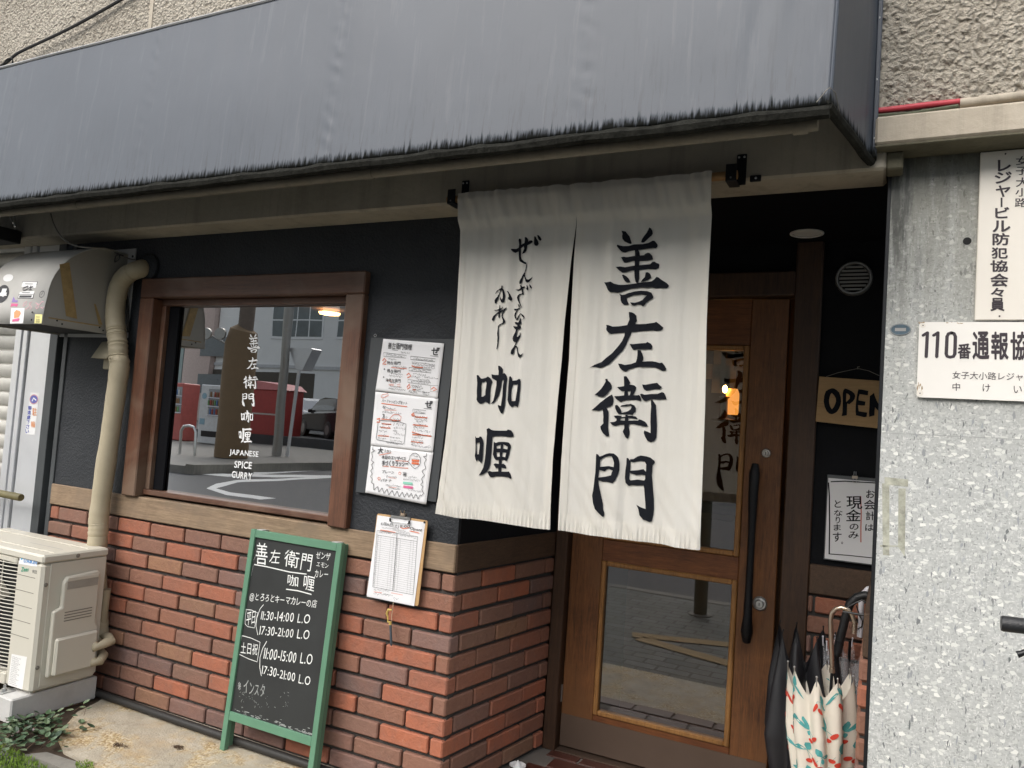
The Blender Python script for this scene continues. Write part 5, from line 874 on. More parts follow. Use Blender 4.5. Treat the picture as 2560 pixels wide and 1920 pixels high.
for P, pts, wd in ((T1, [(745,838), (1080,868)], .0022), (T1, [(650,1110), (760,1130)], .0016), (T1, [(1180,800), (1250,830), (1420,845)], .004), (T1, [(560,700), (600,640), (640,690), (560,770), (640,770)], .004), (T1, [(1075,1000), (1120,960), (1165,1020), (1090,1060)], .004), (T1, [(1080,1260), (1130,1190), (1150,1260), (1090,1300)], .004), (T1, [(690,1200), (800,1195), (800,1225), (700,1222)], .0014), (T1, [(870,1205), (935,1190), (935,1240), (880,1235)], .0014), (T1, [(1600,1300), (1650,1260), (1720,1310), (1640,1330)], .0035), (T1, [(1200,1312), (1270,1316)], .004),
    (T2, [(535,240), (800,275), (1085,312)], .0030), (T2, [(600,380), (855,388)], .0014), (T2, [(530,110), (560,50), (680,30), (690,70), (560,130), (530,110)], .0018), (T2, [(735,540), (800,480), (900,480), (960,530), (940,600), (800,620), (735,590), (735,540)], .0022), (T2, [(535,575), (730,590), (940,612)], .0030), (T2, [(440,580), (500,560), (500,640), (440,640)], .005), (T2, [(540,672), (745,688)], .0040), (T2, [(520,755), (730,770)], .0034), (T2, [(460,930), (700,940)], .0034), (T2, [(1175,490), (1220,450), (1240,500), (1190,510)], .005), (T2, [(1250,528), (1515,548)], .0036), (T2, [(1205,695), (1525,728)], .0036), (T2, [(1185,850), (1380,912)], .0036), (T2, [(1195,905), (1370,912), (1600,940)], .0040), (T2, [(1170,1050), (1420,1085)], .0036),
    (T3, [(490,235), (745,185)], .0022), (T3, [(830,350), (1055,365), (1120,370)], .0020), (T3, [(555,470), (700,478)], .0018), (T3, [(730,478), (900,500), (1108,515)], .0022), (T3, [(1180,350), (1340,360)], .008), (T3, [(1180,405), (1335,420)], .008), (T3, [(480,760), (455,730), (480,705), (515,725), (500,765), (470,765)], .0024), (T3, [(925,600), (955,615), (945,650), (905,640), (910,600), (935,595)], .0020), (T3, [(680,710), (850,735)], .0011), (T3, [(690,915), (860,930)], .0012)): P.pen(rd, pts, wd)
bk.build('menu_writing', M['ink_thin'], menu, recalc=False)
for i, p in enumerate(rd.v): rd.v[i] = p+V((0, .0006, 0))
rd.build('marker_underline', M['red_ink'], menu, recalc=False, each=True)
for pts, mt in (([(1000,800),(1200,818),(1195,868),(995,845)], 'mint'), ([(1005,882),(1210,905),(1205,955),(1000,930)], 'pink')): mb = MB(); mb.sheet([T3.q(*p)+V((0, .0004, 0)) for p in pts]); mb.build('cover_tape', M[mt], menu)

# ================================================================ clipboard, and the pen hanging from it
c4 = Plane((0, -.026, 0), (0,-1,0), 890, 1270, 10.055); c5 = c4.crop(890, 1420, 7.541)
tl, tr, bl, br = c4.q(530,135), c4.q(1806,282), c5.q(208,528), c5.q(1172,728)
clip = thing('clipboard', 'brown hardboard clipboard with a gridded white waiting list pinned beside the chalkboard', 'clipboard', ((tl.x+tr.x)/2, -.026, bl.z))
mb = MB(); mb.prism([(tl.x, -.026, tl.z-.006), (tl.x+.006, -.026, tl.z), (tr.x-.006, -.026, tl.z-.001), (tr.x, -.026, tl.z-.007), (br.x, -.026, bl.z+.005), (br.x-.005, -.026, bl.z), (bl.x+.005, -.026, bl.z), (bl.x, -.026, bl.z+.005)], (0, .0032, 0)); mb.build('board', M['clipwood'], clip)
for k, (dx, y) in enumerate(((.010, -.0268), (.004, -.0276), (0, -.0284))):
    a, b, c, d = c4.q(552,182), c4.q(1690,328), c5.q(1045,698), c5.q(214,520); mb = MB(); mb.prism([(a.x, y, a.z), (b.x+dx, y, a.z-.002), (c.x+dx*1.4, y-.002, d.z-.004+.002*k), (d.x, y-.002, d.z-.003+.003*k)], (0, .0004, 0)); mb.build('paper', M['paper'], clip)
L4 = Plane((0, -.0312, 0), (0,-1,0), 890, 1270, 10.055); L5 = L4.crop(890, 1420, 7.541); x0, z1 = L4.q(530,560).x, L4.q(530,560).z; x1, z0 = L5.q(1038,512).x, L5.q(265,345).z; x1 = (x1+L4.q(1592,745).x)/2; mb = MB()
for f, wd in ((0, .0011), (.083, .0011), (1, .0013)): z = z1+(z0-z1)*f; mb.ribbon([(x0, -.0312, z), (x1, -.0312, z-.001)], wd, FR)
for i in range(24): z = z1+(z0-z1)*(.083+.917*(i+1)/25); mb.ribbon([(x0, -.0312, z), (x1, -.0312, z-.001)], .0005, FR)
for f, wd in ((0, .0011), (.04, .0005), (.11, .0005), (.36, .0005), (.43, .0005), (.5, .0016), (.535, .0005), (.60, .0005), (.85, .0005), (.92, .0005), (1, .0012)): x = x0+(x1-x0)*f; mb.ribbon([(x, -.0312, z1 if f in (0, .5, 1) else z1+(z0-z1)*.083), (x, -.0312, z0)], wd, FR)
for i in range(25):
    z = z1+(z0-z1)*(.09+.907*(i+.6)/25)
    for f in (.006, .508): scribble(mb, (x0+(x1-x0)*f, -.0314, z), XX, ZZ, .005, .0035, FR, .0006)
L4.line(mb, '6月19日(土)', (615,440), (1065,520), (640,340), 'r', .06); L4.line(mb, '11:00', (1110,490), (1345,500), (1120,420), 'r', .05); L4.line(mb, 'Open!', (1345,560), (1640,612), (1365,470), 'b', .05)
for P, L in ((L4, [(645,500,420,26), (920,560,330,28), (1010,615,340,40), (570,615,320,22), (920,680,60,26), (1100,695,330,24), (1440,770,60,26)]), (L5, [(335,410,280,26), (520,505,160,24), (330,490,300,30), (700,590,80,34)])):
    for x, y, l, h in L: scr(P, x, y, l, h, mb, .0008)
mb.build('list_writing', M['ink_thin'], clip, recalc=False)
mb = MB()
for P, pts, wd in ((L4, [(1110,485), (1180,520), (1345,495)], .003), (L4, [(1345,575), (1590,630)], .003), (L4, [(610,548), (800,575), (990,615)], .002), (L5, [(335,450), (490,470)], .002), (L5, [(660,468), (880,510)], .0015)): P.pen(mb, pts, wd)
for i, p in enumerate(mb.v): mb.v[i] = p+V((0, .0004, 0))
scr(L4, 610, 575, 380, 26, mb, .001); mb.build('marker_underline', M['red_ink'], clip, recalc=False)
mb = MB(); a, b = c4.q(895,235), c4.q(1385,262); zc = (a.z+b.z)/2; mb.box(a.x, b.x, -.034, -.0262, zc-.002, zc+.006, .001); mb.tube([(a.x, -.035, zc), (a.x, -.036, zc-.014), (a.x+.004, -.036, zc-.016), (b.x-.004, -.036, zc-.016), (b.x, -.036, zc-.014), (b.x, -.035, zc)], .0013, 6); mb.build('clip_wire', M['steel'], clip)
mb = MB()
for x in (a.x+.001, b.x-.001): mb.box(x-.0028, x+.0028, -.039, -.0325, zc-.018, zc-.005, .001)
mb.box(a.x, a.x+.009, -.039, -.034, zc-.0185, zc-.0155, .001); mb.box(b.x-.009, b.x, -.039, -.034, zc-.0185, zc-.0155, .001); mb.lathe([(.0045, 0), (.0045, .002)], c4.q(1725,360), (0,-1,0), 12); mb.build('clip_foot', M['black'], clip, each=True)
mb = MB(); h = c4.q(1195,165); mb.box(h.x-.012, h.x+.012, -.036, -.018, h.z-.006, h.z+.004, .002); mb.tube([h+V((-.006, -.006, .004)), h+V((-.009, -.01, .016))], .0022, 6); mb.tube([h+V((.006, -.006, .004)), h+V((.009, -.01, .016))], .0022, 6); mb.build('hook_clip', M['gold'], clip)
pen = thing('hanging_pen', 'dark grey pen bound with yellow tape dangling on a string below the clipboard', 'pen', c5.q(665,1470)); Y_ = -.03; pq = Plane((0, Y_, 0), (0,-1,0), 890, 1420, 7.541)
mb = MB(); mb.tube([pq.q(707,640), pq.q(700,700), pq.q(690,775), pq.q(672,900), pq.q(672,1010)], .0012, 5); mb.build('string', plain('string', (.45,.36,.25), .9), pen)
mb = MB(); mb.tube([pq.q(650,1020), pq.q(600,1015), pq.q(600,920), pq.q(580,860), pq.q(610,785), pq.q(675,790)], [.0035, .003, .003, .0045, .005, .003], 8); mb.tube([pq.q(648,1010), pq.q(645,1070)], .0052, 8); mb.build('tape', plain('yellow_tape', (.52,.37,.10), .6, 0, .2, 60.), pen, smooth=True)
mb = MB(); mb.tube([pq.q(648,1070), pq.q(652,1110), pq.q(662,1380), pq.q(664,1440), pq.q(665,1475)], [.0045, .0048, .005, .0042, .001], 10); mb.build('barrel', plain('pen_barrel', (.06,.075,.09), .4), pen, smooth=True)

# ================================================================ lettering on the window
gq = Plane((0, .0582, 0), (0,-1,0), 0, 570, 2.458); mb = MB(); pane = bpy.data.objects['window']
for key, bx in (('zen', (1518,650,1600,768)), ('za', (1512,795,1590,870)), ('e', (1493,905,1585,990)), ('mon', (1487,1015,1565,1097)), ('ka', (1480,1120,1555,1196)), ('ri', (1467,1230,1548,1320))):
    L = traced(key); xs = [p[0] for l in L for lp in l for p in lp]; zs = [p[1] for l in L for lp in l for p in lp]; A, B, Cc = gq.q(bx[0], bx[3]), gq.q(bx[2], bx[3]), gq.q(bx[0], bx[1])
    for i, l in enumerate(L):
        mp = [[A+(B-A)*((p[0]-min(xs))/(max(xs)-min(xs)))+(Cc-A)*((p[1]-min(zs))/(max(zs)-min(zs)))+V((0, -.0002*(i % 4), 0)) for p in lp] for lp in l]; mb.sheet(mp[0], mp[1:])
mb.build('window_lettering', M['white_vinyl'], pane, recalc=False); mb = MB()
for t_, a, b, c in (('JAPANESE', (1408,1402), (1586,1418), (1412,1358)), ('SPICE', (1438,1474), (1545,1482), (1443,1430)), ('CURRY', (1422,1534), (1548,1548), (1426,1492))): gq.line(mb, t_, a, b, c, 'h')
mb.build('window_lettering', M['white_vinyl'], pane, recalc=False)

# ================================================================ signs on and beside the terrazzo
tz = MB(); tz.box(-.030, 4, -.080, .11, -.03, 2.254); pil = thing('terrazzo_wall', 'grey and white terrazzo clad wall beside the entrance, stained dark under its ledge', 'wall', (1.0, 0, 0)); tz.build('cladding', M['terrazzo'], pil)
mb = MB(); mb.box(-.040, -.0302, -.082, .10, -.03, 2.20, .001); mb.build('black_edge_trim', M['black'], pil)
tq = Plane((0, -.0815, 0), (0,-1,0), 1660, 570, 2.458); h = at(*zp(1863, 80, 1660, 570, 2.458), -.0804); mb = MB(); mb.lathe([(.0105, .0), (.0102, .0010), (.0005, .0012)], h, (0,-1,0), 16); mb.build('drilled_hole', M['dark'], pil)
mb = MB(); mb.ribbon([tq.q(1330,1258)+V((0,.001,0)), tq.q(2300,1304)+V((0,.001,0)), (4, -.0805, tq.q(2300,1304).z)], .0016, FR); mb.build('panel_joint', plain('joint_grey', (.33,.34,.33), .8), pil)
mb = MB(); qx = lambda x, y: at(*zp(x, y, 1660, 1245, 2.458), -.0806)
mb.sheet([qx(1325,290), qx(1440,292), qx(1440,300), qx(1330,299)]); mb.sheet([tq.q(1355,1530)+V((0,.0006,0)), tq.q(1500,1545)+V((0,.0006,0)), tq.q(1500,1590)+V((0,.0006,0)), tq.q(1355,1575)+V((0,.0006,0))]); mb.sheet([qx(1340,-90), qx(1385,-88), qx(1385,355), qx(1345,350)]); mb.sheet([qx(1440,-60), qx(1485,-58), qx(1480,360), qx(1438,300)]); mb.build('glue_residue', plain('glue_residue', (.40,.40,.33), .9, 0, .45, 40.), pil)
SP = -.0925
s3 = Plane((0, SP-.0008, 0), (0,-1,0), 2440, 360, 3.77); s0 = Plane((0, SP, 0), (0,-1,0), 2440, 360, 3.77); a, b = s0.q(42, 78), s0.q(5, 1668)
sg = thing('vertical_sign', 'tall yellowed cream plate with vertical black lettering on the terrazzo', 'sign', (a.x+.2, SP, b.z)); mb = MB(); mb.box(min(a.x, b.x), a.x+.30, SP, SP+.006, b.z+.002, a.z, .0022); mb.build('plate', M['enamel'], sg)
mb = MB()
for c, x0_, y0_, x1_, y1_ in (('レ',205,150,330,260),('ジ',175,260,338,375),('ヤ',185,390,325,500),('ビ',180,595,315,700),('ル',155,720,325,830),('防',155,840,315,955),('犯',145,975,300,1080),('協',135,1095,300,1205),('会',135,1220,305,1345),('々',140,1355,265,1440),('員',135,1450,270,1575)): s3.ch(mb, c, x0_, y0_, x1_, y1_, 'h')
mb.sheet([s3.q(*p) for p in ((232,505),(250,505),(250,592),(232,597))])
for c, x0_, y0_, x1_, y1_ in (('女',375,115,505,200),('子',375,215,495,292),('大',375,315,500,405),('小',370,415,497,495),('路',365,510,490,595)): s3.ch(mb, c, x0_, y0_, x1_, y1_, 'b')
mb.build('lettering', M['sign_ink'], sg, recalc=False)
mb = MB()
for p in (s3.q(278,93), s3.q(222,1622)): mb.lathe([(.0022, -.001), (.0022, .0008)], p, (0,-1,0), 10)
mb.build('nail', M['iron'], sg, each=True)
s6 = Plane((0, SP-.0008, 0), (0,-1,0), 2260, 760, 6.637); s60 = Plane((0, SP, 0), (0,-1,0), 2260, 760, 6.637); a, b = s60.q(255,298), s60.q(205,1545)
sg = thing('notice_plate', 'white horizontal enamel plate with the large number 110, rusty at its corners', 'sign', (a.x+.3, SP, b.z)); mb = MB(); Lx = min(a.x, b.x); zt_ = a.z
mb.prism([(Lx, SP, zt_-.008), (Lx+.002, SP, zt_-.003), (Lx+.008, SP, zt_), (Lx+.62, SP, zt_), (Lx+.62, SP, b.z), (Lx+.008, SP, b.z), (Lx+.002, SP, b.z+.003), (Lx, SP, b.z+.008)], (0, .005, 0)); mb.build('plate', M['enamel_w'], sg)
mb = MB()
for c, x0_, y0_, x1_, y1_, w_ in (('番',890,655,1110,910,'h'),('通',1135,455,1415,920,'h'),('報',1445,460,1735,925,'h'),('協',1765,460,2070,930,'h'),('中',805,1310,930,1440,'r'),('け',1305,1330,1430,1455,'r'),('い',1820,1360,1955,1475,'r')): s6.ch(mb, c, x0_, y0_, x1_, y1_, w_)
def fat(pts, wd):                            # rounded strokes of the big numerals
    P_ = [s6.q(*p) for p in pts]; mb.ribbon(P_, wd, FR)
    for p in (P_[0], P_[-1]): mb.sheet([q+V((0, -.0002, 0)) for q in ring(p, XX, ZZ, wd/2, wd/2, 14)[:-1]])
wdt = (s6.q(410,700)-s6.q(350,700)).length*.95
for dx in (0, 175): fat([(388+dx,478), (368+dx,872)], wdt); fat([(318+dx,520), (385+dx,478)], wdt*.92)
P0 = [s6.q(*p) for p in ((780,478),(830,490),(852,540),(848,700),(842,830),(820,870),(765,882),(715,868),(700,825),(708,690),(714,540),(738,492),(780,478),(812,484))]; mb.ribbon(P0, wdt, FR)
s6.line(mb, '女子大小路レジャー', (800,1240), (2130,1278), (806,1115), 'r'); mb.build('lettering', M['sign_ink'], sg, recalc=False)
mb = MB()
for p, r in (((315,358), .0065), ((265,1480), .0085)): mb.sheet([q+V((0, .0003, 0)) for q in ring(s6.q(*p), XX, ZZ, r, r, 18)[:-1]])
mb.build('washer', M['enamel'], sg, each=True)
mb = MB(); rnd = random.Random(8)
for _ in range(16): x = rnd.choice((rnd.uniform(250, 330), rnd.uniform(700, 1180))); p = s6.q(x, rnd.uniform(300, 330)); mb.sheet([q+V((0, .00035, 0)) for q in ring(p, XX, ZZ, rnd.uniform(.001, .004), rnd.uniform(.0006, .0013), 9)[:-1]])
for _ in range(14): p = s6.q(rnd.uniform(215, 330), rnd.uniform(1330, 1420)); mb.sheet([q+V((0, .00035, 0)) for q in ring(p, XX, ZZ, rnd.uniform(.0004, .001), rnd.uniform(.002, .007), 9)[:-1]])
mb.build('rust_stain', M['rust'], sg)
mb = MB()
for p in ((315,355), (265,1480)): mb.lathe([(.0016, -.001), (.0016, .0008)], s6.q(*p), (0,-1,0), 10)
mb.build('nail', M['iron'], sg, each=True)
o_ = at(*zp(1453, 624, 1660, 570, 2.458), -.082); k = thing('oval_plaque', 'small worn blue oval plaque on the terrazzo beside the white plate', 'plaque', o_); mb = MB(); mb.prism([q for q in ring(o_, XX, ZZ, .0265, .0170, 28)[:-1]], (0, .002, 0)); mb.build('plate', M['teal_plaque'], k)
mb = MB(); mb.ribbon([q+V((0, -.0004, 0)) for q in ring(o_, XX, ZZ, .0248, .0155, 28)], .0012, FR); mb.box(o_.x-.014, o_.x+.014, o_.y-.0004, o_.y, o_.z-.0045, o_.z+.0045); mb.build('rim', M['ventmetal'], k)
# conduits along the ledge
r3 = lambda x, y, Y=-.17: at(*zp(x, y, 1800, 0, 2.9105), Y)
mb = MB(); mb.tube([r3(1100,812), r3(1300,790), r3(1500,765), r3(1765,738)], .0085, 12); tag(mb.build('red_conduit', M['red'], smooth=True, loc=r3(1300,790)), 'short bright red conduit on the ledge next to the awning', 'conduit')
mb = MB(); mb.tube([r3(1745,752), r3(1900,735), r3(2212,695), r3(2500,655), r3(3000,590)], .0125, 12); mb.tube([r3(1880,735), r3(1935,728)], .0142, 12); tag(mb.build('cream_conduit', M['ledge'], smooth=True, loc=r3(1900,735)), 'cream painted conduit running along the ledge to the right', 'conduit')
mb = MB(); mb.tube([r3(1150,842,-.175), r3(1400,825,-.175), r3(1735,770,-.175)], .0055, 8); tag(mb.build('green_cable', plain('mossy_cable', (.10,.11,.07), .8, 0, .3, 40.), smooth=True, loc=r3(1400,825)), 'mossy green cable lying under the red conduit', 'cable')

# ================================================================ OPEN sign and cash notice in the recess
op = Plane((0, .694, 0), (0,-1,0), 2020, 900, 9.219); op0 = Plane((0, .6955, 0), (0,-1,0), 2020, 900, 9.219); a, b, c, d = op0.q(262,380), op0.q(1690,470), op0.q(1640,1565), op0.q(175,1415)
sg = thing('open_sign', 'pale wooden board painted OPEN in black, hung on a cord in the entrance', 'sign', (a.x+.12, .70, d.z)); tilt = .03
mb = MB(); mb.prism([(a.x, .6955, a.z), (a.x+.262, .6955, a.z-.012), (a.x+.256, .6955, d.z-.016), (d.x, .6955, d.z)], (0, .012, 0)); mb.build('board', M['ply'], sg)
mb = MB(); op.poly(mb, '550,650 600,655 660,690 720,750 755,850 765,950 750,1040 710,1130 660,1200 600,1235 550,1250 490,1235 430,1180 385,1080 360,960 375,820 410,720 470,680|548,760 600,815 640,880 645,950 625,1020 590,1090 550,1135 515,1080 490,1000 485,920 500,850 520,790'); op.poly(mb, '850,655 930,680 1010,720 1070,770 1090,830 1075,900 1030,960 950,1020 905,1000 900,1100 895,1270 830,1285 775,1290 795,1200 800,1050 800,900 800,780 815,700|885,770 930,785 965,830 960,890 920,930 880,970 880,880')
op.poly(mb, '1160,675 1240,680 1390,715 1380,815 1280,800 1190,785 1170,860 1165,930 1250,945 1325,960 1310,1050 1230,1050 1155,1040 1160,1110 1170,1180 1250,1195 1365,1210 1350,1310 1290,1320 1200,1295 1105,1275 1095,1180 1100,1050 1115,900 1140,760'); op.poly(mb, '1520,755 1540,830 1590,950 1650,1050 1690,1110 1700,820 1790,830 1780,1330 1690,1320 1640,1200 1590,1140 1545,1090 1535,1180 1530,1280 1470,1295 1410,1310 1405,1200 1415,1050 1425,830 1470,800'); mb.build('lettering', M['ink'], sg, recalc=False)
mb = MB(); mb.tube([op0.q(420,345)+V((0,.004,-.006)), op0.q(700,290), op0.q(1150,195), op0.q(1400,250), op0.q(1640,360)], .0011, 5); mb.tube([op0.q(1150,210), op0.q(1140,160), op0.q(1190,155)], .0016, 5); mb.build('cord', M['cable_grey'], sg)
cn = Plane((0, .704, 0), (0,-1,0), 2040, 1180, 6.9125); cn1 = Plane((0, .7012, 0), (0,-1,0), 2040, 1180, 6.9125); a, d = cn.q(158,38), cn.q(130,1508)
sg = thing('cash_notice', 'white handwritten cash notice in a clear sleeve, hung from a binder clip in the entrance', 'notice', (a.x+.1, .705, d.z)); mb = MB(); mb.box(d.x, d.x+.262, .704, .7075, d.z, a.z, .001); mb.build('sleeve', plain('sleeve_grey', (.10,.105,.11), .3), sg); a2, d2 = cn.q(176,98), cn.q(145,1490)
mb = MB(); mb.box(d2.x+.001, d2.x+.250, .7025, .7038, d2.z, a2.z); mb.build('paper', M['paper'], sg)
mb = MB()
for c, x0_, y0_, x1_, y1_, w_ in (('お',865,310,1015,450,'b'),('会',830,480,1025,650,'b'),('計',860,680,1020,835,'b'),('は',850,900,992,1018,'b'),('現',525,420,800,640,'b'),('金',515,650,780,850,'b'),('の',580,895,735,1000,'b'),('み',560,1030,738,1150,'b'),('と',320,488,430,615,'b'),('な',310,655,460,760,'b'),('り',340,770,415,890,'b'),('ま',305,905,430,1010,'b'),('す',290,1045,442,1205,'b'),('。',435,1205,467,1245,'b')): cn1.ch(mb, c, x0_, y0_, x1_, y1_, w_, .04)
for pts, wd in (([(255,168), (500,158), (1040,190)], .0040), ([(215,180), (230,420), (235,900), (228,1420)], .0045), ([(225,1415), (550,1440), (980,1485)], .0032)): cn1.pen(mb, pts, wd)
mb.build('writing', M['ink'], sg, recalc=False)
mb = MB(); cn1.pen(mb, [(770,415), (782,700), (775,1000), (775,1215)], .0045)
for i, p in enumerate(mb.v): mb.v[i] = p+V((0, .0005, 0))
mb.build('marker_line', plain('red_line', (.62,.24,.20), .8), sg, recalc=False)
mb = MB(); q = cn.q(672,90); mb.box(q.x-.010, q.x+.010, .698, .7035, q.z-.006, q.z+.006, .001); kb = mb.build('binder_clip', M['gold'], sg); mb = MB(); mb.tube([q+V((-.005, -.007, -.004)), q+V((-.006, -.009, -.018)), q+V((0, -.009, -.022)), q+V((.006, -.009, -.018)), q+V((.005, -.007, -.004))], .0009, 5); mb.tube([q+V((-.004, -.004, .005)), q+V((-.003, -.004, .022))], .0009, 5); mb.tube([q+V((.004, -.004, .005)), q+V((.003, -.004, .022))], .0009, 5); mb.build('clip_wire', M['steel'], kb)

# ================================================================ umbrellas in the corner
def canopy_fn(cx, cy_, ztop, zbot, prof, ribs=8, ph=0., drop=.06, pleat=.28, lean=(0, 0), seed=0.):
    def fn(u, t):
        th = 2*math.pi*u; c = .5+.5*math.cos(ribs*th+ph); r = interp([(a, b) for a, b in prof], t)
        pl_k = pleat*(1-.55*t)*math.sin(min(1, t*3+.4)*1.57); r *= (1-pl_k*(1-c)**1.3)*(1+.16*noise.noise((math.cos(th)*1.7, math.sin(th)*1.7+t*1.5, seed)))
        tw = th+.35*t+.25*noise.noise((t*2, math.cos(th), seed+4)); z = ztop-drop*(1-c)**.8*max(0, 1-t*2.2)-(ztop-zbot)*t+.018*noise.noise((math.cos(th)*2, math.sin(th)*2, seed))*(1-t)
        return V((cx+lean[0]*t+r*math.cos(tw), cy_+lean[1]*t+r*math.sin(tw), z))
    return fn
def umbrella(name, label, fn, mat, ribs, ph, tip_mat, axis0, axis1, deco=None):
    t = thing(name, label, 'umbrella', axis1, None); mb = MB(); mb.grid(fn, 160, 44, close_u=True)
    if deco: deco(mb)
    c = mb.build('canopy', mat, t, smooth=True, recalc=False)
    mb = MB()
    mb.hold = True
    for k in range(ribs):
        mb.gid += 1; u = (-ph/(2*math.pi)+k)/ribs; p, q = fn(u, 0), fn(u, .03); d = (p-q).normalized(); mb.tube([q, p, p+d*.010], .0022, 6); mb.ball(p+d*.012, .0036, 8)
    mb.build('rib_tip', tip_mat, c, smooth=True, each=True); mb = MB(); mb.tube([axis0, axis1], .0048, 8); mb.build('shaft', M['black'], t, smooth=True); return t, c
fnc = canopy_fn(-.186, .33, .652, .03, [(0, .104), (.12, .107), (.3, .108), (.55, .088), (.8, .05), (1, .010)], 8, .6, .062, .30, (.02, .0), 2.)
hq = lambda x, y, Y=.33: at(*zp(x, y, 1700, 1400, 4.424), Y)
def on_canopy(u0, t0, pts, lift):
    out = []
    for a, b in pts:
        t = min(.98, max(.02, t0-b/.62)); r = max(.03, .10*(1-.4*t)); u = u0+a/(2*math.pi*r); p = fnc(u, t); n = (fnc(u+.006, t)-fnc(u-.006, t)).cross(fnc(u, t+.01)-fnc(u, t-.01)).normalized(); c = V((-.186+.02*t, .33, p.z))
        if n.dot(p-c) < 0: n = -n
        out.append(p+n*lift)
    return out
ch, tl_ = MB(), MB(); rnd = random.Random(15)
def blob(mb, u0, t0, cx, cz, a, b, rot, lift):
    pts = [(cx+a*math.cos(q)*math.cos(rot)-b*math.sin(q)*math.sin(rot), cz+a*math.cos(q)*math.sin(rot)+b*math.sin(q)*math.cos(rot)) for q in [2*math.pi*i/12 for i in range(12)]]
    P_ = on_canopy(u0, t0, [(cx, cz)]+pts, lift); mb.add(P_, [(0, i+1, (i+1) % 12+1) for i in range(12)])
def leafy(mb, u0, t0, x, z, ln, rot, lift):
    pr = [(0, 0), (.3, .22), (.6, .26), (.85, .14), (1, 0), (.8, -.12), (.5, -.22), (.2, -.16)]; P_ = on_canopy(u0, t0, [(x+ln*.5*math.cos(rot), z+ln*.5*math.sin(rot))]+[(x+ln*(p*math.cos(rot)-q*math.sin(rot)), z+ln*(p*math.sin(rot)+q*math.cos(rot))) for p, q in pr], lift); mb.add(P_, [(0, i+1, (i+1) % 8+1) for i in range(8)])
for row in range(6):
    for col in range(8):
        u0 = (col+.5*(row % 2)+rnd.uniform(-.2, .2))/8; t0 = .07+row*.15+rnd.uniform(-.02, .02)
        if t0 > .9: continue
        f = rnd.choice((-1, 1))
        leafy(tl_, u0, t0, 0, 0, rnd.uniform(.034, .046), rnd.uniform(1.0, 2.1), .0018); leafy(tl_, u0, t0, 0, 0, rnd.uniform(.026, .036), rnd.uniform(-.3, .4) if f > 0 else rnd.uniform(2.8, 3.5), .0020)
        if rnd.random() < .5: leafy(tl_, u0, t0, 0, -.004, .02, rnd.uniform(-1.9, -1.3), .0019)
        for dx, dz in ((-.020*f, -.026), (-.005*f, -.038)):
            st = on_canopy(u0, t0, [(0, 0), (dx*.7, dz*.5), (dx, dz)], .0021); nn = (st[0]-V((-.18, .33, st[0].z))).normalized(); tl_.ribbon(st, .0013, nn); blob(ch, u0, t0, dx, dz, .0082, .0092, rnd.uniform(0, 3), .0024)
def cherry_deco(mb):
    mb.mi = 1; mb.add(ch.v, ch.f); mb.mi = 2; mb.add(tl_.v, tl_.f); mb.mi = 0
cu, cc = umbrella('cherry_umbrella', 'cream umbrella printed with red cherries and teal leaves, standing handle up in the entrance corner', fnc, [M['canopy'], M['cherry'], M['teal']], 8, .6, M['steel'], hq(1682, 1240), V((-.168, .33, .02)), cherry_deco)
mb = MB(); mb.tube([hq(1682,1240), hq(1678,1050), hq(1668,800), hq(1664,660), hq(1680,590), hq(1725,540), hq(1785,525), hq(1850,545), hq(1900,600), hq(1932,690), hq(1925,815)], .0075, 12); mb.tube([hq(1683,1245), hq(1681,1195)], .0092, 12); mb.build('crook_handle', M['gold'], cu, smooth=True)
fnb = canopy_fn(-.245, .50, .735, .03, [(0, .105), (.1, .118), (.25, .135), (.5, .148), (.7, .12), (.88, .06), (1, .012)], 8, 2.4, .12, .34, (.0, .0), 6.)
hb = lambda x, y, Y=.46: at(*zp(x, y, 1700, 1400, 4.424), Y)
bu, bc = umbrella('black_umbrella', 'large black umbrella with a black crook handle, loosely folded behind the cherry umbrella', fnb, M['nylon'], 8, 2.4, M['black'], hb(1745, 1000), V((-.24, .50, .02)))
mb = MB(); mb.tube([hb(1745,1020), hb(1770,880), hb(1800,760), hb(1840,600), hb(1880,480), hb(1960,410), hb(2040,390), hb(2130,405), hb(2200,450)], [.013, .0145, .0145, .0145, .0145, .0145, .0145, .0145, .013], 14); mb.tube([hb(1738,1060), hb(1752,960), hb(1766,885)], [.010, .012, .016], 12); mb.build('crook_handle', M['bicycle'], bu, smooth=True)
fnk = canopy_fn(-.115, .56, .70, .03, [(0, .085), (.3, .075), (.7, .04), (1, .010)], 8, 1.1, .05, .45, (.0, .0), 9.)
ku, kc = umbrella('clear_umbrella', 'transparent vinyl umbrella with a white crook handle at the back of the corner', fnk, M['clear'], 8, 1.1, M['white_plastic'], V((-.11, .56, .72)), V((-.115, .56, .02)))
hw = lambda x, y: at(*zp(x, y, 1700, 1400, 4.424), .56)
mb = MB(); mb.tube([hw(1985,850), hw(2000,700), hw(2005,450), hw(2025,370), hw(2080,320), hw(2150,310)], .0095, 12); mb.build('crook_handle', M['white_plastic'], ku, smooth=True)
mb = MB(); rk = lambda x, y, Y=.25: at(*zp(x, y, 1700, 1400, 4.424), Y)
mb.tube([rk(1800,572), rk(1920,590), rk(2060,615)], .0035, 8); mb.tube([rk(1860,520), rk(1950,470), rk(2010,445), rk(2060,470)], .0030, 8); mb.tube([rk(1950,500), rk(1980,600), rk(2020,680), rk(2010,740), rk(1965,765)], .0022, 8); mb.tube([rk(2060,455), rk(2120,470)], .003, 8); tag(mb.build('umbrella_hooks', M['black'], smooth=True, loc=rk(2000,600)), 'black wire hooks on the brick jamb holding the umbrella handles', 'hook rack')

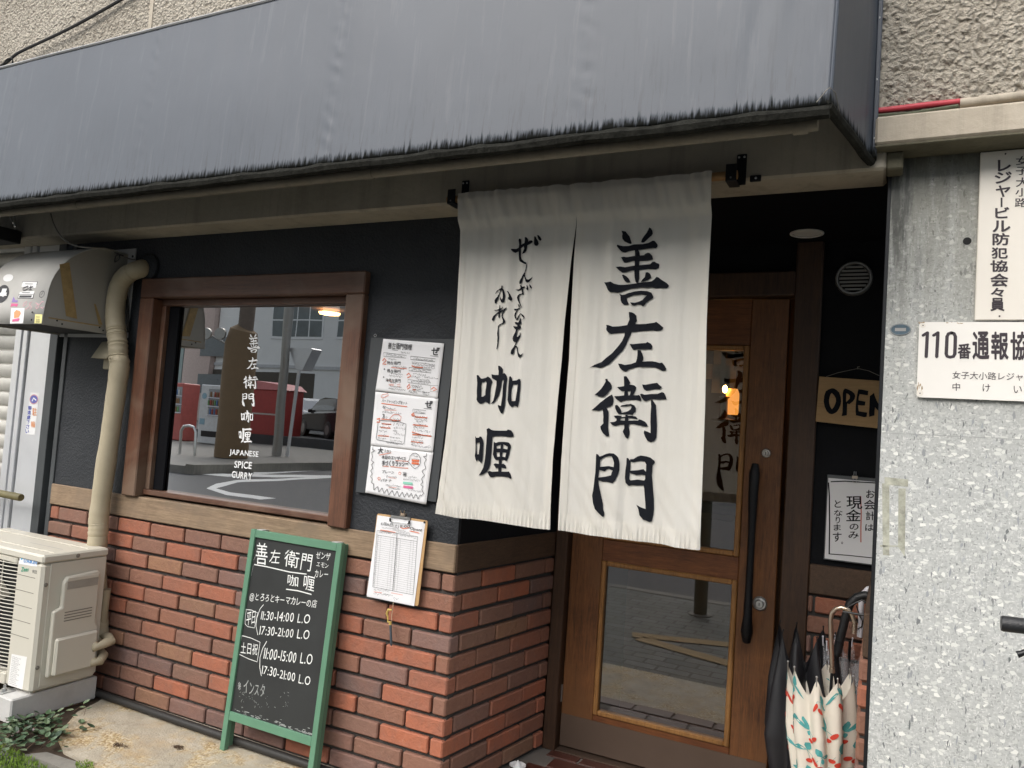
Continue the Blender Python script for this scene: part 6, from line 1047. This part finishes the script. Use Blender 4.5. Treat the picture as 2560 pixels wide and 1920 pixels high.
# salt dish on the tiles
sd0 = atz(*zp(495, 1290, 1240, 1780, 9.217), .001); dish = thing('salt_dish', 'small white octagonal dish with a cone of salt on the entrance tiles', 'dish', sd0)
mb = MB(); mb.lathe([(.010, 0), (.020, .001), (.036, .012), (.0365, .013), (.034, .0125), (.018, .004), (.001, .003)], sd0, (0,0,1), 8); mb.build('plate', M['porcelain'], dish); mb = MB(); mb.lathe([(.019, .0035), (.009, .017), (.002, .031), (.0003, .033)], sd0, (0,0,1), 16); mb.build('salt_cone', M['salt'], dish, smooth=True)
# black pipe at the foot of the bricks
mb = MB(); mb.tube([(-3.30, -.052, .022), (-2.9, -.055, .021), (-2.4, -.058, .021), (-1.9, -.056, .021), (-1.62, -.06, .020)], .0165, 12); tag(mb.build('black_pipe', M['cable'], smooth=True, loc=(-2.5, -.055, .0)), 'thin black pipe lying along the foot of the brick wall', 'pipe')
mb = MB(); mb.box(-3.885, -1.45, -.035, .0, .0005, .012, .003); mb.build('mortar_fillet', M['lintel'], shop)

# ================================================================ roller shutter bay at the far left
shu = thing('roller_shutter', 'grimy grey steel roller shutter with white rails behind the air conditioner', 'shutter', (-4.8, .02, 0))
def slat(u, v):
    z = 2.26*v; k = (z % .078)/.078; return V((-6.5+(6.5-4.285)*u, .03-.014*max(0, math.sin(k*math.pi))**.6+(.006 if k > .93 else 0), z))
mb = MB(); mb.grid(slat, 2, 440); mb.build('slats', M['shutter'], shu, recalc=False)
mb = MB(); mb.box(-4.285, -4.232, -.02, .06, -.03, 2.2, .002); mb.box(-4.214, -4.178, -.02, .06, -.03, 2.2, .002); mb.box(-4.232, -4.214, .006, .06, -.03, 2.2); mb.build('guide_rail', M['alu'], shu)
mb = MB(); mb.box(-4.166, -3.992, -.010, .06, -.03, 2.2, .002); pn = mb.build('side_panel', M['alu'], shu)
mb = MB(); mb.box(-3.9905, -3.927, -.014, .05, -.03, 2.2, .002); mb.box(-3.889, -3.8575, -.004, .05, .0, 2.2, .002); mb.box(-3.927, -3.889, .02, .06, -.03, 2.2); mb.box(-4.178, -4.166, .01, .06, -.03, 2.2); mb.build('painted_frame', M['greypaint'], shu)
sk = Plane((0, -.0112, 0), (0,-1,0), 0, 900, 3.685); mb = MB(); mb.sheet([sk.q(*p) for p in ((282,298),(362,302),(322,692),(235,684))]); st = mb.build('parking_sticker', M['white_vinyl'], pn)
sk2 = Plane((0, -.0118, 0), (0,-1,0), 0, 900, 3.685); mb = MB(); cc_ = sk2.q(312,362); mb.sheet(ring(cc_, XX, ZZ, .034, .024, 20)[:-1]); em = mb.build('emblem', plain('emblem_blue', (.12,.14,.45), .5), st); mb = MB(); mb.ribbon([q+V((0,-.0004,0)) for q in ring(cc_, XX, ZZ, .034, .024, 20)], .005, FR); mb.build('emblem_ring', plain('emblem_pink', (.62,.33,.36), .5), em); mb = MB(); mb.ribbon([sk2.q(296,380)+V((0,-.0006,0)), sk2.q(310,350)+V((0,-.0006,0)), sk2.q(335,372)+V((0,-.0006,0))], .007, FR); mb.build('emblem_mark', M['white_vinyl'], em)
mb = MB()
for c, x0_, y0_, x1_, y1_ in (('駐',298,440,338,515),('輪',285,562,325,622)): sk2.ch(mb, c, x0_, y0_, x1_, y1_, 'h')
mb.build('lettering', plain('faded_orange', (.75,.36,.20), .6), st, recalc=False); mb = MB()
for i, c in enumerate('御遠慮下さい'): y = 422+i*43; x = 272-i*4.6; sk2.ch(mb, c, x-14, y, x+18, y+38, 'h')
mb.build('lettering', plain('faded_blue', (.10,.12,.42), .6), st, recalc=False)
# bamboo pole end
q = lambda x, y, Y: at(*zp(x, y, 0, 900, 3.685), Y); bp = thing('bamboo_pole', 'weathered olive bamboo pole end in front of the white shutter rails', 'pole', V((-4.4, -.11, 0))); e0 = q(195,1268,-.11); mb = MB(); dr = V((-1, -.05, .03)).normalized(); mb.tube([e0, e0+dr*.006, e0+dr*.05, e0+dr*.058, e0+dr*.066, e0+dr*.3, e0+dr*.9], [.017, .019, .0185, .0205, .0185, .018, .018], 14); mb.build('cane', M['bamboo'], bp, smooth=True)
mb = MB(); b0 = e0+dr*.6; mb.tube([b0+V((0, .03, .1)), V((b0.x, b0.y+.03, -.05))], .02, 10); mb.build('stake', M['bamboo'], bp, smooth=True); mb = MB(); mb.tube([q(0,1285,-.1), q(60,1285,-.1), q(92,1300,-.1), q(100,1292,-.1)], .0022, 6); mb.build('tie', M['alu'], bp)

# ================================================================ ground plants, moss, litter
crp = thing('creeping_plant', 'creeping plant with small round green leaves spreading from under the concrete block', 'plant', (-3.05, -.4, 0)); lf, stm = MB(), MB(); rnd = random.Random(12)
def leaf(p, ln, az, pitch, tone):
    d = V((math.cos(az)*math.cos(pitch), math.sin(az)*math.cos(pitch), math.sin(pitch))); s = d.cross(V((0,0,1))).normalized(); n = s.cross(d); lf.tone = tone
    pr = [(0, 0), (.12, .26), (.4, .38), (.7, .31), (.92, .13), (1, 0)]; vs = [p+d*ln*a-n*(.10*ln*math.sin(a*3.1)) for a, b in pr]; L_ = [p+d*ln*a+s*ln*b+n*(.05*ln) for a, b in pr[1:-1]]; R_ = [p+d*ln*a-s*ln*b+n*(.05*ln) for a, b in pr[1:-1]]
    lf.add(vs+L_+R_, [(0,1,6),(1,2,7,6),(2,3,8,7),(3,4,9,8),(4,5,9),(0,10,1),(1,10,11,2),(2,11,12,3),(3,12,13,4),(4,13,5)])
pxs = []
for _ in range(215):
    a, b = rnd.random(), rnd.random(); pxs.append((-20+a*760+rnd.gauss(0, 40), 1060+b*330-a*90+rnd.gauss(0, 25)))
pxs += [(1140,1150), (1010,1130), (985,1100), (1040,1180), (860,1210), (830,1385), (700,1430), (580,1385), (1000,860), (820,890), (890,930), (1030,930), (720,980), (560,990), (410,1000), (690,960), (560,1050), (760,1150), (330,1420), (960,900), (860,1000)]
for x, y in pxs:
    zz_ = rnd.uniform(.004, .045) if x < 800 else rnd.uniform(.004, .015); p = atz(*zp(x, y, 0, 1580, 4.809), zz_)
    if y < 1010 and x > 380: p = at(*zp(x, y, 0, 1580, 4.809), -.30-.0001*x+.0); p = atz(*zp(x, y, 0, 1580, 4.809), .03) if p.x < -3.27 else p; p.z = max(p.z, .01)
    if p.x < -3.29 and p.y > -.46: p.y = -.47
    leaf(p, rnd.uniform(.022, .038), rnd.uniform(0, 6.28), rnd.uniform(-.1, .55), 1. if rnd.random() < .012 else rnd.random()*.92)
    if rnd.random() < .5: stm.tube([p, p+V((rnd.uniform(-.03, .01), rnd.uniform(-.03, .03), -min(p.z*.8, .02)))], .0009, 4)
lf.build('leaves', M['leaf'], crp, smooth=True, recalc=False)
for pts in ([(300,1160),(560,1030),(820,900),(1010,850)], [(560,1280),(760,1200),(1000,1160),(1150,1130)], [(450,1290),(700,1240),(890,1190)]): stm.tube([atz(*zp(x, y, 0, 1580, 4.809), .012) for x, y in pts], .0012, 5)
stm.build('stems', plain('red_stem', (.13,.07,.04), .7), crp)
mb = MB()
for x, y in ((398,1175), (215,1195), (150,1240)): mb.ball(atz(*zp(x, y, 0, 1580, 4.809), .035), .0052, 10)
mb.build('flower', plain('pale_pink_flower', (.72,.55,.56), .8), crp, smooth=True, each=True)
mb = MB(); rnd = random.Random(31)
def in_moss(x, y): return y > 1370+.55*max(0, x-60)+rnd.gauss(0, 18) or (900 < x < 1130 and y > 1540+abs(x-1030)*.3)
for _ in range(5200):
    x, y = rnd.uniform(-260, 1130), rnd.uniform(1350, 1980)
    if not in_moss(x, y): continue
    if 560 < x < 900: continue
    p = atz(*zp(x, y, 0, 1580, 4.809), .006); h = rnd.uniform(.006, .020)*(.5 if x > 800 else 1); a = rnd.uniform(0, 6.28); mb.tone = rnd.random()
    d = V((math.cos(a), math.sin(a), 0)); mb.add([p+d*.0028, p-d*.0028, p+V((rnd.uniform(-.008, .008), rnd.uniform(-.008, .008), h))], [(0,1,2)])
tag(mb.build('moss', M['moss'], recalc=False, loc=(-3.0, -.62, 0)), 'bright green moss tuft at the lower left corner', 'moss', kind='stuff')
for i, (x, y, s_, lb) in enumerate(((1420, 1370, .022, 'larger clump of dead brown leaf litter on the concrete, nearer the air conditioner'), (2130, 1390, .012, 'small scrap of dead brown leaf litter on the concrete, nearer the chalkboard'))):
    mb = MB(); rnd = random.Random(i+40); c = atz(*zp(x, y, 0, 1580, 4.809), .002)
    for _ in range(46):
        p = c+V((rnd.gauss(0, s_*.8), rnd.gauss(0, s_*.5), rnd.uniform(0, .004))); a = rnd.uniform(0, 3.14); l = rnd.uniform(.006, .018); mb.ribbon([p, p+V((math.cos(a)*l*.5, math.sin(a)*l*.5, .003)), p+V((math.cos(a)*l, math.sin(a)*l, 0))], rnd.uniform(.0015, .006), (0,0,1))
    tag(mb.build('leaf_litter', plain('dead_leaf', (.075,.045,.025), .9, 0, .5, 60.), recalc=False, loc=c), lb, 'leaf litter', 'leaf litter on the concrete')

# ================================================================ bicycle parked at the right edge
G = lambda x, y, Y: at(*zp(x, y, 2380, 1450, 3.53), Y)
gl = G(432, 382, -.60); bike = thing('bicycle', 'bicycle with black grips and grey saddle parked in front of the terrazzo wall', 'bicycle', (.40, -.85, 0))
hc = V((gl.x+.29, -.58, gl.z-.02))
mb = MB(); mb.tube([gl, gl+V((.004, 0, 0)), gl+V((.10, .005, .003)), gl+V((.125, .006, .003))], [.0145, .0165, .0155, .0145], 16); mb.build('grip', M['bicycle'], bike, smooth=True)
mb = MB(); mb.tube([gl+V((.02, 0, 0)), gl+V((.18, .012, .004)), hc+V((-.04, 0, .0)), hc+V((.04, 0, 0)), gl+V((.40, .012, .004)), gl+V((.58, 0, 0))], .011, 12); hbar = mb.build('handlebar', M['steel'], bike, smooth=True)
mb = MB(); g2 = gl+V((.58, 0, 0)); mb.tube([g2, g2-V((.125, 0, 0))], .0155, 12); mb.build('grip', M['bicycle'], bike, smooth=True)
lv = G(575, 658, -.60); mb = MB(); mb.tube([lv, lv+V((.008, 0, .004)), lv+V((.05, .0, .032)), gl+V((.135, -.01, -.012))], [.0072, .006, .006, .006], 10); mb.build('brake_lever', M['black'], bike, smooth=True)
sa = at(2526, 1905, -1.12); sc_ = V((sa.x+.085, -1.14, sa.z-.035)); mb = MB(); mb.ball(sc_, .085, 20, (1., 1.35, .62)); mb.ball(sc_+V((.03, .13, -.005)), .045, 14, (.9, 1.6, .7)); mb.build('saddle', M['saddle'], bike, smooth=True)
bb_ = V((.36, -.93, .30)); fa, ra = V((.50, -.46, .30)), V((.26, -1.42, .30)); head = V((hc.x-.005, -.60, hc.z-.16))
mb = MB(); mb.tube([sc_+V((0, 0, -.04)), bb_], .015, 10); mb.tube([bb_, head], .018, 10); mb.tube([head, hc], .014, 10); mb.tube([head, (head+fa)/2+V((0,.01,0)), fa], .013, 10); mb.tube([bb_, ra], .011, 8); mb.tube([sc_+V((0, .02, -.15)), ra], .009, 8); mb.build('frame', M['black'], bike, smooth=True)
for wc in (fa, ra):
    d = (fa-ra).normalized(); mb = MB(); mb.tube([wc+d*(.275*math.cos(2*math.pi*i/28))+V((0, 0, .275*math.sin(2*math.pi*i/28)+.01)) for i in range(28)], .02, 8, closed=True); wh = mb.build('tyre', M['bicycle'], bike, smooth=True); mb = MB()
    for i in range(14): mb.tube([wc+V((0,0,.01)), wc+d*(.262*math.cos(2*math.pi*i/14))+V((0, 0, .262*math.sin(2*math.pi*i/14)+.01))], .0014, 4)
    mb.build('spokes', M['steel'], wh)
# ================================================================ the street behind the camera, seen as a reflection in the glass
GY = .06
def refl(x, y, z=None, Y=None):            # point of the street whose mirror image in the window lies at this spot of the photo
    r = ray(*zp(x, y, 0, 570, 2.458)); p = EYEP+r*((z-EYE)/r.z) if z is not None else EYEP+r*((2*GY-Y+DIST)/r.y); return V((p.x, 2*GY-p.y, p.z))
IZ = .10
mb = MB(); mb.prism([(-15.0*.9, -9.0, -.075), (-13.6, -16.5, -.075), (-12.5, -60, -.075), (-90, -60, -.075), (-90, -9, -.075)], (0, 0, .16)); tag(mb.build('pavement', plain('island_pave', (.20,.19,.17), .8, 0, .2)), kind='structure')
mb = MB(); mb.prism([(-13.5, -8.97, -.07), (-13.25, -8.97, -.07), (-13.35, -16.5, -.07), (-13.6, -16.5, -.07)], (0, 0, .20)); tag(mb.build('kerb', M['kerb']), kind='structure')
mb = MB(); rz = -.071
for pts in ([(1020,1462),(1400,1512),(2050,1520),(2050,1532),(1400,1530),(1020,1490)], [(1560,1500),(2030,1472),(2030,1486),(1560,1516)], [(1270,1600),(1330,1572),(1450,1552),(2045,1524),(2045,1534),(1460,1566),(1330,1600),(1420,1625),(1700,1660),(1600,1668),(1390,1640)]): mb.sheet([refl(x, y, z=rz) for x, y in pts])
mb.sheet([(-9, -3.30, rz), (9, -3.22, rz), (9, -3.10, rz), (-9, -3.18, rz)]); tag(mb.build('road_marking', plain('road_paint', (.62,.62,.60), .7, 0, .15, 12.)), kind='structure')
mb = MB()
def band(a, b, wd): a, b = V((*a, -.0245)), V((*b, -.0245)); mb.ribbon([a, b], wd, (0,0,1))
band((-1.62, -1.42), (-.35, -1.86), .13); band((-1.55, -1.36), (-.35, -1.02), .13); band((-.35, -1.92), (-.35, -.96), .13); tag(mb.build('pavement_marking', plain('ochre_pavers', (.30,.20,.085), .75, 0, .15, 20.)), kind='structure')
# buildings
by = -46.
def bx(px): return refl(px, 700, Y=by).x
def bz(py): return refl(1700, py, Y=by).z
bl = thing('white_building', 'large white block with grey windows and a dark garage, mirrored in the window', 'building', (-35, by-6, 0)); L_ = bx(1335)
mb = MB(); mb.box(L_, 90, by-12, by, -.1, 24); mb.build('wall', plain('white_render', (.84,.84,.83), .8, 0, .04, 1.), bl)  # unseen right-hand run and extra height added to cut low sky light on the curtain
for i, (a, b, c, d) in enumerate(((1670,1970,482,675), (2065,2300,482,675), (2400,2700,470,670))):
    x0, x1, z0, z1 = bx(a), bx(b), bz(d), bz(c); mb = MB(); mb.box(x0-.1, x1+.1, by-.02, by+.05, z0-.1, z1+2.2, .02); wn_ = mb.build('window', M['alu'], bl); mb = MB(); k = 4
    for j in range(k):
        for q_ in (0, 1): mb.box(x0+(x1-x0)*j/k+.06, x0+(x1-x0)*(j+1)/k-.06, by+.04, by+.06, z0+(z1-z0)*(.05 if q_ == 0 else .58), z0+(z1-z0)*(.54 if q_ == 0 else .98))
    mb.build('pane', plain('street_pane', (.16,.19,.20), .2, 0, .25, .6), wn_)
mb = MB(); mb.box(bx(1330), bx(1950), by-.5, by+.03, 0, bz(885)); mb.build('garage_opening', plain('garage_shade', (.10,.09,.075), .9), bl)
mb = MB(); mb.box(L_, 90, by, by+.12, bz(860), bz(840)); mb.build('band', plain('grey_band', (.55,.56,.57), .8), bl)
for nm, lb, a, b, hh, col in (('pink_building', 'pale pink house across the street left of the white block, mirrored in the window', 1170, 1330, 12., (.55,.44,.40)), ('green_building', 'grey green house at the far left across the street, mirrored in the window', 900, 1165, 9., (.27,.33,.32))):
    t_ = thing(nm, lb, 'building', (bx(a), by-4, 0)); mb = MB(); mb.box(bx(a), bx(b), by-8, by+.5, -.1, hh); mb.build('wall', plain(nm+'_wall', col, .8), t_); mb = MB(); mb.box(bx(a)-.2, bx(b)+.1, by-8.2, by+.8, hh, hh+.4); mb.build('roof', plain(nm+'_roof', (.20,.19,.19), .8), t_); mb = MB()
    for z in (2.5, 5.8): mb.box(bx(a)+2, bx(a)+5, by+.48, by+.54, z, z+1.7)
    mb.build('window', plain(nm+'_pane', (.16,.18,.19), .3), t_, each=True)
# utility pole, posts, lamp, hoop
pb = refl(1420, 1408, z=IZ); t_ = thing('utility_pole', 'thick brown utility pole with two small mirrors, mirrored in the middle of the window', 'utility pole', pb); mb = MB(); mb.tube([pb, pb+V((0,0,3.0)), pb+V((.05,0,3.35)), pb+V((.1,0,3.45))], [.42, .42, .36, .2], 16); mb.build('sleeve', plain('pole_brown', (.20,.135,.075), .8, 0, .1), t_, smooth=True); mb = MB(); mb.tube([pb+V((.12, 0, 3.3)), pb+V((.12, 0, 10))], .2, 14); mb.build('pole', plain('pole_grey', (.16,.125,.10), .8), t_, smooth=True)
mb = MB()
for dx in (-.75, -.25): mb.lathe([(.16, 0), (.15, .05)], pb+V((dx, .5, 3.2)), (.3,.9,0), 16); 
mb.tube([pb+V((-.75, .45, 3.2)), pb+V((-.3, .2, 2.95)), pb+V((0, 0, 2.95))], .03, 6); mb.build('mirror', M['ventmetal'], t_)
p2 = refl(1700, 1400, z=IZ); mb = MB(); mb.tube([p2, p2+V((0,0,9))], .13, 10); tag(mb.build('street_post', M['ventmetal'], smooth=True, loc=p2), 'slim grey street post right of the brown utility pole, mirrored in the window', 'post')
lp = refl(1762, 1405, z=IZ); t_ = thing('street_lamp', 'white street lamp with a tapered square head, mirrored in the right half of the window', 'street lamp', lp); mb = MB(); lh = refl(1838, 870, Y=lp.y); mb.tube([lp, lh], .05, 10); mb.build('post', M['alu'], t_, smooth=True); mb = MB(); k = refl(1840, 735, Y=lp.y); hh = k.z-lh.z; mb.prism([lh+V((-.12,0,0)), lh+V((.12,0,0)), lh+V((.42,0,hh*.95)), lh+V((.36,0,hh)), lh+V((-.36,0,hh)), lh+V((-.42,0,hh*.95))], (0, -.4, 0)); mb.build('lamp_head', M['alu'], t_)
hb_ = refl(1100, 1390, z=IZ); ht = refl(1125, 1210, Y=hb_.y); mb = MB(); wd = .55; mb.tube([hb_, V((hb_.x, hb_.y, ht.z-.15)), V((hb_.x+.08, hb_.y, ht.z-.03)), V((hb_.x+wd/2, hb_.y, ht.z)), V((hb_.x+wd-.08, hb_.y, ht.z-.03)), V((hb_.x+wd, hb_.y, ht.z-.15)), V((hb_.x+wd, hb_.y, IZ))], .035, 8); tag(mb.build('hoop_barrier', M['steel'], smooth=True, loc=hb_), 'low steel hoop barrier in front of the vending machines, mirrored in the window', 'barrier')
# vending machines facing the shop
def vending(x, y, lab, col, wd=1.3, hh=2.05):
    t_ = thing('vending_machine', lab, 'vending machine', (x, y, IZ), 'vending machines across the street'); z0 = IZ; mb = MB(); mb.box(x-wd/2, x+wd/2, y-.75, y, z0, z0+hh, .03); b_ = mb.build('cabinet', col, t_)
    mb = MB(); mb.box(x-wd/2+.42, x+wd/2-.05, y-.02, y+.006, z0+hh*.47, z0+hh*.93); mb.build('display_window', plain('vend_back', (.30,.31,.32), .4), t_); mb = MB(); rnd = random.Random(int(-x*10)); cols = [plain('bottle_%s' % n, c, .4) for n, c in (('red', (.42,.10,.07)), ('green', (.16,.32,.14)), ('brown', (.28,.16,.08)), ('white', (.6,.6,.58)), ('blue', (.12,.22,.42)))]
    for r_ in range(3):
        for k in range(8): mb.mi = rnd.randrange(5); xx = x-wd/2+.47+k*.094; zz = z0+hh*(.50+.145*r_); mb.tube([(xx, y+.03, zz), (xx, y+.03, zz+.15), (xx, y+.03, zz+.19)], [.03, .03, .014], 8)
    mb.build('drink_bottle', cols, t_, each=True); mb = MB()
    for r_ in range(3): mb.box(x-wd/2+.42, x+wd/2-.05, y+.004, y+.05, z0+hh*(.478+.145*r_), z0+hh*(.492+.145*r_))
    mb.build('shelf', M['white_plastic'], t_); mb = MB(); mb.box(x-wd/2+.2, x+wd/2-.35, y, y+.01, z0+.25, z0+.45); mb.build('delivery_slot', M['black'], t_); mb = MB(); mb.box(x-wd/2+.1, x-wd/2+.32, y, y+.012, z0+hh*.32, z0+hh*.42); mb.lathe([(.11, 0), (.11, .01)], (x-wd/2+.22, y, z0+hh*.80), (0,1,0), 18); mb.build('coin_panel', plain('vend_emblem', (.25,.40,.48), .4), t_, each=True)
v2 = refl(1290, 1325, z=IZ); sy_ = v2.y; vending(v2.x, sy_, 'white vending machine nearer the utility pole, mirrored in the window', plain('white_cabinet', (.64,.64,.64), .4)); v1 = refl(1060, 1320, Y=sy_); vending(v1.x-.15, sy_+.15, 'red vending machine beside the white one, mirrored in the window', plain('red_cabinet', (.42,.10,.085), .4))
rb = refl(1610, 1320, z=IZ); t_ = thing('red_kiosk', 'red box kiosk with a pink sloping top beside the utility pole, mirrored in the window', 'kiosk', rb); mb = MB(); zt = refl(1610, 990, Y=rb.y).z; mb.box(rb.x-1.05, rb.x+.85, rb.y-1.2, rb.y, IZ, zt, .03); mb.build('body', plain('kiosk_red', (.36,.05,.045), .5), t_); mb = MB(); mb.prism([(rb.x-1.15, rb.y+.05, zt), (rb.x+.95, rb.y+.05, zt), (rb.x+.6, rb.y+.05, zt+.22), (rb.x-.5, rb.y+.05, zt+.34)], (0, -1.3, 0)); mb.build('roof', plain('kiosk_pink', (.60,.22,.22), .5), t_)
mb = MB(); mb.box(rb.x-.8, rb.x+.6, rb.y-.001, rb.y+.015, IZ+1.1, IZ+1.16); mb.build('handle_rail', M['steel'], t_)
# two cars in the car park, which lies a little higher
c_ = refl(1900, 1270, z=.44); mb = MB(); mb.box(c_.x-9, c_.x+14, c_.y-9, c_.y+4, .0, .435); tag(mb.build('car_park', M['asphalt']), kind='structure')
def car(name, px, py, az, paint, lab, Lg=4.4, Wd=1.8, Ht=1.62):
    o = refl(px, py, z=.44); t_ = thing(name, lab, 'car', o, 'cars parked across the street'); Mx = Matrix.Translation(o) @ Matrix.Rotation(az, 4, 'Z')
    def mbx(): m_ = MB(); m_.xf = Mx; return m_
    pf = [(-2.15,.35),(-2.2,.75),(-2.1,1.0),(-1.95,1.08),(1.05,1.0),(1.9,.92),(2.15,.75),(2.2,.4),(2.1,.25),(-2.05,.25)]; mb = mbx(); mb.prism([(x*Lg/4.4, -Wd/2, z) for x, z in pf], (0, Wd, 0)); b_ = mb.build('body', paint, t_); md = b_.modifiers.new('round', 'BEVEL'); md.width = .08; md.segments = 3; md.limit_method = 'ANGLE'
    mb = mbx(); a = [(-1.95,1.06),(-1.7,1.5),(-1.4,Ht-.02),(-.2,Ht),(.35,Ht-.08),(1.1,1.0)]
    s0, s1 = Wd/2-.06, Wd/2-.22; mb.add([(x, -(s0 if z < 1.2 else s1), z) for x, z in a]+[(x, (s0 if z < 1.2 else s1), z) for x, z in a], [tuple(range(5, -1, -1)), tuple(range(6, 12))]+[(i, i+1, i+7, i+6) for i in range(5)]); cb = mb.build('cabin', paint, t_)
    mb = mbx()
    for sg in (-1, 1): mb.add([(-1.65, sg*(s0-.005), 1.12), (-1.45, sg*(s1+.02), Ht-.16), (-.25, sg*(s1+.02), Ht-.13), (.3, sg*(s1+.02), Ht-.2), (.85, sg*(s0-.005), 1.1)], [(0,1,2,3,4)])
    mb.add([(1.06, -(s0-.12), 1.05), (1.06, (s0-.12), 1.05), (.42, (s1-.04), Ht-.10), (.42, -(s1-.04), Ht-.10)], [(0,1,2,3)]); mb.build('window', plain(name+'_glass', (.05,.06,.065), .1), t_, recalc=False)
    for wx in (-1.32, 1.35):
        for wy in (-1, 1):
            mb = mbx(); mb.lathe([(.20, -.01), (.33, 0), (.34, .03), (.34, .18), (.30, .21)], (wx, wy*(Wd/2+.02), .33), (0, -wy, 0), 20); wh = mb.build('wheel', M['bicycle'], t_, smooth=True); mb = mbx(); mb.lathe([(.001, -.015), (.19, -.015), (.21, -.005)], (wx, wy*(Wd/2+.02), .33), (0, -wy, 0), 16); mb.build('rim', M['ventmetal'], wh)
    for wy in (-.62, .62): mb = mbx(); mb.box(2.08, 2.22, wy-.2, wy+.2, .70, .84, .03); mb.build('headlight', M['alu'], t_)
    mb = mbx(); mb.box(2.16, 2.225, -.4, .4, .62, .78, .01); mb.build('grille', M['ventmetal'], t_); mb = mbx(); mb.box(2.18, 2.235, -.17, .17, .42, .56, .004); mb.build('number_plate', plain(name+'_plate', (.72,.60,.18) if 'dark' in name else (.75,.75,.72), .5), t_)
    for wy in (-1, 1): mb = mbx(); mb.box(.62, .78, wy*(Wd/2+.02)-.08, wy*(Wd/2+.02)+.08, 1.0, 1.14, .03); mb.build('wing_mirror', paint, t_)
car('white_car', 1850, 1262, R(205), plain('white_paint', (.72,.73,.74), .25, 0, .02), 'white sport utility car parked by the garage, mirrored in the right half of the window')
car('dark_car', 2060, 1292, R(208), plain('dark_paint', (.018,.019,.022), .2, 0, .05), 'black car with a yellow plate parked beside the white one, mirrored in the window')
# pole on the near pavement, seen in the door glass
sp_ = V((-1.36, -2.42, -.03)); t_ = thing('pavement_post', 'olive grey post on the pavement, mirrored in the lower door glass', 'post', sp_); mb = MB(); mb.tube([sp_, sp_+V((0,0,4.5))], .055, 14); mb.build('post', plain('post_olive', (.10,.105,.075), .5), t_, smooth=True); mb = MB(); mb.lathe([(.10, 0), (.095, .008), (.06, .012)], sp_, (0,0,1), 20); mb.build('foot', plain('post_foot', (.16,.15,.13), .7), t_)
